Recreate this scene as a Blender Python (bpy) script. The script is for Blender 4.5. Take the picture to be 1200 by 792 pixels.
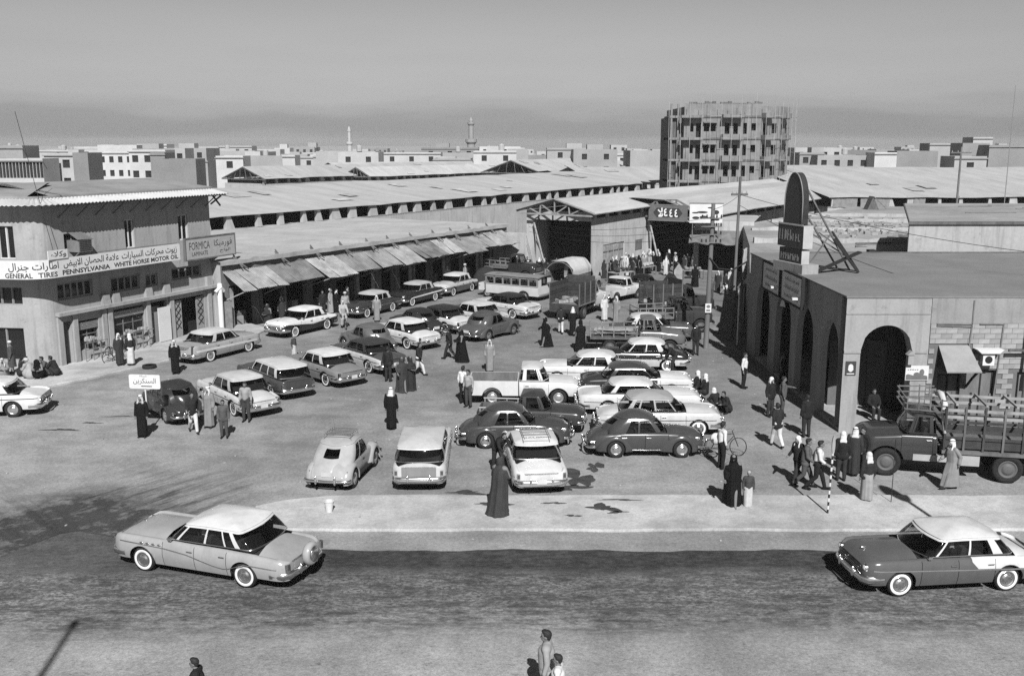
import bpy, bmesh, math, random
from mathutils import Vector, Matrix
PI = math.pi
R = math.radians
random.seed(7)
S = bpy.context.scene
C = S.collection
for o in list(bpy.data.objects):
    bpy.data.objects.remove(o)

# ------------------------------------------------------------------ camera
cam_d = bpy.data.cameras.new('camera')
cam = bpy.data.objects.new('camera', cam_d)
C.objects.link(cam)
cam.location = (0, 0, 11.4)
cam.rotation_euler = (PI/2 - math.atan(226/1150), 0, 0)
cam_d.sensor_width = 36
cam_d.lens = 34.5
cam_d.clip_start = 0.5
cam_d.clip_end = 20000
S.camera = cam

# ------------------------------------------------------------------ sky and sun (black and white photograph: neutral light)
SUN_EL, SUN_AZ = R(41), R(172.5)          # sun stands behind the camera, a little to the right
W = bpy.data.worlds.new('World')
S.world = W
W.use_nodes = True
nt = W.node_tree
nt.nodes.clear()
wout = nt.nodes.new('ShaderNodeOutputWorld')
wbg = nt.nodes.new('ShaderNodeBackground')
sky = nt.nodes.new('ShaderNodeTexSky')
sky.sky_type = 'NISHITA'
sky.sun_disc = False
sky.sun_elevation = SUN_EL
sky.sun_rotation = SUN_AZ
sky.altitude = 0
sky.air_density = 1.0
sky.dust_density = 0.6
sky.ozone_density = 1.0
bw = nt.nodes.new('ShaderNodeRGBToBW')
nt.links.new(sky.outputs[0], bw.inputs[0])
# layer of smoke lying low over the whole horizon, streaked sideways
tc = nt.nodes.new('ShaderNodeTexCoord')
sep = nt.nodes.new('ShaderNodeSeparateXYZ')
nt.links.new(tc.outputs['Generated'], sep.inputs[0])
mp = nt.nodes.new('ShaderNodeMapping')
mp.inputs['Scale'].default_value = (3.2, 3.2, 22)
nt.links.new(tc.outputs['Generated'], mp.inputs[0])
nz = nt.nodes.new('ShaderNodeTexNoise')
nz.inputs['Scale'].default_value = 1.6
nz.inputs['Detail'].default_value = 4
nt.links.new(mp.outputs[0], nz.inputs['Vector'])
ad = nt.nodes.new('ShaderNodeMath'); ad.operation = 'MULTIPLY_ADD'
ad.inputs[1].default_value = 0.05; 
nt.links.new(nz.outputs[0], ad.inputs[0]); 
sb = nt.nodes.new('ShaderNodeMath'); sb.operation = 'SUBTRACT'; sb.inputs[1].default_value = .008; nt.links.new(sep.outputs[2], sb.inputs[0]); nt.links.new(sb.outputs[0], ad.inputs[2])
rp = nt.nodes.new('ShaderNodeValToRGB')
cr = rp.color_ramp
cr.interpolation = 'EASE'
SKY_RAMP = [(0.0, 1.04), (0.018, 1.04), (0.028, .86), (0.040, .88), (0.052, 1.08), (0.064, 1.22), (0.09, 1.32), (0.13, 1.42), (0.20, 1.35), (0.32, 1.05), (0.5, 1.0)]
cr.elements[0].position = SKY_RAMP[0][0]; cr.elements[0].color = (SKY_RAMP[0][1],)*3 + (1,)
cr.elements[1].position = SKY_RAMP[-1][0]; cr.elements[1].color = (SKY_RAMP[-1][1],)*3 + (1,)
for p, v in SKY_RAMP[1:-1]:
    e = cr.elements.new(p); e.color = (v, v, v, 1)
nt.links.new(ad.outputs[0], rp.inputs[0])
ml = nt.nodes.new('ShaderNodeMath'); ml.operation = 'MULTIPLY'
nt.links.new(bw.outputs[0], ml.inputs[0]); nt.links.new(rp.outputs[0], ml.inputs[1])
nt.links.new(ml.outputs[0], wbg.inputs['Color'])
wbg.inputs['Strength'].default_value = 0.0315
nt.links.new(wbg.outputs[0], wout.inputs[0])

sun_d = bpy.data.lights.new('sun', 'SUN')
sun_d.energy = 5.0
sun_d.angle = R(0.5)
sun = bpy.data.objects.new('sun', sun_d)
C.objects.link(sun)
sd = Vector((math.sin(SUN_AZ)*math.cos(SUN_EL), math.cos(SUN_AZ)*math.cos(SUN_EL), math.sin(SUN_EL)))
sun.rotation_euler = sd.to_track_quat('Z', 'Y').to_euler()
S.view_settings.view_transform = 'Standard'
S.view_settings.look = 'None'
S.view_settings.exposure = 0.6
S.view_settings.gamma = 1.0
S.view_settings.use_curve_mapping = False
S.render.engine = 'CYCLES'
S.cycles.use_denoising = False
S.cycles.max_bounces = 6
S.cycles.transparent_max_bounces = 12
S.cycles.caustics_reflective = False
S.cycles.caustics_refractive = False

# ------------------------------------------------------------------ materials
MATS = {}
def mat(name, v, rough=.85, var=.14, scale=2.2, metal=0., bump=0., fine=.06, spec=.25, coat=0., stretch=None, rnd=0., streak=0.):
    """plain procedural surface: base grey with two scales of wear, optional relief"""
    if name in MATS:
        return MATS[name]
    if metal < .5: v *= .78
    m = bpy.data.materials.new(name); m.use_nodes = True
    t = m.node_tree; n = t.nodes; l = t.links
    b = n['Principled BSDF']
    b.inputs['Roughness'].default_value = rough
    b.inputs['Metallic'].default_value = metal
    b.inputs['Specular IOR Level'].default_value = spec
    if coat:
        b.inputs['Coat Weight'].default_value = coat
        b.inputs['Coat Roughness'].default_value = .08
    co = n.new('ShaderNodeTexCoord')
    src = co.outputs['Object']
    if stretch:
        mpn = n.new('ShaderNodeMapping'); mpn.inputs['Scale'].default_value = stretch
        l.new(src, mpn.inputs[0]); src = mpn.outputs[0]
    n1 = n.new('ShaderNodeTexNoise'); n1.inputs['Scale'].default_value = scale; n1.inputs['Detail'].default_value = 6
    n1.inputs['Roughness'].default_value = .62
    n2 = n.new('ShaderNodeTexNoise'); n2.inputs['Scale'].default_value = scale*14; n2.inputs['Detail'].default_value = 3
    l.new(src, n1.inputs['Vector']); l.new(src, n2.inputs['Vector'])
    a = n.new('ShaderNodeMapRange')
    for k, q in ((1, .3), (2, .7), (3, v*(1-var)), (4, v*(1+var))):
        a.inputs[k].default_value = q
    l.new(n1.outputs[0], a.inputs[0])
    c = n.new('ShaderNodeMapRange')
    for k, q in ((1, .3), (2, .7), (3, 1-fine), (4, 1+fine)):
        c.inputs[k].default_value = q
    l.new(n2.outputs[0], c.inputs[0])
    mm = n.new('ShaderNodeMath'); mm.operation = 'MULTIPLY'
    l.new(a.outputs[0], mm.inputs[0]); l.new(c.outputs[0], mm.inputs[1])
    last = mm.outputs[0]
    if streak:
        ms_ = n.new('ShaderNodeMapping'); ms_.inputs['Scale'].default_value = (2.2, 2.2, .22); l.new(co.outputs['Object'], ms_.inputs[0])
        n3 = n.new('ShaderNodeTexNoise'); n3.inputs['Scale'].default_value = 1.3; n3.inputs['Detail'].default_value = 6; n3.inputs['Roughness'].default_value = .65; l.new(ms_.outputs[0], n3.inputs['Vector'])
        n4 = n.new('ShaderNodeTexNoise'); n4.inputs['Scale'].default_value = 1.7; n4.inputs['Detail'].default_value = 7; n4.inputs['Roughness'].default_value = .7; l.new(co.outputs['Object'], n4.inputs['Vector'])
        for nn_, lo_, hi_, am in ((n3, .48, .68, streak), (n4, .58, .66, streak*.8)):
            q = n.new('ShaderNodeMapRange'); q.interpolation_type = 'SMOOTHSTEP'
            for k, z in ((1, lo_), (2, hi_), (3, 1.), (4, 1-am)): q.inputs[k].default_value = z
            l.new(nn_.outputs[0], q.inputs[0]); m3 = n.new('ShaderNodeMath'); m3.operation = 'MULTIPLY'; l.new(last, m3.inputs[0]); l.new(q.outputs[0], m3.inputs[1]); last = m3.outputs[0]
    if rnd:
        oi = n.new('ShaderNodeObjectInfo')
        q = n.new('ShaderNodeMapRange'); q.inputs[3].default_value = 1-rnd; q.inputs[4].default_value = 1+rnd
        l.new(oi.outputs['Random'], q.inputs[0])
        m2 = n.new('ShaderNodeMath'); m2.operation = 'MULTIPLY'
        l.new(last, m2.inputs[0]); l.new(q.outputs[0], m2.inputs[1]); last = m2.outputs[0]
    l.new(last, b.inputs['Base Color'])
    if bump:
        bp = n.new('ShaderNodeBump'); bp.inputs['Strength'].default_value = bump; bp.inputs['Distance'].default_value = .02
        l.new(n2.outputs[0], bp.inputs['Height']); l.new(bp.outputs[0], b.inputs['Normal'])
    MATS[name] = m
    return m

def paint(v):
    v = v*.70 if v < .2 else v
    return mat('paint_%03d' % int(v*1000), v, rough=.20, var=.10, scale=1.6, fine=.04, spec=.5, streak=.10, rnd=.05)
def cloth(v):
    v = v*.6 if v < .16 else v
    return mat('cloth_%03d' % int(v*1000), v, rough=.95, var=.14, scale=5, fine=.05, spec=.1, rnd=.05)
def plaster(name, v, **k):
    return mat(name, v, rough=.95, var=k.get('var', .13), scale=k.get('scale', .9), bump=.25, fine=.06, spec=.1, streak=k.get('streak', .22))

def glass_mat(name, tint, refl):
    m = bpy.data.materials.new(name); m.use_nodes = True
    t = m.node_tree; n = t.nodes; l = t.links; n.clear()
    out = n.new('ShaderNodeOutputMaterial'); mix = n.new('ShaderNodeMixShader')
    tr = n.new('ShaderNodeBsdfTransparent'); tr.inputs[0].default_value = (tint, tint, tint, 1)
    gl = n.new('ShaderNodeBsdfGlossy'); gl.inputs['Roughness'].default_value = .03
    gl.inputs[0].default_value = (.9, .9, .9, 1)
    fr = n.new('ShaderNodeFresnel'); fr.inputs[0].default_value = 1.5
    mu = n.new('ShaderNodeMath'); mu.operation = 'MULTIPLY'; mu.inputs[1].default_value = refl
    l.new(fr.outputs[0], mu.inputs[0]); l.new(mu.outputs[0], mix.inputs[0])
    l.new(tr.outputs[0], mix.inputs[1]); l.new(gl.outputs[0], mix.inputs[2]); l.new(mix.outputs[0], out.inputs[0])
    MATS[name] = m
    return m
GLASS = glass_mat('car_glass', .60, 1.2)
CHROME = mat('chrome', .80, rough=.2, var=.06, metal=1., fine=.03)
RUBBER = mat('rubber', .018, rough=.85, var=.3, scale=9)
WHITEWALL = mat('whitewall', .72, rough=.6, var=.06)
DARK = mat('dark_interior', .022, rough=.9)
SEAT = mat('seat_cloth', .06, rough=.9)
STEEL = mat('steel', .30, rough=.4, metal=.6)
LENS = mat('lamp_lens', .62, rough=.12, spec=.6)
TAIL = mat('tail_lens', .07, rough=.15, spec=.6)
WOOD = mat('weathered_wood', .13, rough=.9, var=.35, scale=2.5, stretch=(1, 1, .3), rnd=.2)
WOODL = mat('pale_wood', .30, rough=.9, var=.3, scale=2.5, rnd=.15)
PANE = mat('window_pane', .012, rough=.08, var=.1, spec=.5)

# ------------------------------------------------------------------ mesh builder
class MB:
    def __init__(s):
        s.v = []; s.f = []; s.m = []
    def quad(s, a, b, c, d, m=0):
        i = len(s.v); s.v += [tuple(a), tuple(b), tuple(c), tuple(d)]; s.f.append((i, i+1, i+2, i+3)); s.m.append(m)
    def tri(s, a, b, c, m=0):
        i = len(s.v); s.v += [tuple(a), tuple(b), tuple(c)]; s.f.append((i, i+1, i+2)); s.m.append(m)
    def box(s, x0, x1, y0, y1, z0, z1, m=0):
        i = len(s.v)
        s.v += [(x0,y0,z0),(x1,y0,z0),(x1,y1,z0),(x0,y1,z0),(x0,y0,z1),(x1,y0,z1),(x1,y1,z1),(x0,y1,z1)]
        for q in ((3,2,1,0),(4,5,6,7),(0,1,5,4),(1,2,6,5),(2,3,7,6),(3,0,4,7)):
            s.f.append(tuple(i+k for k in q)); s.m.append(m)
        return s
    def cbox(s, c, size, m=0, rot=None):
        i = len(s.v); c = Vector(c)
        for dz in (-.5, .5):
            for dx, dy in ((-.5,-.5),(.5,-.5),(.5,.5),(-.5,.5)):
                p = Vector((dx*size[0], dy*size[1], dz*size[2]))
                if rot is not None: p = rot @ p
                s.v.append(tuple(c+p))
        for q in ((3,2,1,0),(4,5,6,7),(0,1,5,4),(1,2,6,5),(2,3,7,6),(3,0,4,7)):
            s.f.append(tuple(i+k for k in q)); s.m.append(m)
        return s
    def beam(s, a, b, w, h=None, m=0):
        """square bar from a to b"""
        a = Vector(a); b = Vector(b); h = h or w
        d = (b-a); L = d.length
        if L < 1e-6: return s
        d /= L
        up = Vector((0,0,1)) if abs(d.z) < .95 else Vector((1,0,0))
        x = d.cross(up).normalized(); y = x.cross(d)
        i = len(s.v)
        for p in (a, b):
            for sx, sy in ((-.5,-.5),(.5,-.5),(.5,.5),(-.5,.5)):
                s.v.append(tuple(p + x*(sx*w) + y*(sy*h)))
        for q in ((0,1,2,3),(7,6,5,4),(0,4,5,1),(1,5,6,2),(2,6,7,3),(3,7,4,0)):
            s.f.append(tuple(i+k for k in q)); s.m.append(m)
        return s
    def tube(s, pts, r, n=8, m=0, cap=True):
        pts = [Vector(p) for p in pts]
        rs = r if isinstance(r, (list, tuple)) else [r]*len(pts)
        i0 = len(s.v); prev = None
        for k, p in enumerate(pts):
            d = (pts[min(k+1, len(pts)-1)] - pts[max(k-1, 0)]).normalized()
            if prev is None:
                up = Vector((0,0,1)) if abs(d.z) < .9 else Vector((1,0,0))
                x = d.cross(up).normalized()
            else:
                x = (prev - d*prev.dot(d)).normalized()
            prev = x; y = d.cross(x)
            for j in range(n):
                a = 2*PI*j/n
                s.v.append(tuple(p + (x*math.cos(a) + y*math.sin(a))*rs[k]))
        for k in range(len(pts)-1):
            for j in range(n):
                a = i0+k*n+j; b = i0+k*n+(j+1) % n
                s.f.append((a, b, b+n, a+n)); s.m.append(m)
        if cap:
            s.f.append(tuple(i0+j for j in reversed(range(n)))); s.m.append(m)
            e = i0+(len(pts)-1)*n
            s.f.append(tuple(e+j for j in range(n))); s.m.append(m)
        return s
    def lathe(s, prof, n=20, axis='z', c=(0,0,0), m=0, close=True):
        """prof: (radius, height) list"""
        i0 = len(s.v); c = Vector(c)
        for r, h in prof:
            for j in range(n):
                a = 2*PI*j/n
                p = (r*math.cos(a), r*math.sin(a), h)
                if axis == 'y': p = (p[0], -p[2], p[1])
                elif axis == 'x': p = (p[2], p[0], p[1])
                s.v.append((c.x+p[0], c.y+p[1], c.z+p[2]))
        for k in range(len(prof)-1):
            for j in range(n):
                a = i0+k*n+j; b = i0+k*n+(j+1) % n
                s.f.append((a, b, b+n, a+n)); s.m.append(m)
        if close:
            if prof[0][0] > 1e-5: s.f.append(tuple(i0+j for j in reversed(range(n)))); s.m.append(m)
            if prof[-1][0] > 1e-5:
                e = i0+(len(prof)-1)*n
                s.f.append(tuple(e+j for j in range(n))); s.m.append(m)
        return s
    def grid(s, P, m=0, wrap=False):
        """P[i][j] points"""
        i0 = len(s.v); nj = len(P[0])
        for row in P:
            for p in row: s.v.append(tuple(p))
        for i in range(len(P)-1):
            for j in range(nj if wrap else nj-1):
                a = i0+i*nj+j; b = i0+i*nj+(j+1) % nj
                s.f.append((a, b, b+nj, a+nj)); s.m.append(m)
        return s
    def poly(s, pts, m=0):
        i = len(s.v); s.v += [tuple(p) for p in pts]; s.f.append(tuple(range(i, i+len(pts)))); s.m.append(m)
        return s
    def prism(s, pts2, y0, y1, m=0, plane='xz'):
        """extrude polygon given in xz (along y) or xy (along z)"""
        i = len(s.v); n = len(pts2)
        for y in (y0, y1):
            for a, b in pts2:
                s.v.append((a, y, b) if plane == 'xz' else (a, b, y))
        s.f.append(tuple(i+k for k in range(n))); s.m.append(m)
        s.f.append(tuple(i+n+k for k in reversed(range(n)))); s.m.append(m)
        for k in range(n):
            k2 = (k+1) % n
            s.f.append((i+k2, i+k, i+n+k, i+n+k2)); s.m.append(m)
        return s
    def ell(s, c, r, n=10, k=7, m=0):
        i0 = len(s.v)
        P = []
        for a in range(k+1):
            th = PI*a/k
            P.append([(c[0]+r[0]*math.sin(th)*math.cos(2*PI*j/n), c[1]+r[1]*math.sin(th)*math.sin(2*PI*j/n), c[2]-r[2]*math.cos(th)) for j in range(n)])
        return s.grid(P, m, wrap=True)
    def mesh(s, name, mats, smooth=False, weld=True):
        me = bpy.data.meshes.new(name)
        me.from_pydata(s.v, [], s.f)
        for mt in (mats if isinstance(mats, (list, tuple)) else [mats]):
            me.materials.append(mt)
        me.polygons.foreach_set('material_index', s.m)
        if smooth: me.polygons.foreach_set('use_smooth', [True]*len(s.f))
        if weld or smooth:
            bm = bmesh.new(); bm.from_mesh(me)
            bmesh.ops.remove_doubles(bm, verts=bm.verts, dist=1e-4)
            bmesh.ops.recalc_face_normals(bm, faces=bm.faces)
            bm.to_mesh(me); bm.free()
        if smooth is not False and smooth is not True:
            me.set_sharp_from_angle(angle=R(smooth))
        me.update()
        return me
    def build(s, name, mats, parent=None, smooth=False, loc=None, rotz=0):
        o = bpy.data.objects.new(name, s.mesh(name, mats, smooth))
        C.objects.link(o)
        if parent: o.parent = parent
        if loc: o.location = loc
        if rotz: o.rotation_euler.z = rotz
        return o

def tag(o, label=None, cat=None, group=None, kind=None):
    if label: o['label'] = label
    if cat: o['category'] = cat
    if group: o['group'] = group
    if kind: o['kind'] = kind
    return o
def thing(name, label, cat, loc=(0,0,0), rotz=0, group=None):
    o = bpy.data.objects.new(name, None); C.objects.link(o)
    o.empty_display_size = .3
    o.location = loc; o.rotation_euler = (0, 0, rotz)
    return tag(o, label, cat, group)
def inst(name, me, parent=None, loc=(0,0,0), rot=(0,0,0), scale=None, m=None):
    o = bpy.data.objects.new(name, me); C.objects.link(o)
    if parent: o.parent = parent
    o.location = loc; o.rotation_euler = rot
    if scale: o.scale = scale
    if m is not None:
        for k, mt in enumerate(m if isinstance(m, (list, tuple)) else [m]):
            o.material_slots[k].link = 'OBJECT'; o.material_slots[k].material = mt
    return o
def struct(o):
    o['kind'] = 'structure'; return o

# Arabic lettering: contextual letter shapes set right to left
_AR = {'ا':(0xFE8D,2),'ب':(0xFE8F,4),'ة':(0xFE93,2),'ت':(0xFE95,4),'ث':(0xFE99,4),'ج':(0xFE9D,4),'ح':(0xFEA1,4),'خ':(0xFEA5,4),'د':(0xFEA9,2),'ذ':(0xFEAB,2),'ر':(0xFEAD,2),'ز':(0xFEAF,2),'س':(0xFEB1,4),'ش':(0xFEB5,4),'ص':(0xFEB9,4),'ض':(0xFEBD,4),'ط':(0xFEC1,4),'ظ':(0xFEC5,4),'ع':(0xFEC9,4),'غ':(0xFECD,4),'ف':(0xFED1,4),'ق':(0xFED5,4),'ك':(0xFED9,4),'ل':(0xFEDD,4),'م':(0xFEE1,4),'ن':(0xFEE5,4),'ه':(0xFEE9,4),'و':(0xFEED,2),'ى':(0xFEEF,2),'ي':(0xFEF1,4),'ء':(0xFE80,1),'§':(0xFEFB,2)}
def arabic(t):
    t = t.replace('لا', '§'); out = []
    for i, ch in enumerate(t):
        if ch not in _AR: out.append(ch); continue
        b, k = _AR[ch]
        pj = i > 0 and t[i-1] in _AR and _AR[t[i-1]][1] == 4
        nj = k == 4 and i+1 < len(t) and t[i+1] in _AR and _AR[t[i+1]][1] >= 2
        out.append(chr(b + (3 if pj and nj else 2 if nj else 1 if pj and k > 1 else 0)))
    return ''.join(reversed(out))
def lettering(parent, body, cx, cz, w, h, y, m, name='lettering', bold=0., x_axis=None, rot=None, loc=None):
    """flat text in the local xz plane facing -y, fitted to w by h round (cx, cz)"""
    cu = bpy.data.curves.new('t', 'FONT'); cu.body = body; cu.offset = bold; cu.resolution_u = 2
    o = bpy.data.objects.new('t', cu); C.objects.link(o)
    dg = bpy.context.evaluated_depsgraph_get()
    me = bpy.data.meshes.new_from_object(o.evaluated_get(dg))
    bpy.data.objects.remove(o)
    xs = [v.co.x for v in me.vertices]; ys = [v.co.y for v in me.vertices]
    if not xs: return None
    x0, x1, y0, y1 = min(xs), max(xs), min(ys), max(ys)
    for v in me.vertices:
        a = (v.co.x-x0)/(x1-x0)-.5; b = (v.co.y-y0)/(y1-y0)-.5
        v.co = (cx+a*w, y, cz+b*h)
    me.materials.clear(); me.materials.append(m)
    q = bpy.data.objects.new(name, me); C.objects.link(q); q.parent = parent
    return q

# ================================================================== GROUND
def node_kit(m):
    t = m.node_tree; n = t.nodes; l = t.links
    def val(x, sock):
        if isinstance(x, (int, float)): sock.default_value = x
        else: l.new(x, sock)
    def M(op, a, b=0., c=0., clamp=False):
        q = n.new('ShaderNodeMath'); q.operation = op; q.use_clamp = clamp
        val(a, q.inputs[0]); val(b, q.inputs[1]); val(c, q.inputs[2]); return q.outputs[0]
    def RG(x, a, b, c=0., d=1., smooth=True):
        q = n.new('ShaderNodeMapRange'); q.interpolation_type = 'SMOOTHSTEP' if smooth else 'LINEAR'
        val(x, q.inputs[0])
        for k, z in ((1, a), (2, b), (3, c), (4, d)): q.inputs[k].default_value = z
        return q.outputs[0]
    def NZ(vec, sc, det=5, ro=.6):
        q = n.new('ShaderNodeTexNoise'); q.inputs['Scale'].default_value = sc; q.inputs['Detail'].default_value = det; q.inputs['Roughness'].default_value = ro
        l.new(vec, q.inputs['Vector']); return q.outputs[0]
    def MAP(vec, rotz=0, scale=(1,1,1), loc=(0,0,0)):
        q = n.new('ShaderNodeMapping'); q.inputs['Rotation'].default_value = (0,0,rotz); q.inputs['Scale'].default_value = scale; q.inputs['Location'].default_value = loc
        l.new(vec, q.inputs[0]); return q.outputs[0]
    return t, n, l, M, RG, NZ, MAP

def earth_mat(name, base, tracks=False, road=False, sp_=1.):
    m = bpy.data.materials.new(name); m.use_nodes = True
    t, n, l, M, RG, NZ, MAP = node_kit(m)
    b = n['Principled BSDF']; b.inputs['Roughness'].default_value = .95; b.inputs['Specular IOR Level'].default_value = .12
    pos = n.new('ShaderNodeTexCoord').outputs['Object']
    big = RG(NZ(pos, .09, 5, .6), .38, .62, .84, 1.12)
    mid = RG(NZ(pos, .7, 7, .7), .35, .65, .82, 1.12)
    fin = RG(NZ(pos, 9, 4, .7), .25, .75, 1-.22*sp_, 1+.20*sp_)
    grit = RG(NZ(pos, 30, 2), .3, .7, 1-.16*sp_, 1+.16*sp_)
    wear = RG(NZ(MAP(pos, 0, (.12, .5, 1)), 1.0, 5, .6), .52, .68, 1.0, .86)
    col = M('MULTIPLY', M('MULTIPLY', M('MULTIPLY', M('MULTIPLY', big, mid), fin), grit), wear)
    col = M('MULTIPLY', col, base*.78)
    sp = n.new('ShaderNodeSeparateXYZ'); l.new(pos, sp.inputs[0])
    if tracks:
        # tyre marks where vehicles swing round from the road into the market
        rot = MAP(pos, R(-62), (1,1,1))
        s2 = n.new('ShaderNodeSeparateXYZ')
        vr = n.new('ShaderNodeVectorRotate'); vr.rotation_type = 'Z_AXIS'
        l.new(pos, vr.inputs['Vector']); vr.inputs['Center'].default_value = (-13.3, 28.6, 0); vr.inputs['Angle'].default_value = R(-58)
        sub = n.new('ShaderNodeVectorMath'); sub.operation = 'SUBTRACT'; l.new(vr.outputs[0], sub.inputs[0]); sub.inputs[1].default_value = (-13.3, 28.6, 0)
        l.new(sub.outputs[0], s2.inputs[0])
        ax, ay = s2.outputs[0], s2.outputs[1]
        ayc = M('ADD', ay, M('MULTIPLY', M('MULTIPLY', ax, ax), .012))
        lane = RG(M('ABSOLUTE', ayc), 1.2, 4.0, 1, 0)
        along = M('MULTIPLY', RG(ax, -4.5, -1.5), RG(ax, 1.5, 7.5, 1, .0))
        cmb = n.new('ShaderNodeCombineXYZ'); l.new(M('MULTIPLY', ax, .22), cmb.inputs[0]); l.new(M('MULTIPLY', ayc, 1.7), cmb.inputs[1])
        st = RG(NZ(cmb.outputs[0], 1.0, 7, .72), .34, .72)
        core = RG(ax, 0, 4.5, 1, 0)
        msk = M('MULTIPLY', M('MULTIPLY', lane, along), M('MAXIMUM', st, M('MULTIPLY', core, RG(NZ(pos, 1.5, 6, .7), .35, .6, .45, 1.))))
        col = M('MULTIPLY', col, RG(M('MULTIPLY', msk, 1.5), 0, 1, 1, .2, False))
        # second sweep coming in from the left edge
        vr2 = n.new('ShaderNodeVectorRotate'); vr2.rotation_type = 'Z_AXIS'
        l.new(pos, vr2.inputs['Vector']); vr2.inputs['Center'].default_value = (-14.5, 28.4, 0); vr2.inputs['Angle'].default_value = R(-136)
        sb2 = n.new('ShaderNodeVectorMath'); sb2.operation = 'SUBTRACT'; l.new(vr2.outputs[0], sb2.inputs[0]); sb2.inputs[1].default_value = (-14.5, 28.4, 0)
        s3 = n.new('ShaderNodeSeparateXYZ'); l.new(sb2.outputs[0], s3.inputs[0])
        bx, by = s3.outputs[0], s3.outputs[1]
        lane2 = RG(M('ABSOLUTE', by), .3, 1.7, 1, 0)
        along2 = M('MULTIPLY', RG(bx, -3, -.5), RG(bx, 2.0, 7.5, 1, 0))
        cmb2 = n.new('ShaderNodeCombineXYZ'); l.new(M('MULTIPLY', bx, .25), cmb2.inputs[0]); l.new(M('MULTIPLY', by, 2.2), cmb2.inputs[1])
        st2 = RG(NZ(cmb2.outputs[0], 1.0, 7, .72), .42, .66)
        col = M('MULTIPLY', col, RG(M('MULTIPLY', M('MULTIPLY', lane2, along2), st2), 0, 1, 1, .62, False))
        # ground trodden and oiled where vehicles stand all day
        x_, y_ = sp.outputs[0], sp.outputs[1]
        wob_ = M('MULTIPLY', M('SUBTRACT', NZ(MAP(pos, 0, (.12, .12, 1)), 1.0, 4), .5), 14)
        zone = M('MULTIPLY', RG(M('ADD', y_, wob_), 36, 47), RG(M('ADD', x_, wob_), -20, -8))
        col = M('MULTIPLY', col, RG(zone, 0, 1, 1, .74, False))
        # soft oily lanes between the parked rows
        ol = RG(NZ(MAP(pos, 0, (.22, .35, 1)), .8, 5, .62), .54, .70)
        col = M('MULTIPLY', col, RG(ol, 0, 1, 1, .84, False))
    if road:
        x, y = sp.outputs[0], sp.outputs[1]
        wob = M('MULTIPLY', M('SUBTRACT', NZ(MAP(pos, 0, (.12, .12, 1)), 1.0, 3), .5), 1.6)
        yy = M('ADD', y, wob)
        streak = NZ(MAP(pos, 0, (.45, 2.4, 1)), 1.2, 8, .72)
        blot = NZ(MAP(pos, 0, (1.3, 2.6, 1)), 1.9, 8, .78)
        speck = NZ(MAP(pos, 0, (1.2, 2.2, 1)), 5.5, 5, .75)
        dark = M('MULTIPLY', RG(yy, 24.0, 25.4), RG(x, -18, -6, .75, 1))
        mott = M('MULTIPLY', RG(yy, 20.8, 22.4), RG(M('ADD', M('MULTIPLY', streak, .45), M('MULTIPLY', blot, .55)), .38, .58))
        low = M('MULTIPLY', RG(M('ADD', M('MULTIPLY', speck, .6), M('MULTIPLY', blot, .4)), .53, .64), .55)
        a = M('MAXIMUM', M('MAXIMUM', M('MULTIPLY', dark, RG(blot, .30, .62, .80, 1.0)), M('MULTIPLY', mott, .86)), low)
        a = M('MAXIMUM', a, M('MULTIPLY', RG(yy, 20.5, 23.5), RG(speck, .42, .58, .1, .85)))
        col = M('MULTIPLY', col, RG(a, 0, 1, 1, .125, False))
    l.new(col, b.inputs['Base Color'])
    bp = n.new('ShaderNodeBump'); bp.inputs['Strength'].default_value = .35; bp.inputs['Distance'].default_value = .03
    l.new(NZ(pos, 14, 4, .7), bp.inputs['Height']); l.new(bp.outputs[0], b.inputs['Normal'])
    MATS[name] = m
    return m

EARTH = earth_mat('dusty_earth', .285, tracks=True)
ROADM = earth_mat('oiled_road', .31, road=True)
PAVE = earth_mat('trodden_pavement', .45, sp_=.55)
EARTH2 = earth_mat('pale_dust', .38)
mb = MB(); mb.quad((-7000,-300,0),(7000,-300,0),(7000,9000,0),(-7000,9000,0))
struct(mb.build('ground', EARTH))

# road in the foreground: wavy upper edge where the oiled surface gives way to dust
def wav(x, s): return .10*math.sin(x*.9+s)+.07*math.sin(x*2.3+s*2)+.05*math.sin(x*5.1+s)
mb = MB(); xs = [-60+.5*i for i in range(241)]
def road_edge(x):
    e = 26.45 + wav(x, 1)*.6 - .004*x
    if x < -9.5: e += min(1.5, (-9.5-x)*.38)
    if x < -13.2: e -= min(2.4, (-13.2-x)*1.6)
    return e
mb.grid([[(x, -40, .004) for x in xs], [(x, road_edge(x), .004) for x in xs]])
struct(mb.build('front_road', ROADM))

# raised pavement between road and market
def slab(name, pts, z, m, bev=.03):
    mb = MB(); n = len(pts)
    cx = sum(p[0] for p in pts)/n; cy = sum(p[1] for p in pts)/n
    top = []
    for p in pts:
        d = Vector((cx-p[0], cy-p[1])).normalized()*bev
        top.append((p[0]+d.x, p[1]+d.y, z))
    mb.poly(top)
    for i in range(n):
        j = (i+1) % n
        mb.quad((pts[i][0], pts[i][1], z-bev), (pts[j][0], pts[j][1], z-bev), top[j], top[i])
        mb.quad((pts[i][0], pts[i][1], 0), (pts[j][0], pts[j][1], 0), (pts[j][0], pts[j][1], z-bev), (pts[i][0], pts[i][1], z-bev))
    return struct(mb.build(name, m))
edge = []
for i in range(61):
    x = -7.0+i; edge.append((x, 27.86+wav(x, 2)*.35))
back = [(x, 30.75+wav(x, 4)*.3) for x in [54-i for i in range(61)]]
tip = [(-7.3, 30.35), (-7.75, 30.1), (-8.25, 29.75), (-8.2, 29.45), (-8.6, 29.1), (-8.35, 28.75), (-8.5, 28.45), (-7.9, 28.25), (-7.5, 27.95)]
pavement = slab('pavement', edge+back+tip, .09, PAVE, .07)
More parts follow.
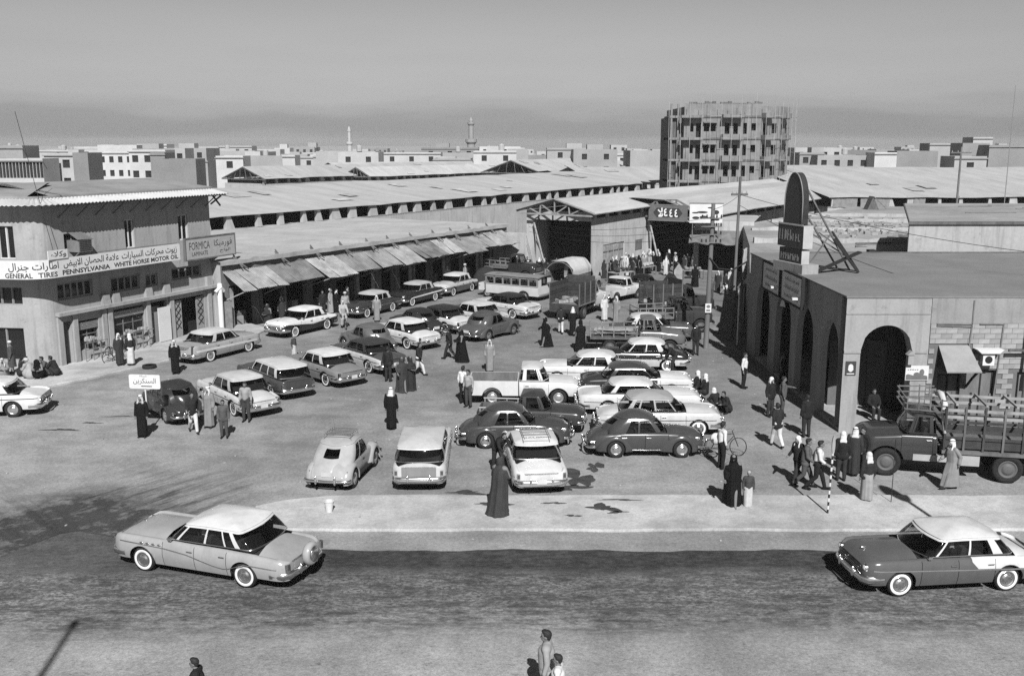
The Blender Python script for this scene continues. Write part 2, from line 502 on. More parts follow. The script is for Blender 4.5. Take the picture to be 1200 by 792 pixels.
slab('shop_pavement', [(-60, 41.0), (-26.5, 44.0), (-22.3, 45.5), (-20.6, 47.8), (-18.4, 51.4), (-15.6, 58.6), (-15.3, 60.6), (-16.8, 62.3), (-18.5, 61.2), (-23.5, 50.0), (-27, 53), (-60, 60)], .12, PAVE)

# oil and water marks beside the parked saloon
STAIN = mat('oil_stain', .055, rough=.6, var=.35, scale=3)
def stain(cx, cy, rx, ry, z, seed, par):
    rnd = random.Random(seed); mb = MB(); n = 28
    ph = [rnd.uniform(0, 6.28) for _ in range(4)]
    pts = []
    for i in range(n):
        a = 2*PI*i/n
        k = 1+.30*math.sin(2*a+ph[0])+.28*math.sin(3*a+ph[1])+.22*math.sin(5*a+ph[2])+.16*math.sin(8*a+ph[3])
        pts.append((cx+rx*k*math.cos(a), cy+ry*k*math.sin(a), z))
    mb.poly(pts); o = mb.build('oil_stain', STAIN, par); return o
for k, q in enumerate([(2.3,32.7,.5,.75,.004),(3.0,33.9,.28,.45,.004),(1.9,31.7,.55,.3,.004),(-1.5,31.2,.55,.2,.004)]):
    stain(*q, 30+k, None)['kind'] = 'structure'
for k, q in enumerate([(1.35,30.0,.30,.09,.094),(2.9,29.6,.42,.3,.094),(3.3,29.2,.3,.08,.094),(1.9,28.9,.22,.08,.094),(3.5,30.3,.55,.07,.094),(-.6,29.9,.5,.13,.094)]):
    stain(*q, 60+k, pavement)
# drip trail at the left
for k, (x, y, rx, ry) in enumerate([(-18.4,38.6,.55,.16),(-17.6,39.6,.35,.1),(-16.8,40.6,.5,.09),(-15.8,41.7,.6,.06)]):
    stain(x, y, rx, ry, .004, 80+k, None)['kind'] = 'structure'

# ================================================================== building kit (facade lies in local xz, front faces -y)
def wallgrid(mb, O, ex, Wd, z0, z1, ops=(), depth=.25, m=0, mr=None):
    O = Vector((O[0], O[1], 0)); ex = Vector((ex[0], ex[1], 0)).normalized()
    inn = -ex.cross(Vector((0, 0, 1)))
    mr = m if mr is None else mr
    xs = sorted({0., Wd} | {q for o in ops for q in o[:2]}); zs = sorted({z0, z1} | {q for o in ops for q in o[2:4]})
    P = lambda x, z, d=0.: tuple(O + ex*x + inn*d + Vector((0, 0, z)))
    for a, b in zip(xs, xs[1:]):
        for c, d in zip(zs, zs[1:]):
            mx, mz = (a+b)/2, (c+d)/2
            if any(o[0] < mx < o[1] and o[2] < mz < o[3] for o in ops): continue
            mb.quad(P(a, c), P(b, c), P(b, d), P(a, d), m)
    for a, b, c, d in [o[:4] for o in ops]:
        mb.quad(P(a, c, 0), P(a, d, 0), P(a, d, depth), P(a, c, depth), mr)
        mb.quad(P(b, c, 0), P(b, c, depth), P(b, d, depth), P(b, d, 0), mr)
        mb.quad(P(a, d, 0), P(b, d, 0), P(b, d, depth), P(a, d, depth), mr)
        mb.quad(P(a, c, 0), P(a, c, depth), P(b, c, depth), P(b, c, 0), mr)
def window(par, x0, x1, z0, z1, y=.16, nx=2, nz=1, fm=None, t=.06, pm=None, back=True):
    """framed window with one pane object for each light"""
    fm = fm or WOODL; mb = MB()
    mb.box(x0, x0+t, y-.04, y+.03, z0, z1); mb.box(x1-t, x1, y-.04, y+.03, z0, z1)
    mb.box(x0+t, x1-t, y-.04, y+.03, z0, z0+t); mb.box(x0+t, x1-t, y-.04, y+.03, z1-t, z1)
    dx = (x1-x0-2*t)/nx; dz = (z1-z0-2*t)/nz
    for i in range(1, nx): mb.box(x0+t+dx*i-t/2, x0+t+dx*i+t/2, y-.035, y+.025, z0+t, z1-t)
    for i in range(1, nz): mb.box(x0+t, x1-t, y-.03, y+.02, z0+t+dz*i-t/2, z0+t+dz*i+t/2)
    w = mb.build('window', fm, par)
    for i in range(nx):
        for j in range(nz):
            p = MB(); p.quad((x0+t+dx*i, y, z0+t+dz*j), (x0+t+dx*(i+1), y, z0+t+dz*j), (x0+t+dx*(i+1), y, z0+t+dz*(j+1)), (x0+t+dx*i, y, z0+t+dz*(j+1)))
            p.build('pane', pm or PANE, w)
    return w
def corr_sheet(mb, a, b, c, d, n, amp=.025, m=0, thick=.015):
    """corrugated sheet a-b along the low edge, d-c along the high edge, ridges run from low to high"""
    a, b, c, d = map(Vector, (a, b, c, d))
    nn = (b-a).cross(d-a).normalized()
    lo = []; hi = []
    for i in range(n+1):
        t = i/n; o = nn*amp*(1 if i % 2 else -1)
        lo.append(a.lerp(b, t)+o); hi.append(d.lerp(c, t)+o)
    mb.grid([lo, hi], m)
    mb.grid([[p-nn*thick for p in hi], [p-nn*thick for p in lo]], m)
    mb.grid([[p-nn*thick for p in lo], lo], m)

# ================================================================== TYRE SHOP on the left
PL_A = plaster('shop_plaster', .36, scale=.5, var=.10)
PL_A2 = plaster('shop_plaster_dark', .27, scale=.7)
ROOFSHEET = mat('galvanised_roof', .50, rough=.6, var=.12, scale=1.2, metal=0., stretch=(1, .3, 1))
SIGNW = mat('sign_white', .62, rough=.7, var=.06, scale=1.5)
INK = mat('sign_ink', .025, rough=.7)
MUD_A = mat('mud_roof_grey', .27, rough=.97, var=.2, scale=.5, bump=.4, fine=.09, spec=.08)
tyre_shop = thing('tyre_shop', 'two-storey plastered corner building with long white tyre and motor oil sign band', 'building', (-23.5, 49.93, 0), R(65.3))
LA, HA = 11.75, 8.7
TH = R(72)
RC = 1.0
arc = [(RC*math.cos(-PI/2-TH*i/8), RC+RC*math.sin(-PI/2-TH*i/8)) for i in range(9)]
ld = Vector((-math.cos(TH), math.sin(TH), 0)); le = Vector(arc[-1]+(0,)); LL = 12.
lend = le+ld*LL
ops_up = [(2.0+2.95, 5.62, 5.75, 7.35), (9.05, 9.85, 5.85, 7.35), (.85, 2.0, 6.05, 6.9)]
ops_mz = [(.15, 2.45, 3.5, 4.4), (3.68, 5.78, 3.42, 4.28), (6.2, 7.15, 3.42, 4.15), (8.25, 10.75, 3.55, 4.28)]
ops_gf = [(.25, .85, .02, 2.35), (1.25, 2.65, .65, 2.25), (3.72, 5.98, .7, 2.5), (6.3, 7.75, .02, 2.5), (8.25, 10.85, .02, 2.4)]
mb = MB()
wallgrid(mb, (0, 0), (1, 0), LA, 0, HA, ops_up+ops_mz+ops_gf, .28)
for p, q in zip(arc, arc[1:]):
    mb.quad((q[0], q[1], 0), (p[0], p[1], 0), (p[0], p[1], HA), (q[0], q[1], HA))
ops_l = [(LL-1.45, LL-.55, 5.75, 7.4), (LL-3.9, LL-2.9, 5.75, 7.3), (LL-7.5, LL-6.5, 5.75, 7.3), (LL-3.6, LL-.5, .5, 2.2), (LL-7.6, LL-4.3, .5, 2.2), (LL-3.4, LL-.4, 3.4, 4.3), (LL-7.3, LL-4.3, 3.4, 4.3)]
wallgrid(mb, (lend.x, lend.y), tuple(-ld)[:2], LL, 0, HA, ops_l, .28)
mb.quad((LA, 0, 0), (LA, 11, 0), (LA, 11, HA), (LA, 0, HA))
mb.quad((LA, 11, 0), (lend.x, lend.y, 0), (lend.x, lend.y, HA), (LA, 11, HA))
mb.build('wall', PL_A, tyre_shop)
# dark rooms behind the openings
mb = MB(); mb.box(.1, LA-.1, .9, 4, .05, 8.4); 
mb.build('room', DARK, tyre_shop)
# eaves and roof
mb = MB()
foot = [(LA+.7, 0, 0, -1)] + [(LA*(1-i/10), 0, 0, -1) for i in range(1, 11)]
foot += [(p[0], p[1], math.cos(-PI/2-TH*i/8), math.sin(-PI/2-TH*i/8)) for i, p in enumerate(arc)][1:]
no = (-math.sin(TH), -math.cos(TH))
foot += [(le.x+ld.x*t, le.y+ld.y*t, no[0], no[1]) for t in (2, 4, 6, 8, 10, 12)]
dense = []
for a, b in zip(foot, foot[1:]):
    L_ = math.dist(a[:2], b[:2]); k = max(2, int(L_/.11)//2*2)
    for i in range(k):
        dense.append(tuple(a[j]+(b[j]-a[j])*i/k for j in range(4)))
eave, inn_ = [], []
for i, (x, y, nx, ny) in enumerate(dense):
    rz = .03*(1 if i % 2 else -1)
    eave.append((x+nx*1.0, y+ny*1.0, 8.50+rz)); inn_.append((x-nx*5.2 if x > 1 else 2.2-nx*2.0+(x-1)*.35, max(3.6, y-ny*5.2), 9.55+rz))
strip = [(e[0]+(i_[0]-e[0])*.20, e[1]+(i_[1]-e[1])*.20, e[2]+(i_[2]-e[2])*.22) for e, i_ in zip(eave, inn_)]
mb.grid([eave, strip]); mb.grid([[(p[0], p[1], p[2]-.03) for p in strip], [(p[0], p[1], p[2]-.03) for p in eave]]); mb.grid([[(p[0], p[1], p[2]-.03) for p in eave], eave])
back = [(p[0]+.5, p[1]+7, 8.8) for p in inn_]
rf = mb.build('eave_sheet', ROOFSHEET, tyre_shop)
mb = MB(); st2_ = [(p[0], p[1], 8.74) for p in strip]; mb.grid([[(p[0], p[1], 8.6) for p in strip], [(p[0], p[1], 8.86) for p in strip], [(p[0], p[1], 9.35) for p in inn_], back]); mb.build('roof', MUD_A, tyre_shop, smooth=40)
for i in range(10):
    x = .6+i*1.2
    MB().beam((x, -.02, 7.75), (x+.12, -.85, 8.42), .05).build('eave_bracket', WOOD, tyre_shop)
mb = MB(); mb.beam((-.2, -.85, 8.42), (LA+.6, -.85, 8.42), .07); mb.build('eave_beam', WOOD, tyre_shop)
mb = MB(); mb.beam((LA+.45, -.6, 8.35), (LA+.75, .5, 7.8), .08); mb.beam((LA+.45, -.5, 7.75), (LA+.75, .4, 8.4), .08); mb.build('gable_cross', WOOD, tyre_shop)
# windows
for x0, x1, z0, z1 in ops_up[:2]: window(tyre_shop, x0, x1, z0, z1, .14, 2, 1, SIGNW, .07)
window(tyre_shop, *ops_up[2], .14, 2, 1, WOODL)
for (x0, x1, z0, z1), n in zip(ops_mz, (5, 4, 2, 4)): window(tyre_shop, x0, x1, z0, z1, .12, n, 1, PL_A2, .11)
window(tyre_shop, *ops_gf[1], .2, 2, 2, WOOD, .06)
window(tyre_shop, *ops_gf[2], .2, 3, 2, WOOD, .06)
wl = thing('x', 'x', 'x'); bpy.data.objects.remove(wl)
def wframe_left(x0, x1, z0, z1, nx, fm):
    e = MB(); 
    ex = -ld; inn = -ex.cross(Vector((0, 0, 1)))
    def P(x, d, z): q = lend+ex*x+inn*d; return (q.x, q.y, z)
    e.quad(P(x0, .2, z0), P(x1, .2, z0), P(x1, .2, z1), P(x0, .2, z1))
    w = e.build('window', PANE, tyre_shop)
    f = MB()
    for i in range(nx+1):
        x = x0+(x1-x0)*i/nx
        f.beam(P(x, .15, z0), P(x, .15, z1), .08)
    f.beam(P(x0, .15, z1), P(x1, .15, z1), .08); f.beam(P(x0, .15, z0), P(x1, .15, z0), .08)
    f.build('frame', fm, w)
for k, o in enumerate(ops_l): wframe_left(*o, (2, 2, 2, 3, 3, 5, 5)[k], SIGNW if k < 3 else PL_A2)
# shop doors, leaf by leaf
MB().box(.3, .82, .22, .27, .03, 2.3).build('door', WOOD, tyre_shop)
door = MB().box(8.3, 8.9, .02, .07, .03, 2.3).build('door_leaf', WOODL, tyre_shop)
lat = MB()
for k in range(4):
    lat.beam((8.4, .0, .6+k*.4), (8.8, .0, 1.0+k*.4), .03); lat.beam((8.8, .0, .6+k*.4), (8.4, .0, 1.0+k*.4), .03)
lat.build('lattice', DARK, door)
door = MB().box(10.15, 10.8, .02, .07, .03, 2.3).build('door_leaf', WOODL, tyre_shop)
lat = MB()
for k in range(4):
    lat.beam((10.25, .0, .6+k*.4), (10.7, .0, 1.0+k*.4), .03); lat.beam((10.7, .0, .6+k*.4), (10.25, .0, 1.0+k*.4), .03)
lat.build('lattice', DARK, door)
# pilasters and ledge
for x in (-.05, .9, 2.85, 3.25, 6.05, 7.9, 11.1):
    MB().box(x, x+.3, -.12, -.002, 0, 2.72).build('pilaster', PL_A, tyre_shop)
MB().box(-.1, LA+.05, -.32, -.003, 2.72, 2.9).build('ledge', PL_A, tyre_shop)
for x in (2.9, 3.6, 6.0, 7.4, 11.0): MB().prism([(x, 2.9), (x+.55, 2.9), (x+.45, 3.45), (x, 3.45)], -.2, -.003).build('ledge_block', PL_A, tyre_shop)
# rolled shutters and rails
for x0, x1, z0, z1 in ((1.3, 2.6, 1.75, 2.15), (3.78, 5.92, 2.0, 2.35)):
    mb = MB(); n = 5
    for k in range(n): mb.box(x0, x1, .05, .12, z0+(z1-z0)*k/n, z0+(z1-z0)*(k+.85)/n)
    mb.build('roller_shutter', STEEL, tyre_shop)
for x0, x1 in ((1.2, 2.7), (3.7, 6.05)):
    mb = MB()
    for z in (.75, 1.1): mb.beam((x0, -.5, z), (x1, -.5, z), .035)
    x = x0
    while x <= x1+.01:
        mb.beam((x, -.5, .1), (x, -.5, 1.12), .035); x += .5
    mb.build('display_rail', STEEL, tyre_shop)
# goods in the display windows
mb = MB(); rr = random.Random(4)
for k in range(26):
    x = rr.choice([rr.uniform(1.4, 2.5), rr.uniform(3.9, 5.8)]); mb.cbox((x, -.3+rr.uniform(-.1, .1), 1.2+rr.uniform(-.08, .12)), (rr.uniform(.06, .22), .1, rr.uniform(.06, .25)))
mb.build('display_goods', WOODL, tyre_shop)
MB().box(6.75, 7.7, -.25, -.2, .15, 2.15).build('notice_board', SIGNW, tyre_shop)
MB().box(6.35, 7.3, .2, .25, .05, 2.2).build('door', PL_A2, tyre_shop)
# window cooler box with its awning
cool = thing('window_cooler', 'boxy metal air cooler under a bent sheet hood on upper wall of tyre shop', 'air cooler', (-23.5, 49.93, 0), R(65.3))
MB().box(1.1, 1.95, -.75, .1, 5.95, 6.55).build('cooler_box', STEEL, cool)
mb = MB(); mb.quad((1.0, -.8, 6.62), (2.05, -.8, 6.58), (1.95, 0, 6.95), (1.1, 0, 6.98)); mb.quad((1.0, -.8, 6.60), (1.1, 0, 6.96), (1.95, 0, 6.93), (2.05, -.8, 6.56)); mb.build('hood', STEEL, cool)
mb = MB()
for k in range(6): mb.box(1.15, 1.9, -.77, -.752, 6.0+k*.09, 6.05+k*.09)
mb.build('louvre', DARK, cool)
mb = MB(); mb.beam((1.15, -.7, 5.95), (1.15, -.03, 5.45), .04); mb.beam((1.9, -.7, 5.95), (1.9, -.03, 5.45), .04); mb.build('bracket', STEEL, cool)
# balcony rail pipes above the sign
mb = MB(); mb.tube([(2.6, -.42, 5.82), (8.4, -.42, 5.78)], .025, 6); mb.build('pipe', STEEL, tyre_shop)
# sign band, bending round the corner
_c, _s = math.cos(R(65.3)), math.sin(R(65.3))
BAND_AT = (-23.5+_c*-.6+_s*.65, 49.93+_s*-.6-_c*.65, .10)
band = thing('tyre_sign_band', 'long white painted sign band with Arabic lettering, GENERAL TIRES and WHITE HORSE MOTOR OIL', 'sign', BAND_AT, R(65.3))
mb = MB(); bp_ = []
def off(x, y, nx, ny, d): return (x+nx*d, y+ny*d)
fl = [(8.5, 0, 0, -1), (0, 0, 0, -1)] + [(p[0], p[1], math.cos(-PI/2-TH*i/8), math.sin(-PI/2-TH*i/8)) for i, p in enumerate(arc)][1:] + [(le.x+ld.x*t, le.y+ld.y*t, no[0], no[1]) for t in (3, 8)]
fo = [off(*q, .45) for q in fl]; fi = [off(*q, .35) for q in fl]
mb.grid([[(x, y, 4.78) for x, y in fo], [(x, y, 5.70) for x, y in fo]]); mb.grid([[(x, y, 5.70) for x, y in fo], [(x, y, 5.70) for x, y in fi]])
mb.grid([[(x, y, 4.78) for x, y in fi], [(x, y, 4.78) for x, y in fo]]); mb.grid([[(x, y, 5.70) for x, y in fi], [(x, y, 4.78) for x, y in fi]])
mb.quad((8.5, -.45, 4.78), (8.5, -.35, 4.78), (8.5, -.35, 5.7), (8.5, -.45, 5.7))
mb.build('board', SIGNW, band)
mb = MB(); cp = [(8.0, -.02), (8.0, -.98), (-.6, -.98)]+[(-.6+(RC+.33)*math.cos(-PI/2-TH*i/8), RC-.65+(RC+.33)*math.sin(-PI/2-TH*i/8)) for i in range(1, 9)]
e_ = Vector((cp[-1][0], cp[-1][1], 0))+ld*8; cp += [(e_.x, e_.y), (e_.x+1.2, e_.y+.4), (le.x+.15, le.y+.2), (.2, .2)]
mb.prism(cp, 4.90, 5.02, plane='xy'); mb.build('balcony_slab', PL_A2, tyre_shop)
lettering(band, 'PENNSYLVANIA', 1.78, 4.985, 3.05, .25, -.455, INK, bold=.03)
lettering(band, 'WHITE HORSE MOTOR OIL', 5.95, 5.0, 4.75, .25, -.455, INK, bold=.03)
lettering(band, arabic('علامة الحصان الابيض'), 2.15, 5.40, 3.6, .46, -.455, INK, bold=.012)
lettering(band, arabic('زيوت محركات السيارات'), 6.2, 5.40, 4.1, .46, -.455, INK, bold=.012)
def wrap_text(body, s0, w, h, cz, bold):
    """letters that run on round the corner; s0 is the distance from the straight front"""
    q = lettering(band, body, 0, cz, w, h, 0, INK, bold=bold)
    ra = RC+.456; al = ra*TH; nn = Vector((no[0], no[1], 0)); base = le+nn*.456
    for v in q.data.vertices:
        s = s0-v.co.x
        if s <= 0: p = (-s, -.456)
        elif s <= al: p = (ra*math.cos(-PI/2-s/ra), RC+ra*math.sin(-PI/2-s/ra))
        else: z_ = base+ld*(s-al); p = (z_.x, z_.y)
        v.co = (p[0], p[1], v.co.z)
wrap_text('TIRES', .52, .95, .25, 4.965, .02); wrap_text('GENERAL', 1.95, 1.4, .25, 4.955, .02); wrap_text('BATTERIES', 4.5, 2.2, .25, 4.955, .02)
wrap_text(arabic('اطارات جنرال'), 1.2, 2.5, .46, 5.36, .012); wrap_text(arabic('بطاريات'), 4.2, 2.0, .46, 5.36, .012)
agents = thing('agents_sign', 'small white board with one Arabic word standing on top of the sign band', 'sign', BAND_AT, R(65.3))
MB().box(-.55, .62, -.5, -.44, 5.705, 6.15).build('board', SIGNW, agents)
lettering(agents, arabic('وكلاء'), .05, 5.93, .95, .34, -.506, INK, bold=.015)
form = thing('formica_sign', 'framed grey FORMICA board in English and Arabic at end of the sign band', 'sign', (-23.5, 49.93, 0), R(65.3))
SIGNG = mat('sign_grey', .36, rough=.8, var=.12, scale=2.5)
MB().box(8.78, 13.05, -.72, -.62, 4.74, 5.95).build('board', SIGNG, form)
mb = MB()
for a in ((8.7, 13.13, 4.66, 4.74), (8.7, 13.13, 5.95, 6.02)): mb.box(a[0], a[1], -.75, -.6, a[2], a[3])
for a in (8.7, 13.05): mb.box(a, a+.08, -.75, -.6, 4.74, 5.95)
mb.build('frame', WOOD, form)
lettering(form, 'FORMICA', 9.95, 5.50, 1.75, .46, -.726, INK, bold=.0)
lettering(form, 'LAMINATE', 9.95, 5.03, 1.35, .24, -.726, INK, bold=.0)
lettering(form, arabic('فورميكا'), 12.0, 5.5, 1.6, .5, -.726, INK)
lettering(form, arabic('الواح'), 12.15, 5.03, .95, .26, -.726, INK)

# ================================================================== SHOP ROW with tin awnings
PL_B = plaster('mud_plaster', .40, scale=.6)
MUD = mat('mud_roof', .40, rough=.97, var=.16, scale=.35, bump=.4, fine=.09, spec=.08)
row = thing('shop_row', 'long low row of open-fronted market shops with flat mud roof', 'building', (-18.0, 60.22, 0), R(59))
rr = random.Random(12)
LR = 34.
ops = []
x = .6
while x < LR-2.2:
    w = rr.uniform(2.0, 2.5); ops.append((x, x+w, .02, 2.75)); x += w+rr.uniform(.18, .3)
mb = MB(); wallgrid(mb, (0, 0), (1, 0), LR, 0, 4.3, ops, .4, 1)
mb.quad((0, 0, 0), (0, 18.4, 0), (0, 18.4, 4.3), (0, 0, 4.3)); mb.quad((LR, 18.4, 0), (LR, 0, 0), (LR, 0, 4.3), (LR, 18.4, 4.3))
mb.build('wall', [PL_B, plaster('shade_toned_shopfront', .17, scale=1.5, var=.3)], row)  # front plaster is a darker copy: shade under the awnings put into its colour
# uneven mud roof
mb = MB(); P = []
for i in range(60):
    xx = -.2+(LR+.4)*i/59
    P.append([(xx, yy+(rr.uniform(-.12, .08) if j == 0 else 0), 4.33+rr.uniform(-.05, .06)+(.05 if j == 0 else 0)) for j, yy in enumerate([-.25+18.8*k/15 for k in range(16)])])
mb.grid(P); mb.grid([[p[0] for p in P], [(p[0][0], p[0][1]+.03, 4.1) for p in P]])
mb.build('roof', MUD, row, smooth=40)
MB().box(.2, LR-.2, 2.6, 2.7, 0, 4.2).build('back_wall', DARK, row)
for (a, b, c, d) in ops:
    # partition between neighbouring shops and door leaves folded open
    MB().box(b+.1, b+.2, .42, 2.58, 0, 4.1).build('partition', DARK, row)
    for q in (a+.05, b-.45):
        if rr.random() < .75: MB().box(q, q+.4, .1, .16, .03, 2.6).build('shutter_leaf', WOOD if rr.random() < .7 else WOODL, row)
    for q in range(rr.randint(1, 3)):
        xx = rr.uniform(a+.2, b-.6); MB().box(xx, xx+rr.uniform(.3, .7), .7+q*.1, 1.3+q*.1, 0, rr.uniform(.4, 1.1)).build('goods_stack', WOOD if q else WOODL, row)
AWN = [mat('awning_tin_%d' % k, v, rough=.85, var=.4, scale=1.1, bump=.2, fine=.12) for k, v in enumerate((.27, .15, .31, .19, .23))]
x = .1; k = 0
aw_words = ['nearest the tyre shop', 'second from the tyre shop', 'third from the tyre shop', 'fourth from the tyre shop', 'fifth from the tyre shop', 'sixth from the tyre shop', 'seventh from the tyre shop', 'eighth from the tyre shop', 'ninth from the tyre shop', 'tenth from the tyre shop', 'nearest the market hall', '', '']
widths = [3.7, 3.6, 2.9, 3.2, 2.4, 2.6, 3.4, 2.3, 2.9, 2.6, 3.2]
for k, w in enumerate(widths):
    t = thing('tin_awning', 'sloping %s tin awning over the shop row, %s' % (['pale', 'rusty grey', 'light', 'dark grey', 'grey'][k % 5], aw_words[k]), 'awning', (-18.0, 60.22, 0), R(59), 'tin awnings of the shop row')
    zt = 3.8+rr.uniform(-.1, .15); zl = 2.68+rr.uniform(-.09, .09)+(.015*k); yo = -2.05+rr.uniform(-.35, .25)
    mb = MB(); nsh = max(2, int(w/.85))
    for s in range(nsh):
        a = x+w*s/nsh; b = x+w*(s+1)/nsh+.04; dz = .012*(s % 2)+rr.uniform(-.02, .02)
        corr_sheet(mb, (a, yo+rr.uniform(-.16, .16), zl+dz+rr.uniform(-.06, .06)), (b, yo+rr.uniform(-.16, .16), zl+dz+rr.uniform(-.06, .06)), (b, -.1, zt+dz), (a, -.1, zt+dz), 12, .014)
    mb.build('sheet', AWN[k % 5], t)
    for px in (x+.15, x+w-.2):
        MB().beam((px, -.02, zl-.75), (px, yo+.15, zl-.03), .06).build('strut', WOODL, t)
    mb = MB(); mb.beam((x, yo+.12, zl-.03), (x+w, yo+.12, zl-.03), .05); mb.build('edge_batten', WOOD, t)
    mb = MB(); xx = x+w*.35
    mb.beam((xx, -.5, 3.85), (xx+.05, .35, 4.62), .07); mb.beam((xx+.35, -.65, 3.75), (xx-.1, .25, 4.5), .07); mb.build('roof_pole', WOOD, t)
    x += w+.01
# white drainpipe corner with box next to the tyre shop
mb = MB(); mb.tube([(-.6, -.5, .1), (-.6, -.5, 2.7), (-.4, -.3, 3.0)], .16, 10); mb.tube([(-.95, -.5, 2.6), (-.55, -.55, 2.9), (-.3, -.5, 2.6)], .12, 8)
o = mb.build('drain_pipe', SIGNW, None, smooth=40, loc=(-18.0, 60.22, 0), rotz=R(59)); tag(o, 'fat white downpipe between tyre shop and first awning', 'pipe')
mb = MB(); mb.box(-.35, .45, -.35, -.3, .05, 1.9); o = mb.build('plank_door', WOODL, row)

# ================================================================== LONG SHEDS
SHEETS = [mat('shed_roof_%d' % k, v, rough=.9, var=.16, scale=.5, fine=.08, stretch=(1, .2, 1), bump=.15) for k, v in enumerate((.40, .37, .43))]
def shed(label, loc, rot, x0, x1, yr, yb, ze, zr, zs, m, gable=True, openings=True, seed=1, oh=.7, zb=0, canvas=(), grp='long market sheds', oph=1.0):
    t = thing('market_shed', label, 'shed', loc, rot, grp)
    rr = random.Random(seed)
    n = max(6, int((x1-x0)/3)); mb = MB(); A = []; B = []; D = []
    for i in range(n+1):
        x = x0+(x1-x0)*i/n; w = rr.uniform(-.07, .07)
        A.append((x, -oh, ze-.12+w)); B.append((x, yr, zr+rr.uniform(-.05, .05))); D.append((x, yb+oh, ze-.1))
    mid = [(a[0], (a[1]+b[1])/2, (a[2]+b[2])/2+rr.uniform(-.05, .05)) for a, b in zip(A, B)]
    mb.grid([A, mid, B, D]); mb.grid([[(p[0], p[1], p[2]-.05) for p in D], [(p[0], p[1], p[2]-.05) for p in B], [(p[0], p[1], p[2]-.05) for p in A], A])
    mb.build('roof', m, t)
    PT = [mat('roof_patch_%d' % i_, v_, rough=.9, var=.3, scale=1.) for i_, v_ in enumerate((.34, .37, .44))]
    for k_ in range(int((x1-x0)/7)):
        xx = rr.uniform(x0+1, x1-3); f0 = rr.uniform(.05, .75); w_ = rr.uniform(.8, 2.6); hgt = rr.uniform(.05, .22)
        def rp(xq, fq): return (xq, -oh+(yr+oh)*fq, ze-.12+(zr-ze+.12)*fq+.09)
        pm_ = MB(); pm_.quad(rp(xx, f0), rp(xx+w_, f0), rp(xx+w_+rr.uniform(-.2, .2), f0+hgt), rp(xx+rr.uniform(-.2, .2), f0+hgt)); pm_.build('roof_patch', rr.choice(PT), t)
    zc = ze-oph if openings else ze
    mb = MB(); mb.quad((x0, 0, zb), (x1, 0, zb), (x1, 0, zc), (x0, 0, zc)); mb.box(x0, x1, 0, .3, zc-.15, zc)
    for xx, sgn in ((x0, 1), (x1, -1)):
        q = [(xx, 0, zb), (xx, yb, zb), (xx, yb, zc), (xx, 0, zc)]
        mb.poly(q if sgn < 0 else q[::-1])
    mb.build('wall', PL_B, t)
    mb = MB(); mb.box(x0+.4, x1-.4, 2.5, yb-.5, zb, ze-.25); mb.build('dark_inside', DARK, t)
    if openings:
        x = x0+.4
        while x < x1-1:
            w = rr.choice((.35, .4, .5, .9)); p = MB()
            p.prism([(x, zc), (x+w+rr.uniform(.0, .5), zc), (x+w, ze-.08), (x+rr.uniform(0, .1), ze-.08)], -.02, .35)
            p.build('stub_pillar', PL_B, t)
            x += w+rr.uniform(1.6, 3.4)
        for (a, b) in canvas:
            p = MB(); g_ = []
            for i in range(13):
                xx = a+(b-a)*i/12; g_.append([(xx, -.06-.05*math.sin(i*1.3+z*2), zc-.1+(ze-zc)*z/3+(.06*math.sin(i*.6) if z == 0 else 0)) for z in range(4)])
            p.grid(g_); p.build('canvas_screen', mat('grey_canvas', .22, rough=.95, var=.2), t, smooth=True)
    if gable:
        p = MB(); p.beam((x0, -oh, ze-.2), (x0, yr, zr-.1), .16); p.beam((x0, yr, zr-.1), (x0, yb+oh, ze-.2), .16); p.beam((x0, -oh, ze-.25), (x0, yb+oh, ze-.25), .18)
        for k in range(6):
            a = yb*(k+.5)/6; h = zr-(zr-ze)*abs(a-yr)/max(yr, .1)
            p.beam((x0, a, ze-.2), (x0, yr+(a-yr)*.75, h-.15), .1)
        p.build('truss', WOOD, t)
    return t
shed('long pale-roofed shed with open clerestory directly behind the shop row', (-25.1, 81.9, 0), R(58.7), -14, 94, 13.8, 27, 5.6, 7.1, 0, SHEETS[0], gable=False, seed=3, oh=.25, oph=1.25)
shed('shed with open timber truss gable behind the tyre shop roof', (-46.3, 184, 0), R(59), 0, 150, 4.9, 9.8, 5.35, 7.4, 0, SHEETS[1], seed=5)
shed('far shed with shallow dark gable left of the minaret', (-32, 200, 0), R(52), 4, 120, 3.5, 7, 5.2, 6.9, 0, SHEETS[2], seed=6)
shed('far shed with wide shallow gable in the middle distance', (6.0, 222, 0), R(64), 0, 70, 7, 14, 5.4, 8.0, 0, SHEETS[0], seed=8)
shed('low flat-roofed shed right of the wide shallow gable', (9.5, 214, 0), R(64), 0, 60, 2, 9, 5.2, 6.0, 0, SHEETS[1], seed=9, gable=False, openings=False)
shed('distant pale shed below the left skyline', (-40, 235, 0), R(32), 0, 130, 9, 18, 5.2, 7.2, 0, SHEETS[2], seed=10, gable=False)
shed('pale shed roof running behind the scaffolded block', (14, 178, 0), R(20), 0, 60, 10, 20, 5.3, 7.3, 0, SHEETS[1], seed=17, gable=False)
shed('wide pale shed roof across the right middle distance', (38.5, 120.5, 0), R(2), 0, 130, 34, 60, 5.3, 8.0, 0, SHEETS[0], seed=11, gable=False, canvas=((.6, 3.6), (4.0, 7.6), (10.5, 12)), oph=1.3, oh=.3)

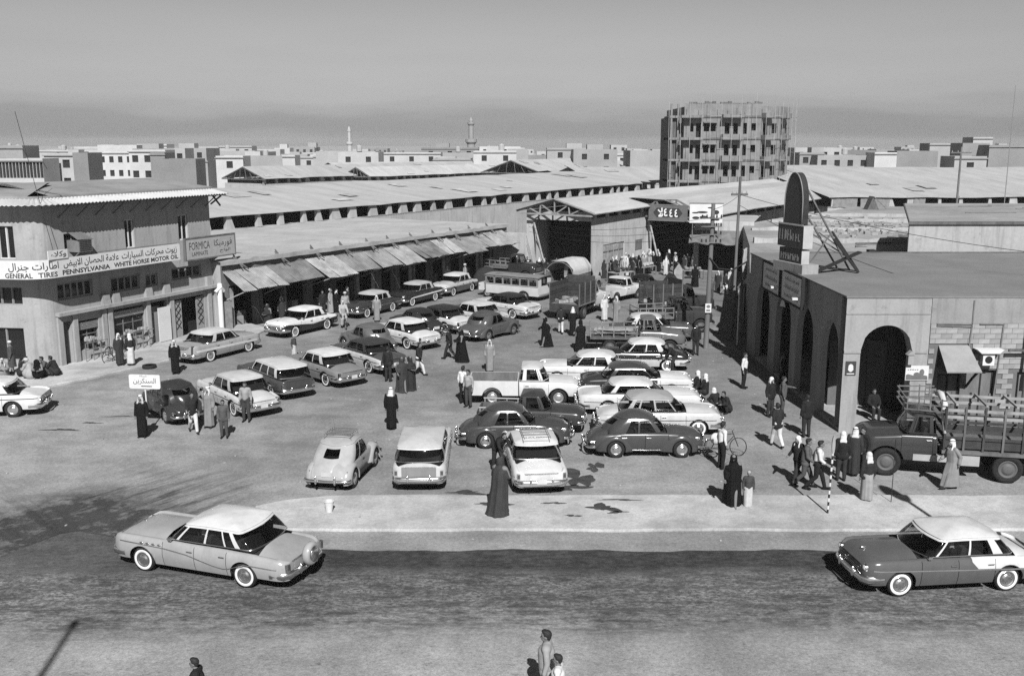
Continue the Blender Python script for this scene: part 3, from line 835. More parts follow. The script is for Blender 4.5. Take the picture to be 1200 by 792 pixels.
# ================================================================== MARKET HALLS (two gables)
hall = thing('market_hall', 'plastered market hall with open timber truss gable and tall dark doorway', 'building', (1.32, 88.5, 0), R(-32.3))
PL_H = plaster('hall_plaster', .45, scale=.8, var=.16)
WG = 6.55; LH = 11.5
mb = MB(); wallgrid(mb, (0, 0), (1, 0), WG, 0, 5.7, [(.75, WG-.02, .02, 4.9)], .35)
wallgrid(mb, (WG, .002), (0, 1), LH, 0, 5.15, [(2.3, 6.6, .02, 2.7), (8.9, 10.6, 1.6, 2.6)], .2)
mb.quad((0, 60, 0), (0, 0, 0), (0, 0, 5.7), (0, 60, 5.7))
mb.build('wall', PL_H, hall)
MB().box(-4.6, 0, -.5, .3, 0, 3.6).build('side_wall', PL_H, hall)
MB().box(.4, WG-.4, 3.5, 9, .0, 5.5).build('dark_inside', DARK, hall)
for k in range(4):
    MB().box(2.35+WG-WG, 2.4, 0, .01, 0, .01) if False else None
for k in range(4):
    y0 = 2.35+k*1.05
    d = MB().box(WG-.12, WG-.06, y0, y0+.98, .05, 2.65).build('door_leaf', WOODL, hall)
    mb = MB(); mb.box(WG-.06, WG-.02, y0+.06, y0+.9, .9, 1.0); mb.box(WG-.06, WG-.02, y0+.06, y0+.9, 2.0, 2.1); mb.build('batten', WOOD, d)
MB().box(WG-.1, WG-.03, 8.95, 10.55, 1.65, 2.55).build('notice_board', WOOD, hall)
# roof with timber truss
mb = MB(); za, ze_ = 6.85, 5.85
A = [(-.7, y, ze_-.15) for y in (-.9, 10, 20, 35, 60)]; B = [(WG/2, y, za+.08*math.sin(y)) for y in (-.9, 10, 20, 35, 60)]; D = [(WG+.75, y, ze_-.18+.05*math.sin(y*2)) for y in (-.9, 10, 20, 35, 60)]
mb.grid([A, B, D]); mb.grid([[(p[0], p[1], p[2]-.06) for p in D], [(p[0], p[1], p[2]-.06) for p in B], [(p[0], p[1], p[2]-.06) for p in A]])
mb.build('roof', SHEETS[2], hall)
mb = MB(); yT = -.7
mb.beam((-.6, yT, ze_-.22), (WG/2, yT, za-.1), .16); mb.beam((WG/2, yT, za-.1), (WG+.65, yT, ze_-.24), .16); mb.beam((-.5, yT, ze_-.42), (WG+.5, yT, ze_-.42), .14)
for k in (-1, 1):
    mb.beam((WG/2, yT, ze_-.4), (WG/2+k*1.4, yT, za-.55), .1); mb.beam((WG/2+k*1.5, yT, ze_-.4), (WG/2+k*1.4, yT, za-.55), .1); mb.beam((WG/2+k*1.5, yT, ze_-.4), (WG/2+k*2.6, yT, za-.9), .1)
mb.beam((WG/2, yT, ze_-.4), (WG/2, yT, za-.15), .1)
mb.build('truss', WOODL, hall)
mb = MB()
for k in range(5): mb.box(WG-.02, WG+.14, .3+k*2.4, .7+k*2.4, 5.15, 5.72)
mb.build('eave_post', PL_H, hall)
mb = MB(); mb.beam((.9, -.25, 4.6), (3.1, -1.6, .1), .14); mb.beam((.7, -.2, 4.75), (1.6, -.3, 5.3), .1); mb.build('leaning_pole', WOODL, hall)

cx_, cy_ = math.cos(R(-32.3)), math.sin(R(-32.3))
h2 = (1.32+WG*cx_-LH*cy_, 88.5+WG*cy_+LH*cx_, 0)
hall2 = thing('gabled_hall', 'second market hall gable carrying a dark board with white characters', 'building', h2, R(-32.3))
W2 = 5.3
mb = MB(); wallgrid(mb, (0, 0), (1, 0), W2, 0, 5.0, [(.35, W2-.5, .02, 4.3)], .35)
mb.quad((W2, 0, 0), (W2, 75, 0), (W2, 75, 4.3), (W2, 0, 4.3))
mb.build('wall', PL_H, hall2)
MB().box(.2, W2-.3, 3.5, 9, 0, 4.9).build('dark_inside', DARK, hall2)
mb = MB(); ys = [-.8, 12, 25, 40, 60, 75]
A = [(-7.5, y, 5.6) for y in ys]; B = [(-1.2, y, 6.5+.05*math.sin(y)) for y in ys]; B2 = [(W2/2-.6, y, 6.35) for y in ys]; D = [(W2+1.2, y, 4.95+.06*math.sin(y*1.7)) for y in ys]
A2 = [(x, max(y, 1), z) for x, y, z in A]
mb.grid([A2, B, B2, D]); mb.grid([[(p[0], p[1], p[2]-.06) for p in q] for q in (D, B2, B, A2)])
mb.build('roof', SHEETS[0], hall2)
mb = MB(); yT = -.6
for a, b in (((-.5, 4.95), (1.2, 6.25)), ((1.2, 6.25), (3.2, 6.35)), ((3.2, 6.35), (W2+1.0, 4.85)), ((-.5, 4.75), (W2+.8, 4.75)), ((1.2, 6.2), (1.6, 4.8)), ((3.2, 6.3), (2.9, 4.8)), ((4.4, 5.5), (3.6, 4.8))):
    mb.beam((a[0], yT, a[1]), (b[0], yT, b[1]), .15)
mb.build('truss', WOOD, hall2)
mb = MB(); x = 6
while x < 72:
    mb.box(W2-.05, W2+.12, x, x+.4, 4.3, 4.95); x += 3.2
mb.build('eave_post', PL_H, hall2)
brd = thing('hall_board', 'dark hanging board with white Arabic numerals on the second gable', 'sign', h2, R(-32.3))
BOARDD = mat('board_dark', .14, rough=.8, var=.2)
MB().box(.55, 4.45, -.95, -.85, 4.45, 5.85).build('board', BOARDD, brd)
mb = MB()
for a in ((.5, 4.5, 4.38, 4.45), (.5, 4.5, 5.85, 5.92)): mb.box(a[0], a[1], -.98, -.83, a[2], a[3])
mb.build('frame', mat('frame_grey', .2), brd)
WHITE = mat('white_lettering', .8, rough=.7, var=.05)
lettering(brd, arabic('لا'), 1.75, 5.18, .55, .85, -.957, WHITE, bold=.02)
lettering(brd, '\u0664', 2.3, 5.2, .38, .75, -.957, WHITE, bold=.03)
lettering(brd, '\u0664 \u0664', 3.1, 5.15, .85, .75, -.957, WHITE, bold=.03)
MB().prism([(1.0, 5.15), (1.4, 4.7), (3.6, 4.7), (4.0, 5.15), (3.6, 5.6), (1.4, 5.6)], -.953, -.951).build('panel', mat('board_black', .05), brd)
for q in brd.children:
    if q.name.startswith('lettering'): q.location.y = -.004
mb = MB(); mb.beam((.35, -.3, 4.3), (2.3, -2.0, .1), .14); mb.build('leaning_pole', WOODL, hall2)

# shops right of the second hall
sh2 = thing('corner_shop', 'dark open shop under a sagging grey awning right of second hall', 'shop', (16.9, 90.4, 0), R(-18))
mb = MB(); wallgrid(mb, (0, 0), (1, 0), 5.2, 0, 4.6, [(.3, 4.9, .02, 2.9)], .3); mb.build('wall', PL_H, sh2)
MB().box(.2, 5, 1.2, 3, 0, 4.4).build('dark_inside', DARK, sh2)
mb = MB(); P = []
for i in range(9): P.append([(-.4+4.6*i/8, -.1, 3.75), (-.4+4.6*i/8, -1.2, 3.3-.1*math.sin(i*.8)), (-.3+4.4*i/8+.1*math.sin(i), -2.4, 2.75+.12*math.sin(i*1.7))])
mb.grid(P); mb.grid([[(p[0], p[1], p[2]-.03) for p in reversed(q)] for q in P]); mb.build('awning', AWN[1], sh2, smooth=True)
mb = MB(); mb.quad((0, 0, 4.6), (5.2, 0, 4.6), (5.2, 8, 4.65), (0, 8, 4.65)); mb.build('roof', MUD, sh2)
bill = thing('picture_billboard', 'white billboard with dark oval shapes standing on corner shop roof', 'billboard', (15.9, 88.3, 0), R(-6))
MB().box(0, 2.9, 0, .08, 4.55, 6.25).build('board', SIGNW, bill)
mb = MB(); mb.beam((-.05, .04, 6.28), (2.95, .04, 6.28), .09); mb.beam((.3, .15, 2.6), (.3, .15, 6.2), .09); mb.beam((2.6, .15, 2.6), (2.6, .15, 6.2), .09); mb.build('frame', WOOD, bill)
mb = MB()
for (cx, cz, rx, rz) in ((.55, 5.0, .32, .13), (1.25, 5.05, .38, .15), (1.1, 5.5, .5, .1), (.5, 5.45, .3, .07), (2.0, 5.0, .25, .14), (2.3, 5.5, .3, .2), (2.4, 4.85, .25, .1), (1.9, 5.9, .35, .07)):
    mb.poly([(cx+rx*math.cos(a*PI/8), -.004, cz+rz*math.sin(a*PI/8)) for a in range(16)])
mb.build('painted_shape', INK, bill)

# flat roofed quarter behind the arcade, with rubble on the roofs
quarter = thing('flat_roof_quarter', 'block of flat mud roofs strewn with timber behind the arcade', 'building')
fp = [(13.25, 54.3), (21.9, 54.3), (30, 71), (60, 71), (60, 116), (40, 116), (20.9, 88.9), (17.2, 71)]
mb = MB()
for i in range(len(fp)):
    a, b = fp[i], fp[(i+1) % len(fp)]
    mb.quad((a[0], a[1], 0), (b[0], b[1], 0), (b[0], b[1], 4.25), (a[0], a[1], 4.25))
mb.build('wall', PL_H, quarter)
MUD2 = mat('mud_roof_rough', .29, rough=.98, var=.22, scale=.22, bump=.5, fine=.12, spec=.08)
mb = MB(); mb.poly([(p[0], p[1], 4.25) for p in fp]); mb.build('roof', MUD2, quarter)
rr = random.Random(21)
for (x0, y0, x1, y1, z) in ((15.5, 62, 22, 62.4, 4.55), (18, 73, 33, 72.8, 4.6), (20.5, 84, 36, 83, 4.5), (24.5, 93, 40, 92, 4.55), (29, 101, 44, 99, 4.55)):
    mb = MB(); n = 16; P = []
    for i in range(n+1):
        t = i/n; x = x0+(x1-x0)*t; y = y0+(y1-y0)*t+rr.uniform(-.1, .1)
        P.append([(x, y, 4.25), (x, y, z+rr.uniform(-.1, .08)), (x, y+.35, z+rr.uniform(-.1, .08)), (x, y+.35, 4.25)])
    mb.grid(P); mb.build('roof_kerb', PL_B, quarter)
for k in range(34):
    x = rr.uniform(17, 40); y = rr.uniform(58, 104)
    if x < 14+(y-54)*.30 or x > 22+(y-54)*.62: continue
    a = rr.uniform(-.5, .5); L_ = rr.uniform(.8, 3)
    MB().beam((x, y, 4.33), (x+L_*math.cos(a), y+L_*math.sin(a)*.5, 4.35+rr.uniform(0, .3)), .12).build('roof_timber', WOOD if rr.random() < .7 else WOODL, quarter)
mb = MB()
for k in range(500):
    x = rr.gauss(29.5, 3.2); y = rr.gauss(88, 5)
    if x < 15+(y-54)*.31 or x > 58: continue
    s = rr.uniform(.08, .35); mb.cbox((x, y, 4.25+s*.3), (s*1.4, s, s*.8), 0, Matrix.Rotation(rr.uniform(0, 3), 3, 'Z') @ Matrix.Rotation(rr.uniform(-.4, .4), 3, 'X'))
o = mb.build('roof_rubble', MUD2, quarter); o['kind'] = 'stuff'
# stepped near-black ruin wall and lean-to by the white wall
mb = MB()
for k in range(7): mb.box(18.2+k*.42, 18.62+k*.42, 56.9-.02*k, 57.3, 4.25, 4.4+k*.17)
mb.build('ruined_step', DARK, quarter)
# white-walled house
PLW = plaster('whitewash', .37, scale=.5, var=.06)
wh = thing('white_wall_house', 'white plastered house wall under a dark projecting roof edge at right', 'building')
mb = MB(); q = [(21.95, 54.35), (46, 54.35), (50, 71), (28.6, 71)]
for i in range(4):
    a, b = q[i], q[(i+1) % 4]; mb.quad((a[0], a[1], 0), (b[0], b[1], 0), (b[0], b[1], 7.10), (a[0], a[1], 7.10))
mb.build('wall', PLW, wh)
mb = MB(); mb.prism([(21.85, 54.22), (46.5, 54.22), (50.5, 71.5), (28.3, 71.5)], 7.10, 7.26, plane='xy'); mb.build('roof_edge', WOOD, wh)
mb = MB(); mb.poly([(21.9, 54.25, 7.266), (46.4, 54.25, 7.266), (50.4, 71.4, 7.266), (28.35, 71.4, 7.266)]); mb.build('roof', MUD2, wh)
rr = random.Random(5)
for k in range(10):
    y = 57+k*1.3; x = 25+(y-54)*.4+rr.uniform(0, 8); L_ = rr.uniform(1.5, 5)
    MB().box(x, x+L_, y, y+.07, 7.268, 7.31).build('roof_seam', WOOD, wh)
CITY = [
 (-88.8, -83.3, 170, 6, 11.3, 0.3, 0, 'grey building with broad flat roof slab at the far left'),
 (-86.2, -77.7, 165, 6, 9.2, 0.55, -5, 'pale building with rows of slotted concrete screens at the left edge'),
 (-80.7, -75.7, 172, 6, 10.0, 0.5, 2, 'small house with striped loggia behind the tyre shop roof'),
 (-75.3, -72.7, 171, 6, 10.1, 0.2, 0, 'dark blank-sided house behind the tyre shop roof'),
 (-97.5, -83.2, 230, 8.6, 9.9, 0.66, 7, 'long white building with a row of small windows on left skyline'),
 (-101.6, -92.0, 245, 6, 11.4, 0.6, 0, 'white upper block set back on the long white building'),
 (-78.7, -71.2, 205, 6, 10.4, 0.62, 3, 'tall white house with few windows on left skyline'),
 (-97.6, -89.8, 260, 6, 11.6, 0.62, 2, 'bright white block with dark opening near top of left skyline'),
 (-72.5, -69.6, 200, 6, 9.9, 0.22, 0, 'brown-grey blank house beside the tall white house'),
 (-67.4, -60.3, 190, 6, 8.8, 0.2, 0, 'low dark brick house before the left skyline'),
 (-72.8, -70.4, 215, 6, 10.7, 0.45, 1, 'narrow gabled grey house on the left skyline'),
 (-109.0, -96.3, 330, 7.6, 10.8, 0.5, 7, 'long grey building with a band of dark windows on left skyline'),
 (-93.9, -83.3, 320, 6.4, 11.1, 0.48, 3, 'grey block with three large windows on the left skyline'),
 (-60.9, -55.3, 205, 6, 9.2, 0.66, 1, 'white cube house above the truss gable shed'),
 (-64.7, -54.3, 240, 6.3, 8.8, 0.34, 0, 'long blank grey wall house right of the white cube'),
 (-54.8, -51.8, 238, 6, 9.0, 0.6, 0, 'narrow pale house right of the long blank wall'),
 (-111.1, -97.5, 420, 8.2, 9.6, 0.5, 2, 'pale flat house far behind the white cube'),
 (-50.7, -43.6, 330, 6, 9.2, 0.5, 1, 'pale cube house right of the white minaret'),
 (-42.3, -32.8, 320, 6, 8.2, 0.3, 0, 'grey low house left of the tall minaret'),
 (-13.6, 3.6, 420, 10.3, 10.7, 0.66, 4, 'white terraced building right of the tall minaret'),
 (42.6, 49.5, 430, 6, 11.4, 0.45, 2, 'pale block with roof hut left of the scaffolded tower'),
 (43.8, 49.3, 380, 6, 10.1, 0.38, 1, 'grey block with dark doorway left of the scaffolded tower'),
 (42.8, 50.7, 330, 6, 9.2, 0.42, 3, 'low grey house touching the scaffolded tower at left'),
 (73.7, 86.1, 260, 7.5, 10.7, 0.48, 4, 'long pale building with a dark cornice right of the scaffolded tower'),
 (99.3, 109.3, 300, 6, 9.9, 0.16, 0, 'dark low building right of the long pale building'),
 (83.6, 88.7, 230, 6, 9.7, 0.66, 0, 'bright white block on the right skyline'),
 (90.6, 100.3, 235, 6, 10.0, 0.24, 0, 'long dark building right of the bright white block'),
 (100.3, 108.1, 240, 6, 11.8, 0.4, 0, 'house with dark shaded front below water tanks at right'),
 (96.9, 102.7, 215, 6, 11.8, 0.26, 0, 'grey house with flat roof at the right skyline'),
 (115.2, 120.1, 250, 6, 13.3, 0.5, 0, 'roof hut with pale side above the right skyline'),
 (100.3, 108.6, 210, 6, 11.4, 0.24, 0, 'large dark blank house at the right edge'),
 (79.9, 85.7, 180, 6, 9.4, 0.4, 1, 'low house in front of the dark right skyline'),
 (-257.7, -241.7, 926, 9.3, 2.6, 0.3, 0, None),
 (445.8, 457.4, 857, 14.8, 7.7, 0.5, 3, None),
 (-115.2, -109.9, 250, 13.4, 9.0, 0.42, 3, None),
 (28.9, 35.0, 366, 14.0, 8.8, 0.36, 3, None),
 (3.9, 15.3, 710, 14.7, 8.3, 0.5, 4, None),
 (-200.1, -188.2, 1081, 9.4, 2.6, 0.22, 0, None),
 (-16.5, -1.9, 780, 14.9, 6.3, 0.22, 3, None),
 (30.1, 42.1, 254, 16.0, 10.0, 0.36, 0, None),
 (-405.9, -398.6, 906, 15.8, 7.4, 0.36, 2, None),
 (-54.8, -45.3, 367, 13.1, 6.6, 0.22, 3, None),
 (473.5, 486.1, 954, 11.7, 2.6, 0.5, 2, None),
 (-397.1, -388.4, 768, 12.6, 5.2, 0.42, 2, None),
 (-77.5, -72.3, 492, 12.7, 5.6, 0.36, 3, None),
 (34.7, 43.4, 331, 7.9, 7.8, 0.22, 3, None),
 (-368.9, -354.2, 945, 7.9, 2.6, 0.5, 2, None),
 (186.1, 201.4, 395, 11.1, 6.2, 0.3, 0, None),
 (-190.0, -175.0, 385, 7.8, 7.5, 0.5, 2, None),
 (61.8, 76.4, 671, 12.1, 5.7, 0.22, 3, None),
 (-94.4, -79.4, 259, 9.0, 8.2, 0.58, 3, None),
 (385.3, 396.9, 1093, 8.1, 2.6, 0.3, 0, None),
 (-533.7, -517.9, 1085, 8.1, 4.0, 0.5, 2, None),
 (-72.4, -62.4, 261, 15.7, 8.5, 0.5, 3, None),
 (82.3, 89.7, 252, 15.3, 8.1, 0.3, 0, None),
 (-9.7, -1.5, 637, 9.9, 4.8, 0.22, 0, None),
 (69.2, 75.1, 240, 11.4, 9.6, 0.3, 2, None),
 (-326.7, -314.7, 721, 8.1, 8.4, 0.22, 4, None),
 (95.5, 106.0, 309, 12.6, 9.5, 0.42, 0, None),
 (-122.1, -113.3, 894, 11.8, 4.2, 0.58, 3, None),
 (-300.0, -293.4, 661, 14.1, 2.6, 0.36, 0, None),
 (-13.0, 0.8, 326, 13.6, 9.0, 0.5, 3, None),
 (-108.7, -100.9, 259, 14.9, 8.2, 0.3, 0, None),
 (-45.9, -39.6, 272, 14.2, 8.1, 0.22, 3, None),
 (3.6, 17.6, 369, 8.6, 7.7, 0.22, 0, None),
 (207.3, 220.7, 396, 12.0, 8.4, 0.22, 3, None),
 (-1.4, 15.3, 748, 13.2, 2.6, 0.3, 4, None),
 (-33.7, -22.8, 317, 13.5, 6.2, 0.3, 0, None),
 (-91.9, -80.7, 372, 13.0, 6.3, 0.42, 3, None),
 (187.7, 196.4, 507, 10.2, 7.0, 0.36, 3, None),
 (95.9, 109.3, 334, 12.0, 7.2, 0.42, 4, None),
 (-334.9, -319.3, 740, 13.5, 2.6, 0.58, 0, None),
 (214.5, 221.8, 446, 15.1, 9.9, 0.36, 0, None),
 (200.7, 206.8, 525, 7.3, 8.1, 0.42, 3, None),
 (-43.8, -33.6, 251, 10.5, 9.6, 0.5, 2, None),
 (-173.5, -163.4, 430, 15.5, 7.4, 0.36, 4, None),
 (-94.2, -77.9, 433, 11.4, 6.2, 0.36, 0, None),
 (23.7, 37.5, 350, 8.1, 8.3, 0.5, 0, None),
 (312.3, 325.1, 708, 8.0, 8.0, 0.3, 3, None),
 (29.5, 37.7, 680, 9.4, 6.5, 0.58, 3, None),
 (-95.1, -84.7, 610, 8.4, 7.1, 0.5, 0, None),
 (18.5, 25.7, 281, 8.2, 7.2, 0.5, 0, None),
 (152.0, 159.1, 404, 7.3, 5.8, 0.42, 3, None),
 (317.8, 333.7, 674, 9.7, 3.3, 0.58, 3, None),
 (-207.9, -202.9, 418, 12.6, 6.5, 0.3, 0, None),
 (107.1, 118.1, 363, 15.0, 6.9, 0.3, 3, None),
 (72.0, 84.4, 235, 9.9, 9.0, 0.36, 4, None),
 (-120.5, -106.6, 271, 10.9, 10.3, 0.3, 3, None),
 (-50.1, -34.9, 255, 11.8, 9.8, 0.42, 0, None),
 (-175.3, -162.0, 843, 10.3, 3.3, 0.36, 3, None),
 (19.0, 24.1, 661, 11.8, 2.9, 0.3, 0, None),
 (-354.2, -341.5, 701, 7.5, 9.6, 0.22, 3, None),
 (-36.1, -22.5, 635, 9.2, 9.3, 0.42, 3, None),
 (-188.2, -179.1, 574, 15.8, 8.2, 0.42, 2, None),
 (-13.5, 1.3, 953, 10.9, 4.1, 0.22, 3, None),
 (33.1, 39.2, 272, 11.6, 9.4, 0.36, 0, None),
 (344.9, 355.7, 823, 12.7, 2.7, 0.42, 0, None),
 (170.7, 177.1, 364, 8.6, 8.3, 0.58, 4, None),
 (-119.0, -111.8, 972, 11.3, 2.6, 0.36, 0, None),
 (4.0, 9.6, 763, 13.8, 9.2, 0.58, 4, None),
 (-174.1, -159.5, 408, 15.1, 6.8, 0.58, 4, None),
 (-89.4, -82.1, 504, 8.0, 4.2, 0.22, 4, None),
 (-87.5, -71.3, 285, 15.7, 7.1, 0.3, 3, None),
 (15.1, 27.3, 1056, 12.6, 4.0, 0.22, 0, None),
 (28.6, 44.3, 282, 12.5, 8.9, 0.58, 3, None),
 (213.9, 226.8, 549, 14.3, 7.0, 0.3, 0, None),
 (31.9, 44.7, 816, 13.2, 2.6, 0.36, 3, None),
 (91.1, 98.6, 306, 11.0, 6.8, 0.36, 0, None),
 (-78.8, -63.3, 418, 14.7, 4.7, 0.36, 0, None),
 (294.9, 309.2, 698, 15.6, 2.6, 0.22, 0, None),
 (111.7, 120.3, 272, 8.9, 9.5, 0.42, 3, None),
 (-436.1, -422.1, 891, 11.0, 6.0, 0.3, 0, None),
 (-8.0, 8.8, 515, 15.5, 6.9, 0.42, 3, None),
 (203.4, 218.7, 389, 13.7, 7.6, 0.5, 0, None),
 (-477.9, -472.6, 930, 10.2, 6.7, 0.36, 3, None),
 (-158.5, -150.2, 322, 11.1, 8.9, 0.36, 0, None),
 (-1.6, 3.7, 455, 9.2, 7.6, 0.3, 4, None),
 (318.1, 327.2, 1050, 12.8, 5.9, 0.42, 3, None),
 (19.8, 31.0, 983, 7.9, 2.6, 0.36, 3, None),
 (-23.1, -6.6, 466, 11.4, 7.6, 0.3, 3, None),
 (192.7, 204.6, 426, 13.8, 7.3, 0.36, 0, None),
 (-20.6, -9.4, 292, 9.8, 9.2, 0.36, 0, None),
 (312.3, 320.5, 674, 12.0, 2.6, 0.22, 0, None),
 (-68.4, -62.5, 767, 8.0, 5.6, 0.58, 0, None),
 (38.5, 55.2, 283, 9.4, 8.7, 0.5, 3, None),
 (-191.2, -184.2, 399, 13.1, 6.6, 0.58, 0, None),
 (-92.3, -79.8, 243, 7.4, 10.5, 0.3, 3, None),
 (-89.8, -82.6, 296, 8.1, 9.6, 0.36, 3, None),
 (-161.5, -152.1, 361, 15.6, 8.7, 0.42, 0, None),
 (-54.2, -42.8, 272, 11.8, 8.5, 0.42, 0, None),
 (22.5, 34.6, 658, 9.9, 6.2, 0.3, 0, None),
 (-120.8, -105.3, 255, 15.9, 10.1, 0.58, 2, None),
 (10.6, 22.0, 432, 11.1, 8.6, 0.5, 2, None),
 (82.7, 97.0, 583, 9.6, 6.5, 0.36, 2, None),
 (-318.1, -301.1, 944, 11.1, 4.3, 0.42, 2, None),
 (11.6, 22.9, 373, 11.9, 7.2, 0.5, 2, None),
 (-319.0, -302.2, 684, 10.9, 8.6, 0.42, 4, None),
 (15.4, 26.4, 250, 12.3, 10.3, 0.3, 2, None),
 (-152.0, -147.0, 511, 7.3, 7.5, 0.5, 4, None),
 (436.9, 446.3, 989, 13.1, 2.6, 0.22, 3, None),
 (263.4, 270.1, 661, 12.4, 8.9, 0.22, 3, None),
 (-273.1, -262.3, 547, 11.6, 6.9, 0.42, 3, None),
 (61.9, 68.1, 464, 14.9, 5.8, 0.58, 2, None),
 (-115.3, -99.3, 251, 10.8, 8.0, 0.5, 0, None),
 (165.9, 182.4, 412, 11.7, 4.9, 0.5, 0, None),
 (-307.2, -291.1, 905, 9.0, 2.6, 0.5, 2, None),
 (-58.0, -48.6, 346, 14.7, 6.1, 0.58, 3, None),
 (-85.4, -70.1, 272, 14.4, 9.8, 0.42, 0, None),
 (439.8, 447.4, 979, 14.9, 6.1, 0.58, 4, None),
 (-319.5, -311.9, 681, 13.6, 5.6, 0.3, 0, None),
 (-71.9, -64.0, 344, 9.1, 6.8, 0.58, 3, None),
 (-111.9, -104.7, 985, 14.7, 4.0, 0.42, 0, None),
 (38.3, 48.3, 472, 10.1, 7.2, 0.5, 3, None),
 (-276.4, -262.6, 677, 11.3, 7.3, 0.5, 0, None),
 (315.4, 320.9, 829, 13.9, 2.6, 0.5, 3, None),
 (-99.5, -82.7, 474, 10.8, 7.9, 0.5, 4, None),
 (-47.4, -39.4, 568, 9.9, 7.8, 0.3, 2, None),
 (345.8, 355.6, 794, 13.5, 9.0, 0.5, 3, None),
 (-111.3, -99.7, 314, 10.6, 8.6, 0.22, 3, None),
 (-126.0, -117.9, 530, 9.4, 9.8, 0.58, 0, None),
 (-272.5, -259.5, 1089, 15.1, 3.1, 0.22, 4, None),
 (-109.5, -99.0, 284, 7.4, 9.1, 0.42, 2, None),
 (172.2, 187.6, 331, 15.8, 8.1, 0.42, 2, None),
 (-104.1, -94.5, 478, 14.1, 10.4, 0.3, 3, None),
 (-165.4, -152.8, 533, 8.4, 8.5, 0.58, 0, None),
 (-8.0, 3.5, 437, 7.8, 8.7, 0.22, 4, None),
 (-103.6, -91.1, 270, 12.5, 8.1, 0.36, 0, None),
 (-256.7, -246.7, 487, 7.9, 7.3, 0.3, 3, None),
 (-511.1, -498.1, 989, 10.1, 7.6, 0.3, 0, None),
 (-26.7, -9.9, 294, 7.2, 10.7, 0.22, 3, None),
 (-68.1, -57.0, 396, 8.9, 7.2, 0.5, 3, None),
 (39.9, 50.3, 281, 8.3, 6.9, 0.5, 0, None),
 (-190.4, -181.0, 934, 14.2, 5.6, 0.58, 3, None),
 (-131.3, -126.2, 259, 10.1, 9.7, 0.36, 2, None),
 (270.6, 279.3, 816, 7.4, 5.2, 0.58, 0, None),
 (-99.4, -88.1, 357, 15.7, 9.0, 0.36, 3, None),
 (334.7, 340.5, 901, 10.0, 2.6, 0.42, 3, None),
 (-9.7, 1.1, 251, 10.2, 9.9, 0.58, 2, None),
 (428.0, 441.6, 893, 12.5, 6.3, 0.3, 3, None),
 (-104.4, -88.5, 309, 10.1, 8.0, 0.42, 0, None),
 (-98.6, -84.9, 681, 13.9, 9.0, 0.22, 4, None),
 (-28.6, -18.8, 306, 8.8, 7.6, 0.42, 0, None),
 (176.4, 189.6, 405, 14.0, 9.0, 0.22, 0, None),
 (-182.7, -174.2, 436, 8.4, 8.2, 0.58, 4, None),
 (-48.3, -37.1, 574, 9.9, 5.3, 0.42, 0, None),
 (220.5, 228.0, 442, 9.1, 5.4, 0.22, 2, None),
 (25.4, 32.9, 427, 15.4, 8.6, 0.36, 3, None),
 (-206.9, -198.4, 455, 12.0, 7.4, 0.22, 3, None),
 (-20.7, -10.9, 262, 15.3, 7.9, 0.36, 2, None),
 (-304.2, -289.6, 730, 12.2, 2.6, 0.22, 0, None),
 (222.4, 230.1, 571, 10.7, 10.3, 0.36, 3, None),
 (-187.0, -173.5, 840, 10.3, 4.4, 0.42, 2, None),
 (-118.4, -107.9, 940, 10.0, 2.6, 0.5, 3, None),
 (9.1, 22.7, 259, 8.6, 10.6, 0.36, 2, None),
 (-402.3, -394.7, 901, 8.5, 6.7, 0.58, 3, None),
 (-47.9, -30.9, 900, 8.0, 5.8, 0.22, 4, None),
 (-125.8, -112.9, 287, 8.1, 10.9, 0.58, 0, None),
 (-165.1, -152.7, 891, 13.3, 5.3, 0.58, 0, None),
 (-194.6, -179.5, 648, 12.6, 8.4, 0.36, 4, None),
 (-97.8, -86.3, 421, 11.8, 7.6, 0.36, 2, None),
 (-54.0, -48.1, 326, 15.7, 7.4, 0.5, 3, None),
 (103.3, 108.4, 308, 11.1, 9.2, 0.58, 3, None),
 (-225.7, -211.8, 856, 7.8, 2.6, 0.58, 0, None),
 (272.8, 279.7, 832, 9.4, 2.6, 0.3, 0, None),
 (51.4, 63.2, 396, 7.9, 5.5, 0.36, 3, None),
 (-59.4, -46.8, 281, 11.5, 8.2, 0.5, 3, None),
 (-47.2, -41.8, 282, 7.3, 9.3, 0.3, 2, None),
 (-244.7, -236.8, 569, 9.1, 7.2, 0.36, 0, None),
 (68.8, 84.2, 950, 13.0, 2.6, 0.42, 0, None),
 (-30.3, -14.2, 748, 10.8, 3.0, 0.36, 0, None),
 (-153.3, -147.7, 294, 14.6, 9.5, 0.22, 2, None),
 (155.3, 168.4, 335, 12.4, 6.0, 0.5, 0, None),
 (191.8, 200.2, 582, 12.8, 9.8, 0.42, 2, None),
 (-301.4, -287.3, 932, 13.8, 6.5, 0.42, 2, None),
 (331.2, 340.7, 643, 14.4, 2.6, 0.36, 2, None),
 (-151.1, -136.8, 720, 15.0, 5.3, 0.36, 4, None),
 (-234.0, -226.4, 721, 9.4, 3.8, 0.3, 4, None),
 (138.7, 145.0, 329, 10.7, 7.0, 0.22, 3, None),
 (21.3, 30.6, 452, 14.2, 8.4, 0.42, 4, None),
 (-117.1, -104.0, 948, 14.4, 6.1, 0.22, 3, None),
 (382.9, 398.5, 984, 12.7, 3.3, 0.5, 3, None),
 (346.6, 352.5, 930, 7.6, 4.1, 0.3, 3, None),
 (19.8, 34.7, 494, 7.4, 5.8, 0.22, 3, None),
 (-216.1, -203.3, 410, 8.5, 10.4, 0.5, 3, None),
 (-161.0, -153.5, 319, 7.8, 9.2, 0.22, 3, None),
 (122.5, 128.6, 336, 8.3, 10.0, 0.3, 4, None),
 (-13.6, -7.8, 754, 14.9, 2.9, 0.58, 0, None),
 (-92.9, -78.7, 257, 12.0, 10.6, 0.36, 4, None),
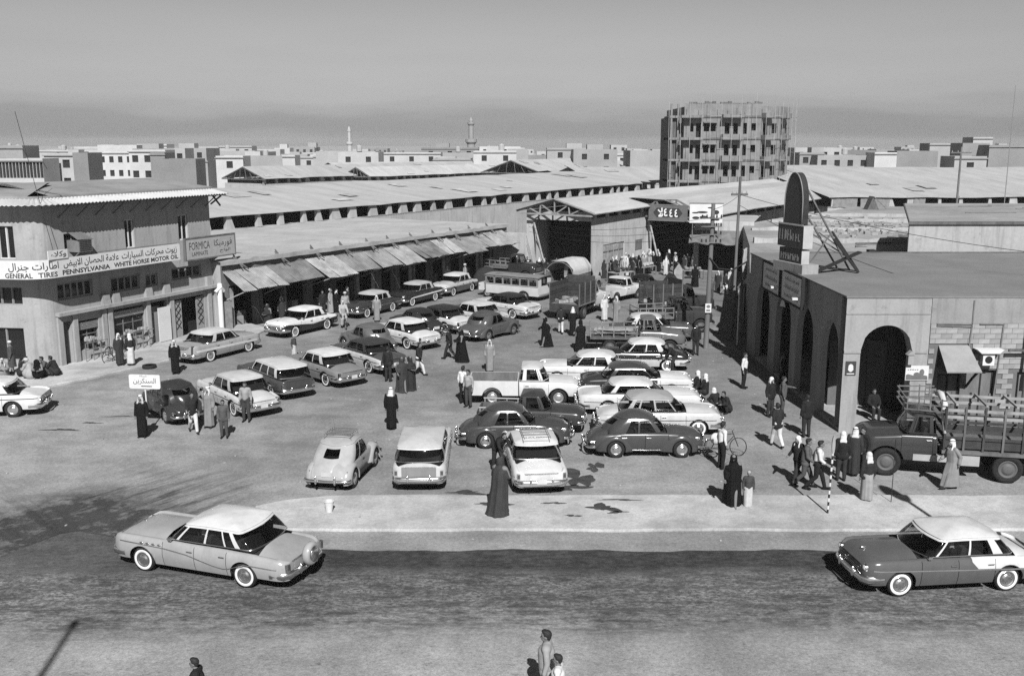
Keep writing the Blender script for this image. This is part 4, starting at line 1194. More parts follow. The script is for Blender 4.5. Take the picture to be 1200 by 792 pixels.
 (-233.0, -224.5, 761, 15.7, 3.7, 0.5, 4, None),
 (170.0, 185.6, 413, 7.2, 8.9, 0.42, 0, None),
 (342.4, 356.3, 984, 9.1, 9.2, 0.5, 2, None),
 (-27.3, -12.3, 815, 7.2, 9.4, 0.36, 2, None),
 (-159.2, -153.8, 324, 7.1, 6.0, 0.42, 4, None),
 (102.7, 109.6, 247, 14.0, 9.6, 0.36, 3, None),
 (-86.2, -73.0, 666, 9.8, 3.5, 0.22, 3, None),
 (395.4, 404.2, 1009, 11.2, 4.1, 0.58, 4, None),
 (135.7, 148.9, 316, 15.8, 8.5, 0.36, 4, None),
 (69.4, 80.6, 734, 7.7, 4.7, 0.5, 3, None),
 (129.3, 138.9, 325, 11.1, 9.9, 0.5, 4, None),
 (90.4, 96.7, 793, 7.2, 3.5, 0.5, 2, None),
 (-76.7, -69.5, 346, 14.2, 7.3, 0.42, 0, None),
 (-93.0, -77.6, 254, 8.6, 7.6, 0.36, 0, None),
 (-90.6, -81.9, 574, 10.0, 4.8, 0.22, 0, None),
 (-36.4, -20.0, 280, 7.6, 9.3, 0.58, 3, None),
 (-130.1, -114.0, 250, 10.9, 9.5, 0.5, 0, None),
 (-130.2, -125.0, 285, 10.7, 9.6, 0.22, 2, None),
 (-160.7, -145.7, 391, 10.4, 8.8, 0.36, 0, None),
 (143.6, 152.7, 336, 11.2, 10.4, 0.36, 3, None),
 (-18.9, -9.1, 470, 9.2, 4.0, 0.36, 4, None),
 (-117.8, -104.0, 372, 8.8, 8.8, 0.58, 2, None),
 (111.9, 127.1, 366, 7.4, 9.5, 0.42, 2, None),
 (-81.2, -69.3, 455, 13.4, 5.0, 0.3, 4, None),
 (64.8, 75.2, 803, 11.3, 6.2, 0.22, 3, None),
 (-1.5, 5.3, 329, 9.7, 10.1, 0.36, 0, None),
 (39.4, 48.2, 373, 9.8, 7.0, 0.36, 3, None),
 (132.6, 140.4, 317, 14.6, 8.8, 0.5, 0, None),
 (-7.5, 0.9, 504, 8.1, 9.6, 0.42, 0, None),
 (107.2, 114.2, 355, 13.3, 8.8, 0.22, 3, None),
 (-206.2, -194.5, 746, 7.2, 2.6, 0.58, 0, None),
 (-141.6, -135.7, 409, 13.9, 5.8, 0.3, 0, None),
 (-189.1, -178.0, 1028, 12.3, 2.6, 0.5, 3, None),
]
FARM = {}
def far_plaster(v):
    k = round(v, 2)
    if k not in FARM: FARM[k] = mat('far_plaster_%02d' % int(k*100), .08+k*.66, rough=.95, var=.12, scale=.2, fine=.06, spec=.05)
    return FARM[k]
rr = random.Random(77)
far_sets = {}
for k, (x0, x1, Y, D, h, shd, nw, lab) in enumerate(CITY):
    side = 'left' if (x0/Y) < -.22 else 'right' if x0/Y > .30 else 'middle'
    dist = 'nearer' if Y < 450 else 'remote'
    tone = 'dark' if shd < .28 else 'grey' if shd < .45 else 'pale'
    if lab is None:
        lab2 = 'small %s flat-roofed house among the %s skyline in the %s' % (tone, dist, side); grp = '%s %s houses on the %s skyline' % (tone, dist, side)
    else: lab2 = lab; grp = 'houses on the skyline'
    t = thing('flat_roofed_house', lab2, 'house', ((x0+x1)/2, Y, 0), 0, grp)
    if lab is None: far_sets.setdefault(lab2, []).append((x0/Y, t))
    hw = (x1-x0)/2
    ops = []
    if nw > 0:
        for fl in range(1 if h < 6 else 2):
            zt = h-1.1-3.1*fl
            if zt < 1.5: continue
            for i in range(nw):
                c = 2*hw*(i+.5)/nw; ww = min(1.3, 2*hw/nw*.5)
                ops.append((c-ww/2, c+ww/2, zt-1.4, zt))
    if nw < 0:
        for i in range(-nw*3):
            c = 2*hw*(i+.5)/(-nw*3); ops.append((c-.25, c+.25, h-3.2, h-.6))
    mb = MB()
    wallgrid(mb, (-hw, 0), (1, 0), 2*hw, 0, h, ops, .35)
    mb.quad((hw, 0, 0), (hw, D, 0), (hw, D, h), (hw, 0, h)); mb.quad((-hw, D, 0), (-hw, 0, 0), (-hw, 0, h), (-hw, D, h)); mb.quad((hw, D, 0), (-hw, D, 0), (-hw, D, h), (hw, D, h))
    mb.quad((-hw, 0, h-.35), (hw, 0, h-.35), (hw, D, h-.35), (-hw, D, h-.35))
    mb.build('wall', far_plaster(shd), t)
    for (a, b, c, d) in ops:
        MB().box(a-hw, b-hw, .3, .36, c, d).build('window', DARK, t)
    if rr.random() < .45 and not lab:
        a = rr.uniform(-hw*.7, hw*.3); MB().box(a, a+min(4, hw), 1.5, 5, h-.35, h+rr.choice((.5, .9, 2.0))*(1 if Y > 300 else .6)).build('roof_hut', far_plaster(min(.6, shd+.08)), t)
    if rr.random() < .25 and not lab:
        MB().lathe([(.7, h+.2), (.75, h+1.5), (.1, h+1.8)], 10, c=(rr.uniform(-hw*.6, hw*.6), 2, 0)).build('water_tank', far_plaster(.5), t)
    if Y < 350 and rr.random() < .5:
        MB().box(-hw-.2, hw+.2, -.25, -.005, h-.5, h-.3).build('cornice', far_plaster(.25), t)

_u = ['first', 'second', 'third', 'fourth', 'fifth', 'sixth', 'seventh', 'eighth', 'ninth']
_O = _u+['tenth', 'eleventh', 'twelfth', 'thirteenth', 'fourteenth', 'fifteenth', 'sixteenth', 'seventeenth', 'eighteenth', 'nineteenth', 'twentieth']+['twenty-'+q for q in _u]+['thirtieth']+['thirty-'+q for q in _u]+['fortieth']+['forty-'+q for q in _u]
for k_, v_ in far_sets.items():
    if len(v_) > 1:
        for i, (u_, t) in enumerate(sorted(v_, key=lambda q: q[0])): t['label'] = k_+', %s from left' % _O[min(i, 48)]
# ------------------------------------------------------------------ minarets
def minaret(label, x, Y, z_top, rb, m, loc_z=0):
    t = thing('minaret', label, 'minaret', (x, Y, 0))
    zb_ = z_top*.60
    MB().lathe([(rb*1.05, 0), (rb, zb_)], 12).build('shaft', m, t, smooth=30)
    MB().lathe([(rb, zb_-.8), (rb*1.45, zb_), (rb*1.45, zb_+1.0), (rb*1.3, zb_+1.0), (rb*1.3, zb_+.2), (rb*.6, zb_+.2)], 12).build('gallery', m, t, smooth=30)
    MB().lathe([(rb*.66, zb_), (rb*.6, z_top*.88)], 12).build('upper_shaft', m, t, smooth=30)
    MB().lathe([(rb*.6, z_top*.87), (rb*.9, z_top*.9), (rb*.9, z_top*.93), (rb*.5, z_top*.93)], 12).build('upper_gallery', m, t, smooth=30)
    MB().lathe([(rb*.5, z_top*.93), (rb*.55, z_top*.955), (rb*.35, z_top*.985), (.04, z_top*1.02)], 12).build('cap', m, t, smooth=30)
minaret('tall grey minaret with ringed gallery on the skyline left of centre', -14.3, 350, 20.6, 1.35, far_plaster(.30))
minaret('slender white minaret far away on the left skyline', -78, 480, 19.8, 1.15, far_plaster(.55))

# ------------------------------------------------------------------ scaffolded block of flats
CONC = plaster('raw_concrete', .215, scale=.8, var=.2)
CONCD = plaster('raw_block', .13, scale=.9, var=.22)
tower = thing('unfinished_apartment_block', 'unfinished five-storey concrete apartment block wrapped in scaffolding poles', 'building', (24.0, 140, 0))
tower.scale = (.86, 1, 1)
zf = [.4, 3.35, 6.4, 9.3, 12.25, 15.25]
mb = MB(); ops = []
wz = lambda i: (zf[i]+.95, zf[i]+2.1)
for i in range(5):
    a, b = wz(i)
    ops += [(.95, 1.55, a, b), (1.95, 2.75, zf[i]+.15, b), (3.2, 4.1, a+.05, b), (4.3, 5.15, a+.05, b), (6.6, 7.4, a-.3, b+.05), (8.0, 8.75, zf[i]+.15, b), (9.6, 10.2, a-.3, b+.05), (10.9, 11.7, a+.15, b)]
wallgrid(mb, (0, 0), (1, 0), 12.4, 0, 17.0, [(a, b, c, min(d, 15.2)) for a, b, c, d in ops], .3)
faces = [(12.0, 0.0, 22, 4.2), None, None]
f1 = (12.4, 0.); a1 = R(24); f2 = (f1[0]+4.0*math.cos(a1), f1[1]+4.0*math.sin(a1)); a2 = R(52); f3 = (f2[0]+4.2*math.cos(a2), f2[1]+4.2*math.sin(a2))
for (fx, fy), aa, ln in ((f1, a1, 4.0), (f2, a2, 4.2)):
    ops2 = []
    for i in range(5):
        a, b = wz(i); ops2 += [(.5, 1.4, zf[i]+.2, b), (2.3, 3.3, a-.2, b)]
    wallgrid(mb, (fx, fy), (math.cos(aa), math.sin(aa)), ln, 0, 16.7, [(a, b, c, min(d, 15.2)) for a, b, c, d in ops2], .3)
ex2 = f3
mb.quad((ex2[0], ex2[1], 0), (ex2[0], 16, 0), (ex2[0], 16, 16.6), (ex2[0], ex2[1], 16.6))
mb.quad((-.001, 16, 0), (-.001, 0, 0), (-.001, 0, 16.6), (-.001, 16, 16.6))
mb.quad((ex2[0], 16, 0), (0, 16, 0), (0, 16, 16.6), (ex2[0], 16, 16.6))
mb.build('wall', CONC, tower)
MB().box(.3, 12, .8, 14, .1, 16.2).build('dark_inside', DARK, tower)
mb = MB(); mb.prism([(12.1, .9), (f2[0]-.2, f2[1]+.8), (f3[0]-.6, f3[1]+.3), (f3[0]-.6, 15), (12.1, 15)], .1, 15.9, plane='xy'); mb.build('dark_inside', DARK, tower)
for i in range(1, 6):
    z = zf[i]
    MB().box(-.7, 2.9, -1.25, -.004, z-.18, z+.18).build('balcony_slab', CONC, tower)
    MB().box(6.0, 9.4, -1.35, -.004, z-.15, z+.62 if i < 5 else z+.3).build('balcony', CONC, tower)
    MB().box(-.05, 12.45, -.12, -.005, z-.13, z+.13).build('floor_band', CONCD, tower)
    for (fx, fy), aa in ((f1, a1), (f2, a2)):
        o = MB().box(.2, 2.0, -1.2, -.004, z-.15, z+.5).build('balcony', CONC, tower); o.location = (fx, fy, 0); o.rotation_euler.z = aa
        o = MB().box(-.02, 4.1, -.12, -.005, z-.13, z+.13).build('floor_band', CONCD, tower); o.location = (fx, fy, 0); o.rotation_euler.z = aa
    # dark side wing to the left
    MB().box(-2.2, -.6, .6, 6, z-.16, z+.16).build('wing_slab', CONC, tower)
MB().box(-2.2, -.02, 1.2, 9, 0, 15.2).build('stair_wing', CONCD, tower)
for k, x in enumerate((-2.1, -1.0)):
    MB().box(x, x+.3, .65, .95, 0, 17.0).build('column', CONC, tower)
mb = MB(); rr = random.Random(2)
for x in [.2+.62*i for i in range(20)]:
    mb.box(x, x+rr.uniform(.4, .62), 0, .3, 17.0, 17.0+rr.choice((0.02, .1, .25, .35)))
mb.build('ragged_parapet', CONCD, tower)
for x in (4.4, 8.3, 11.4, 15.0): MB().beam((x, 1, 17), (x, 1, 18.4), .06).build('rebar', STEEL, tower)
for i in range(5):
    for x0 in (3.1,): MB().box(x0, x0+2.2, -.55, -.004, zf[i]+2.15, zf[i]+2.3).build('window_hood', CONC, tower)
scaf = thing('scaffolding', 'thin upright scaffolding poles standing round the unfinished apartment block', 'scaffolding', (24.0, 140, 0))
scaf.scale = (.86, 1, 1)
SP = mat('scaffold_pole', .36, rough=.7, var=.2, scale=2)
px = [(-2.7, -1.3), (-.9, -1.7), (.6, -1.7), (2.4, -1.7), (3.9, -1.6), (5.6, -1.8), (7.2, -1.8), (8.8, -1.8), (9.9, -1.7), (11.2, -1.7), (12.8, -1.6), (14.4, -.9), (15.9, -.2), (17.1, .8), (18.1, 2.2), (19.3, 3.6), (20.0, 5.4)]
for k, (x, y) in enumerate(px):
    MB().tube([(x, y, 0), (x+rr.uniform(-.1, .1), y, 9), (x+rr.uniform(-.15, .15), y, 17.6+rr.uniform(-.8, .9))], .034, 6).build('upright', SP, scaf)
for z in (3.3, 6.35, 9.25, 12.2, 15.2):
    for a, b in zip(px, px[1:]):
        if rr.random() < .3: MB().tube([(a[0], a[1], z+.1), (b[0], b[1], z+.1)], .028, 5).build('ledger', SP, scaf)

# ================================================================== ARCADE BUILDING at right
PL_D = plaster('arcade_plaster', .315, scale=.7, var=.09)
arcade = thing('arcade_building', 'plastered flat-roofed arcade building with tall arches at right of the street', 'building', (13.2, 38.2, 0))
HD = 5.5
def archwall(mb, O, ex, Wd, z1, arches, depth, m=0, seg=14, pointed=0.):
    O = Vector((O[0], O[1], 0)); ex = Vector((ex[0], ex[1], 0)).normalized(); inn = -ex.cross(Vector((0, 0, 1)))
    P = lambda x, z, d=0.: tuple(O+ex*x+inn*d+Vector((0, 0, z)))
    for dd, flip in ((0., False), (depth, True)):
        x = 0.
        for (a, b, sp, rise) in list(arches)+[(Wd, Wd, 0, 0)]:
            if a > x:
                q = [P(x, 0, dd), P(a, 0, dd), P(a, z1, dd), P(x, z1, dd)]
                mb.poly(q[::-1] if flip else q)
            if b > a:
                cs = []
                for i in range(seg+1):
                    t = -1+2*i/seg
                    zz = sp+rise*math.sqrt(max(0, 1-abs(t)**(2-pointed)))
                    cs.append((a+(b-a)*(t+1)/2, zz))
                for (xa, za_), (xb, zb_) in zip(cs, cs[1:]):
                    q = [P(xa, za_, dd), P(xb, zb_, dd), P(xb, z1, dd), P(xa, z1, dd)]
                    mb.poly(q[::-1] if flip else q)
                    if not flip: mb.quad(P(xb, zb_, 0), P(xa, za_, 0), P(xa, za_, depth), P(xb, zb_, depth))
                if not flip:
                    mb.quad(P(a, 0, 0), P(a, 0, depth), P(a, sp, depth), P(a, sp, 0)); mb.quad(P(b, 0, depth), P(b, 0, 0), P(b, sp, 0), P(b, sp, depth))
            x = b
mb = MB()
archwall(mb, (0, 0), (1, 0), 3.35, HD, [(.66, 2.72, 3.36, 1.04)], .55)
archwall(mb, (0, 15.8), (0, -1), 15.8-.56, HD, [(15.8-14.1, 15.8-11.4, 3.05, 1.25), (15.8-10.2, 15.8-7.5, 3.05, 1.25), (15.8-6.55, 15.8-4.0, 3.05, 1.25), (15.8-2.9, 15.8-.6, 3.05, 1.25)], .3)
mb.quad((0, 15.8, 0), (0, 15.8, HD), (25, 15.8, HD), (25, 15.8, 0))
mb.build('wall', PL_D, arcade)
mb = MB()
wallgrid(mb, (3.35, .03), (1, 0), 14, 0, HD, [(3.82-3.35, 4.76-3.35, .05, 2.42), (5.12-3.35, 6.12-3.35, .05, 2.58), (7.0-3.35, 8.2-3.35, .05, 2.5)], .25)
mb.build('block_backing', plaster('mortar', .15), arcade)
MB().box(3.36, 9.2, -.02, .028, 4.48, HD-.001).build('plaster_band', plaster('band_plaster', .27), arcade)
mb = MB(); mb.box(3.3, 12, 3.25, 3.45, 0, 5.2); mb.box(3.25, 3.45, 3.45, 15.5, 0, 5.2); mb.box(.02, 3.2, 15.3, 15.5, 0, 5.2); mb.build('inner_wall', plaster('inner_plaster_shade', .09), arcade)  # wall tone lowered so its colour carries the shade inside the arches
for k in range(4):
    y = 4.3+k*2.9; MB().box(3.18, 3.24, y, y+1.9, .1, 2.7).build('shop_door', WOOD, arcade)
for k in range(3):
    MB().box(.75+k*.85, 1.52+k*.85, 3.9, 3.96, .1, 3.0).build('shop_door', WOOD, arcade)
MB().box(.05, 3.2, .1, 15.2, .0, .11).build('arcade_floor', PAVE, arcade)
mb = MB(); mb.box(.06, 24.9, .06, 15.7, HD-.35, HD-.06); mb.build('ceiling_slab', plaster('shade_toned_ceiling', .10), arcade)  # dark colour stands in for the shade under the arcade ceiling
ROOF_D = mat('cement_roof', .195, rough=.97, var=.12, scale=.5, bump=.3, fine=.08, spec=.08)
mb = MB(); mb.box(-.04, 25, -.04, 15.85, HD, HD+.07); mb.build('roof', ROOF_D, arcade)
mb = MB(); mb.box(2.5, 25, 15.6, 15.75, HD+.071, HD+.13); mb.build('roof_kerb', WOOD, arcade)
# impost mouldings
MB().box(.0, .66, -.04, -.002, 3.28, 3.38).build('impost', PL_D, arcade); MB().box(2.72, 3.3, -.04, -.002, 3.28, 3.38).build('impost', PL_D, arcade)
mb = MB(); mb.box(0, 3.34, -.03, -.002, 4.85, 4.9); mb.build('string_course', PL_D, arcade)
# concrete blocks of the shop wall, one by one
BLK = mat('concrete_block', .29, rough=.95, var=.16, scale=5, bump=.2, rnd=.16)
bmesh_ = []
for w in (.425, .205):
    q = MB(); b_ = .012
    q.box(-w/2, w/2, -.028, .0, -.095, .095); 
    bmesh_.append(q.mesh('block', BLK))
ops = [(3.75, 5.1, 1.0, 3.62), (5.05, 6.18, 1.0, 2.62), (6.95, 8.25, 1, 2.55)]
rr = random.Random(9); nb = 0
for r_ in range(17):
    z = 1.1+.205*r_
    if z > 4.4: break
    x = 3.38+(.215 if r_ % 2 else 0)
    if r_ % 2:
        inst('block', bmesh_[1], arcade, (3.38+.105, .028-rr.uniform(0, .012), z))
    while x+.425 < 9.1:
        c = x+.215
        if not any(a-.2 < c < b+.2 and lo < z < hi for a, b, lo, hi in ops):
            inst('block', bmesh_[0], arcade, (c, .028-rr.uniform(0, .014), z)); nb += 1
        x += .432
# doors in the block wall
for x0, x1, zt in ((3.82, 4.76, 2.42), (5.12, 6.12, 2.58), (7.0, 8.2, 2.5)):
    w = MB().box(x0, x1, .2, .26, .06, zt).build('door', WOOD, arcade)
    mb = MB(); mb.box((x0+x1)/2-.03, (x0+x1)/2+.03, .17, .198, .06, zt); mb.box(x0, x0+.07, .17, .198, .06, zt); mb.box(x1-.07, x1, .17, .198, .06, zt); mb.box(x0+.07, x1-.07, .17, .198, zt-.08, zt); mb.build('door_frame', DARK, w)
# sloping hood over the first door
hd = MB(); hd.quad((3.75, 0, 3.6), (3.75, -.95, 2.72), (5.12, -.95, 2.72), (4.95, 0, 3.6)); hd.quad((3.75, 0, 3.57), (4.95, 0, 3.57), (5.12, -.95, 2.69), (3.75, -.95, 2.69)); hd.build('door_hood', mat('hood_sheet', .26, rough=.8), arcade)
hd = MB(); hd.tri((3.76, 0, 3.55), (3.76, 0, 2.72), (3.76, -.93, 2.70)); hd.tri((3.76, 0, 3.55), (3.76, -.93, 2.70), (3.76, 0, 2.72)); hd.beam((4.95, -.03, 1.9), (4.95, -.55, 2.4), .07); hd.beam((4.95, -.55, 2.4), (4.95, -.9, 2.68), .07); hd.build('hood_bracket', DARK, arcade)
# white fan box
fan = thing('wall_fan_box', 'white box with round black fan hole on the block wall', 'fan', (13.2, 38.2, 0))
MB().box(5.42, 5.88, -.3, -.03, 2.84, 3.3).build('box', SIGNW, fan)
MB().prism([(5.12, 3.5), (6.18, 3.5), (6.02, 3.34), (5.3, 3.34)], -.42, -.03).build('shelf', SIGNW, fan)
q = MB(); q.poly([(5.65+.15*math.cos(a*PI/12), -.304, 3.07+.15*math.sin(a*PI/12)) for a in range(24)]); q.build('fan_hole', DARK, fan)
# posters
po = thing('car_poster', 'white poster with a dark drawing beside the right arch pier', 'poster', (13.2, 38.2, 0))
MB().box(2.5, 3.42, -.05, -.045, 2.18, 2.78).build('sheet', SIGNW, po)
q = MB(); q.poly([(2.52, -.053, 2.2), (3.4, -.053, 2.2), (3.38, -.053, 2.36), (3.1, -.053, 2.42), (2.9, -.053, 2.36), (2.6, -.053, 2.44), (2.52, -.053, 2.4)]); q.poly([(3.15+.1*math.cos(a*PI/6), -.054, 2.5+.14*math.sin(a*PI/6)) for a in range(12)]); q.poly([(2.95+.13*math.cos(a*PI/6), -.055, 2.42+.09*math.sin(a*PI/6)) for a in range(12)]); q.build('picture', BOARDD, po)
q = MB(); rr = random.Random(1)
for i in range(5): q.box(2.58+i*.09, 2.64+i*.09, -.0535, -.0525, 2.6, 2.61+rr.uniform(.01, .03))
q.build('script', INK, po)
po = thing('pear_poster', 'small dark poster with a pale pear shape on the arcade corner pier', 'poster', (13.2, 38.2, 0))
MB().box(.10, .52, -.03, -.02, 2.38, 2.95).build('sheet', mat('poster_dark', .05), po)
q = MB(); q.poly([(.31+(.12+.03*math.sin(a*PI/8))*math.cos(a*PI/8)*(1.1 if a > 8 else .8), -.034, 2.68+.16*math.sin(a*PI/8)) for a in range(16)]); q.build('picture', SIGNW, po)
q = MB(); q.box(.16, .46, -.034, -.032, 2.42, 2.46); q.build('script', SIGNW, po)
lan = thing('wall_lantern', 'pale box lantern fixed at springing of the front arch', 'lantern', (13.2, 38.2, 0))
q = MB(); q.box(2.5, 2.72, -.22, -.03, 2.85, 3.25); q.build('case', PL_D, lan); q = MB(); q.prism([(2.44, 3.25), (2.78, 3.25), (2.61, 3.42)], -.26, -.02); q.build('cap', PL_D, lan)
# conduit on the block wall
q = MB(); 
for a, b in (((3.6, -.03, 4.46), (5.0, -.03, 4.46)), ((5.0, -.03, 4.46), (4.95, -.03, 3.6)), ((5.3, -.03, 4.46), (6.25, -.03, 4.46)), ((6.25, -.03, 4.46), (6.1, -.03, 1.5)), ((3.6, -.03, 4.4), (5.0, -.03, 4.36)), ((5.0, -.03, 5.4), (5.0, -.03, 4.46))): q.beam(a, b, .05)
q.build('conduit', WOOD, arcade)
ep = thing('service_pole', 'dark service pole with cross bar in front of the block wall', 'pole', (20.35, 37.9, 0))
MB().tube([(0, 0, 0), (.05, 0, 5.6)], [.08, .06], 8).build('mast', WOOD, ep); MB().beam((-.75, 0, 3.45), (.6, 0, 3.45), .09).build('cross_bar', WOOD, ep)
q = MB(); q.box(.15, .32, -.1, .1, 2.2, 2.7); q.build('meter_box', DARK, ep)
# facade name boards
def script_rows(par, y0, y1, x, rows, seed):
    rr = random.Random(seed); q = MB()
    for z, hgt in rows:
        y = y0
        while y < y1:
            w = rr.uniform(.06, .16)
            q.quad((x, y, z), (x, y+w*.7, z), (x, y+w*.55, z+hgt*rr.uniform(.5, 1)), (x, y+w*.1, z+hgt*rr.uniform(.5, 1))); y += w+.05
    q.build('lettering', INK, par)
for k, (y0, y1) in enumerate(((8.75, 11.9), (5.05, 8.35))):
    sg = thing('name_board', ['pale framed name board on the arcade facade, farther from the corner', 'pale framed name board on the arcade facade, nearer the corner'][k], 'sign', (13.2, 38.2, 0), 0, 'name boards on the arcade')
    MB().box(-.30, -.24, y0, y1, 4.25, 5.55).build('board', SIGNW, sg)
    q = MB(); 
    for z in (4.17, 5.55): q.box(-.34, -.2, y0-.08, y1+.08, z, z+.08)
    for y in (y0-.08, y1): q.box(-.34, -.2, y, y+.08, 4.25, 5.55)
    q.build('frame', DARK, sg)
    script_rows(sg, y0+.5, y1-.5, -.304, [(5.2, .16), (4.8, .24), (4.42, .18)], 10+k)
    MB().cbox((-.45, y0+.35, 4.62), (.35, .18, .1)).build('lamp_arm', SIGNW, sg)
# roof advertisement
ad_ = thing('roof_advertisement', 'tall dark oval advertising sign above two lettered boxes on arcade roof', 'sign', (13.25, 46.0, 0), R(-74))
SGD = mat('sign_dark_paint', .035, rough=.4, var=.3, scale=2.5); SGE = mat('sign_edge', .42, rough=.5); SGL2 = mat('sign_rim', .22, rough=.5)
MB().box(-1.2, 1.3, -.35, .5, HD+.07, HD+.5).build('plinth', PL_D, ad_)
MB().box(-.95, .95, -.2, .2, HD+.5, 6.65).build('lower_box', SGD, ad_); MB().box(.951, .965, -.2, .2, HD+.5, 6.65).build('sunlit_box_edge', SGE, ad_)  # pale end sheets on both boxes: their sunlit side put into the colour
MB().box(-1.08, 1.08, -.25, .25, 6.72, 7.78).build('upper_box', SGD, ad_); MB().box(1.081, 1.095, -.25, .25, 6.72, 7.78).build('sunlit_box_edge', SGE, ad_)
ov = []
for i in range(25):
    a = PI*i/24; ov.append((1.02*.74*math.cos(a), 8.7+1.45*math.sin(a)))
ov = [(.755, 7.8)]+ov+[(-.755, 7.8)]
MB().prism(ov, -.16, .16).build('oval_panel', SGD, ad_, smooth=30)
rim = MB(); rim.tube([(a*1.02, -.17, b) for a, b in ov], .028, 6); rim.build('oval_rim', SGL2, ad_, smooth=True)  # paler tube along the oval outline
MB().box(-1.05, 1.05, -.27, -.252, 7.74, 7.82).build('trim', SGE, ad_)
q = MB(); rr = random.Random(8); x = -.95
SGL = mat('sign_letters', .30, rough=.5)
while x < .85:
    w = .19; hgt = .5 if rr.random() < .45 else .34
    q.box(x, x+.06, -.256, -.252, 7.02, 7.02+hgt); 
    if rr.random() < .7: q.box(x+.06, x+.15, -.256, -.252, 7.02+hgt*rr.choice((.0, .45, .9)), 7.07+hgt*rr.choice((0., .45, .9))+.02)
    x += w+.04
x = -.82
while x < .7:
    q.box(x, x+.05, -.206, -.202, 6.12, 6.12+.3); q.box(x+.05, x+.14, -.206, -.202, 6.12+.3*rr.choice((0, .5, .9)), 6.17+.3*.5); x += .2
q.build('lettering', SGL, ad_)
q = MB(); q.beam((.3, .2, 9.6), (.5, 2.7, HD+.1), .07); q.beam((-.6, .2, 9.2), (-.5, 2.7, HD+.1), .07); q.beam((.4, .2, 7.6), (.5, 2.4, 6.3), .05); q.beam((.45, 1.6, 7.3), (.45, .3, HD+.1), .05); q.beam((-.5, 1.6, 7.3), (.5, 2.2, 6.6), .05); q.build('brace', WOOD, ad_)
q = MB(); q.beam((.9, .6, HD+.1), (1.1, 2.8, HD+1.0), .35, .06); q.beam((.1, 1.9, HD+1.9), (.9, 2.9, HD+.1), .4, .06); q.beam((.6, 1.7, HD+1.6), (1.5, 2.5, HD+.1), .3, .06); q.build('loose_board', DARK, ad_)
tri = thing('warning_triangle', 'small white triangular plate on the arcade facade under the name boards', 'sign', (13.2, 38.2, 0))
q = MB(); q.prism([(-.22, 0), (.22, 0), (0, .5)], -.02, .02); o = q.build('plate', SIGNW, tri); o.location = (-.12, 8.6, 3.75); o.rotation_euler.z = R(-70)

# ================================================================== VEHICLES
def lin(pts, x):
    if x <= pts[0][0]: return pts[0][1]
    for (a, b), (c, d) in zip(pts, pts[1:]):
        if x <= c: return b+(d-b)*(x-a)/(c-a) if c > a else d
    return pts[-1][1]
def sm(pts, x, w=.14):
    return sum(lin(pts, x+w*k/3) for k in range(-3, 4))/7

WHEEL = {}
def wheel_meshes(r, wd, white):
    k = (round(r, 3), wd, white)
    if k in WHEEL: return WHEEL[k]
    h = wd/2; q = r*.62
    ty = MB().lathe([(q*.96, -h*.7), (q, -h*.92), (r*.86, -h), (r*.96, -h*.86), (r, -h*.55), (r, h*.55), (r*.96, h*.86), (r*.86, h), (q, h*.92), (q*.96, h*.7)], 28, axis='y', close=False).mesh('wheel', RUBBER, smooth=True)
    ww = MB().lathe([(q*1.0, h*.935), (r*.68, h*1.0), (r*.80, h*1.015), (r*.82, h*.985)], 28, axis='y', close=False).mesh('whitewall', WHITEWALL, smooth=True) if white else None
    hc = MB().lathe([(q*1.02, h*.80), (q*1.0, h*.96), (q*.86, h*.90), (q*.80, h*.72), (q*.62, h*.78), (q*.55, h*1.02), (q*.35, h*1.12), (0.001, h*1.18)], 24, axis='y', close=False).mesh('hubcap', [CHROME], smooth=True)
    WHEEL[k] = (ty, ww, hc)
    return WHEEL[k]
def add_wheels(root, xs, yo, r, wd=.17, white=True, cap=None, dual=()):
    """yo: y of the outer tyre face"""
    ty, ww, hc = wheel_meshes(r, wd, white)
    for x in xs:
        for s in (1, -1):
            # lathe axis along -y: outer side is -y; turn it round for the left side
            w = inst('wheel', ty, root, (x, s*(yo-wd/2), r), (0, 0, 0 if s < 0 else PI))
            if ww: inst('whitewall', ww, w)
            inst('hubcap', hc, w, m=cap if cap else None)

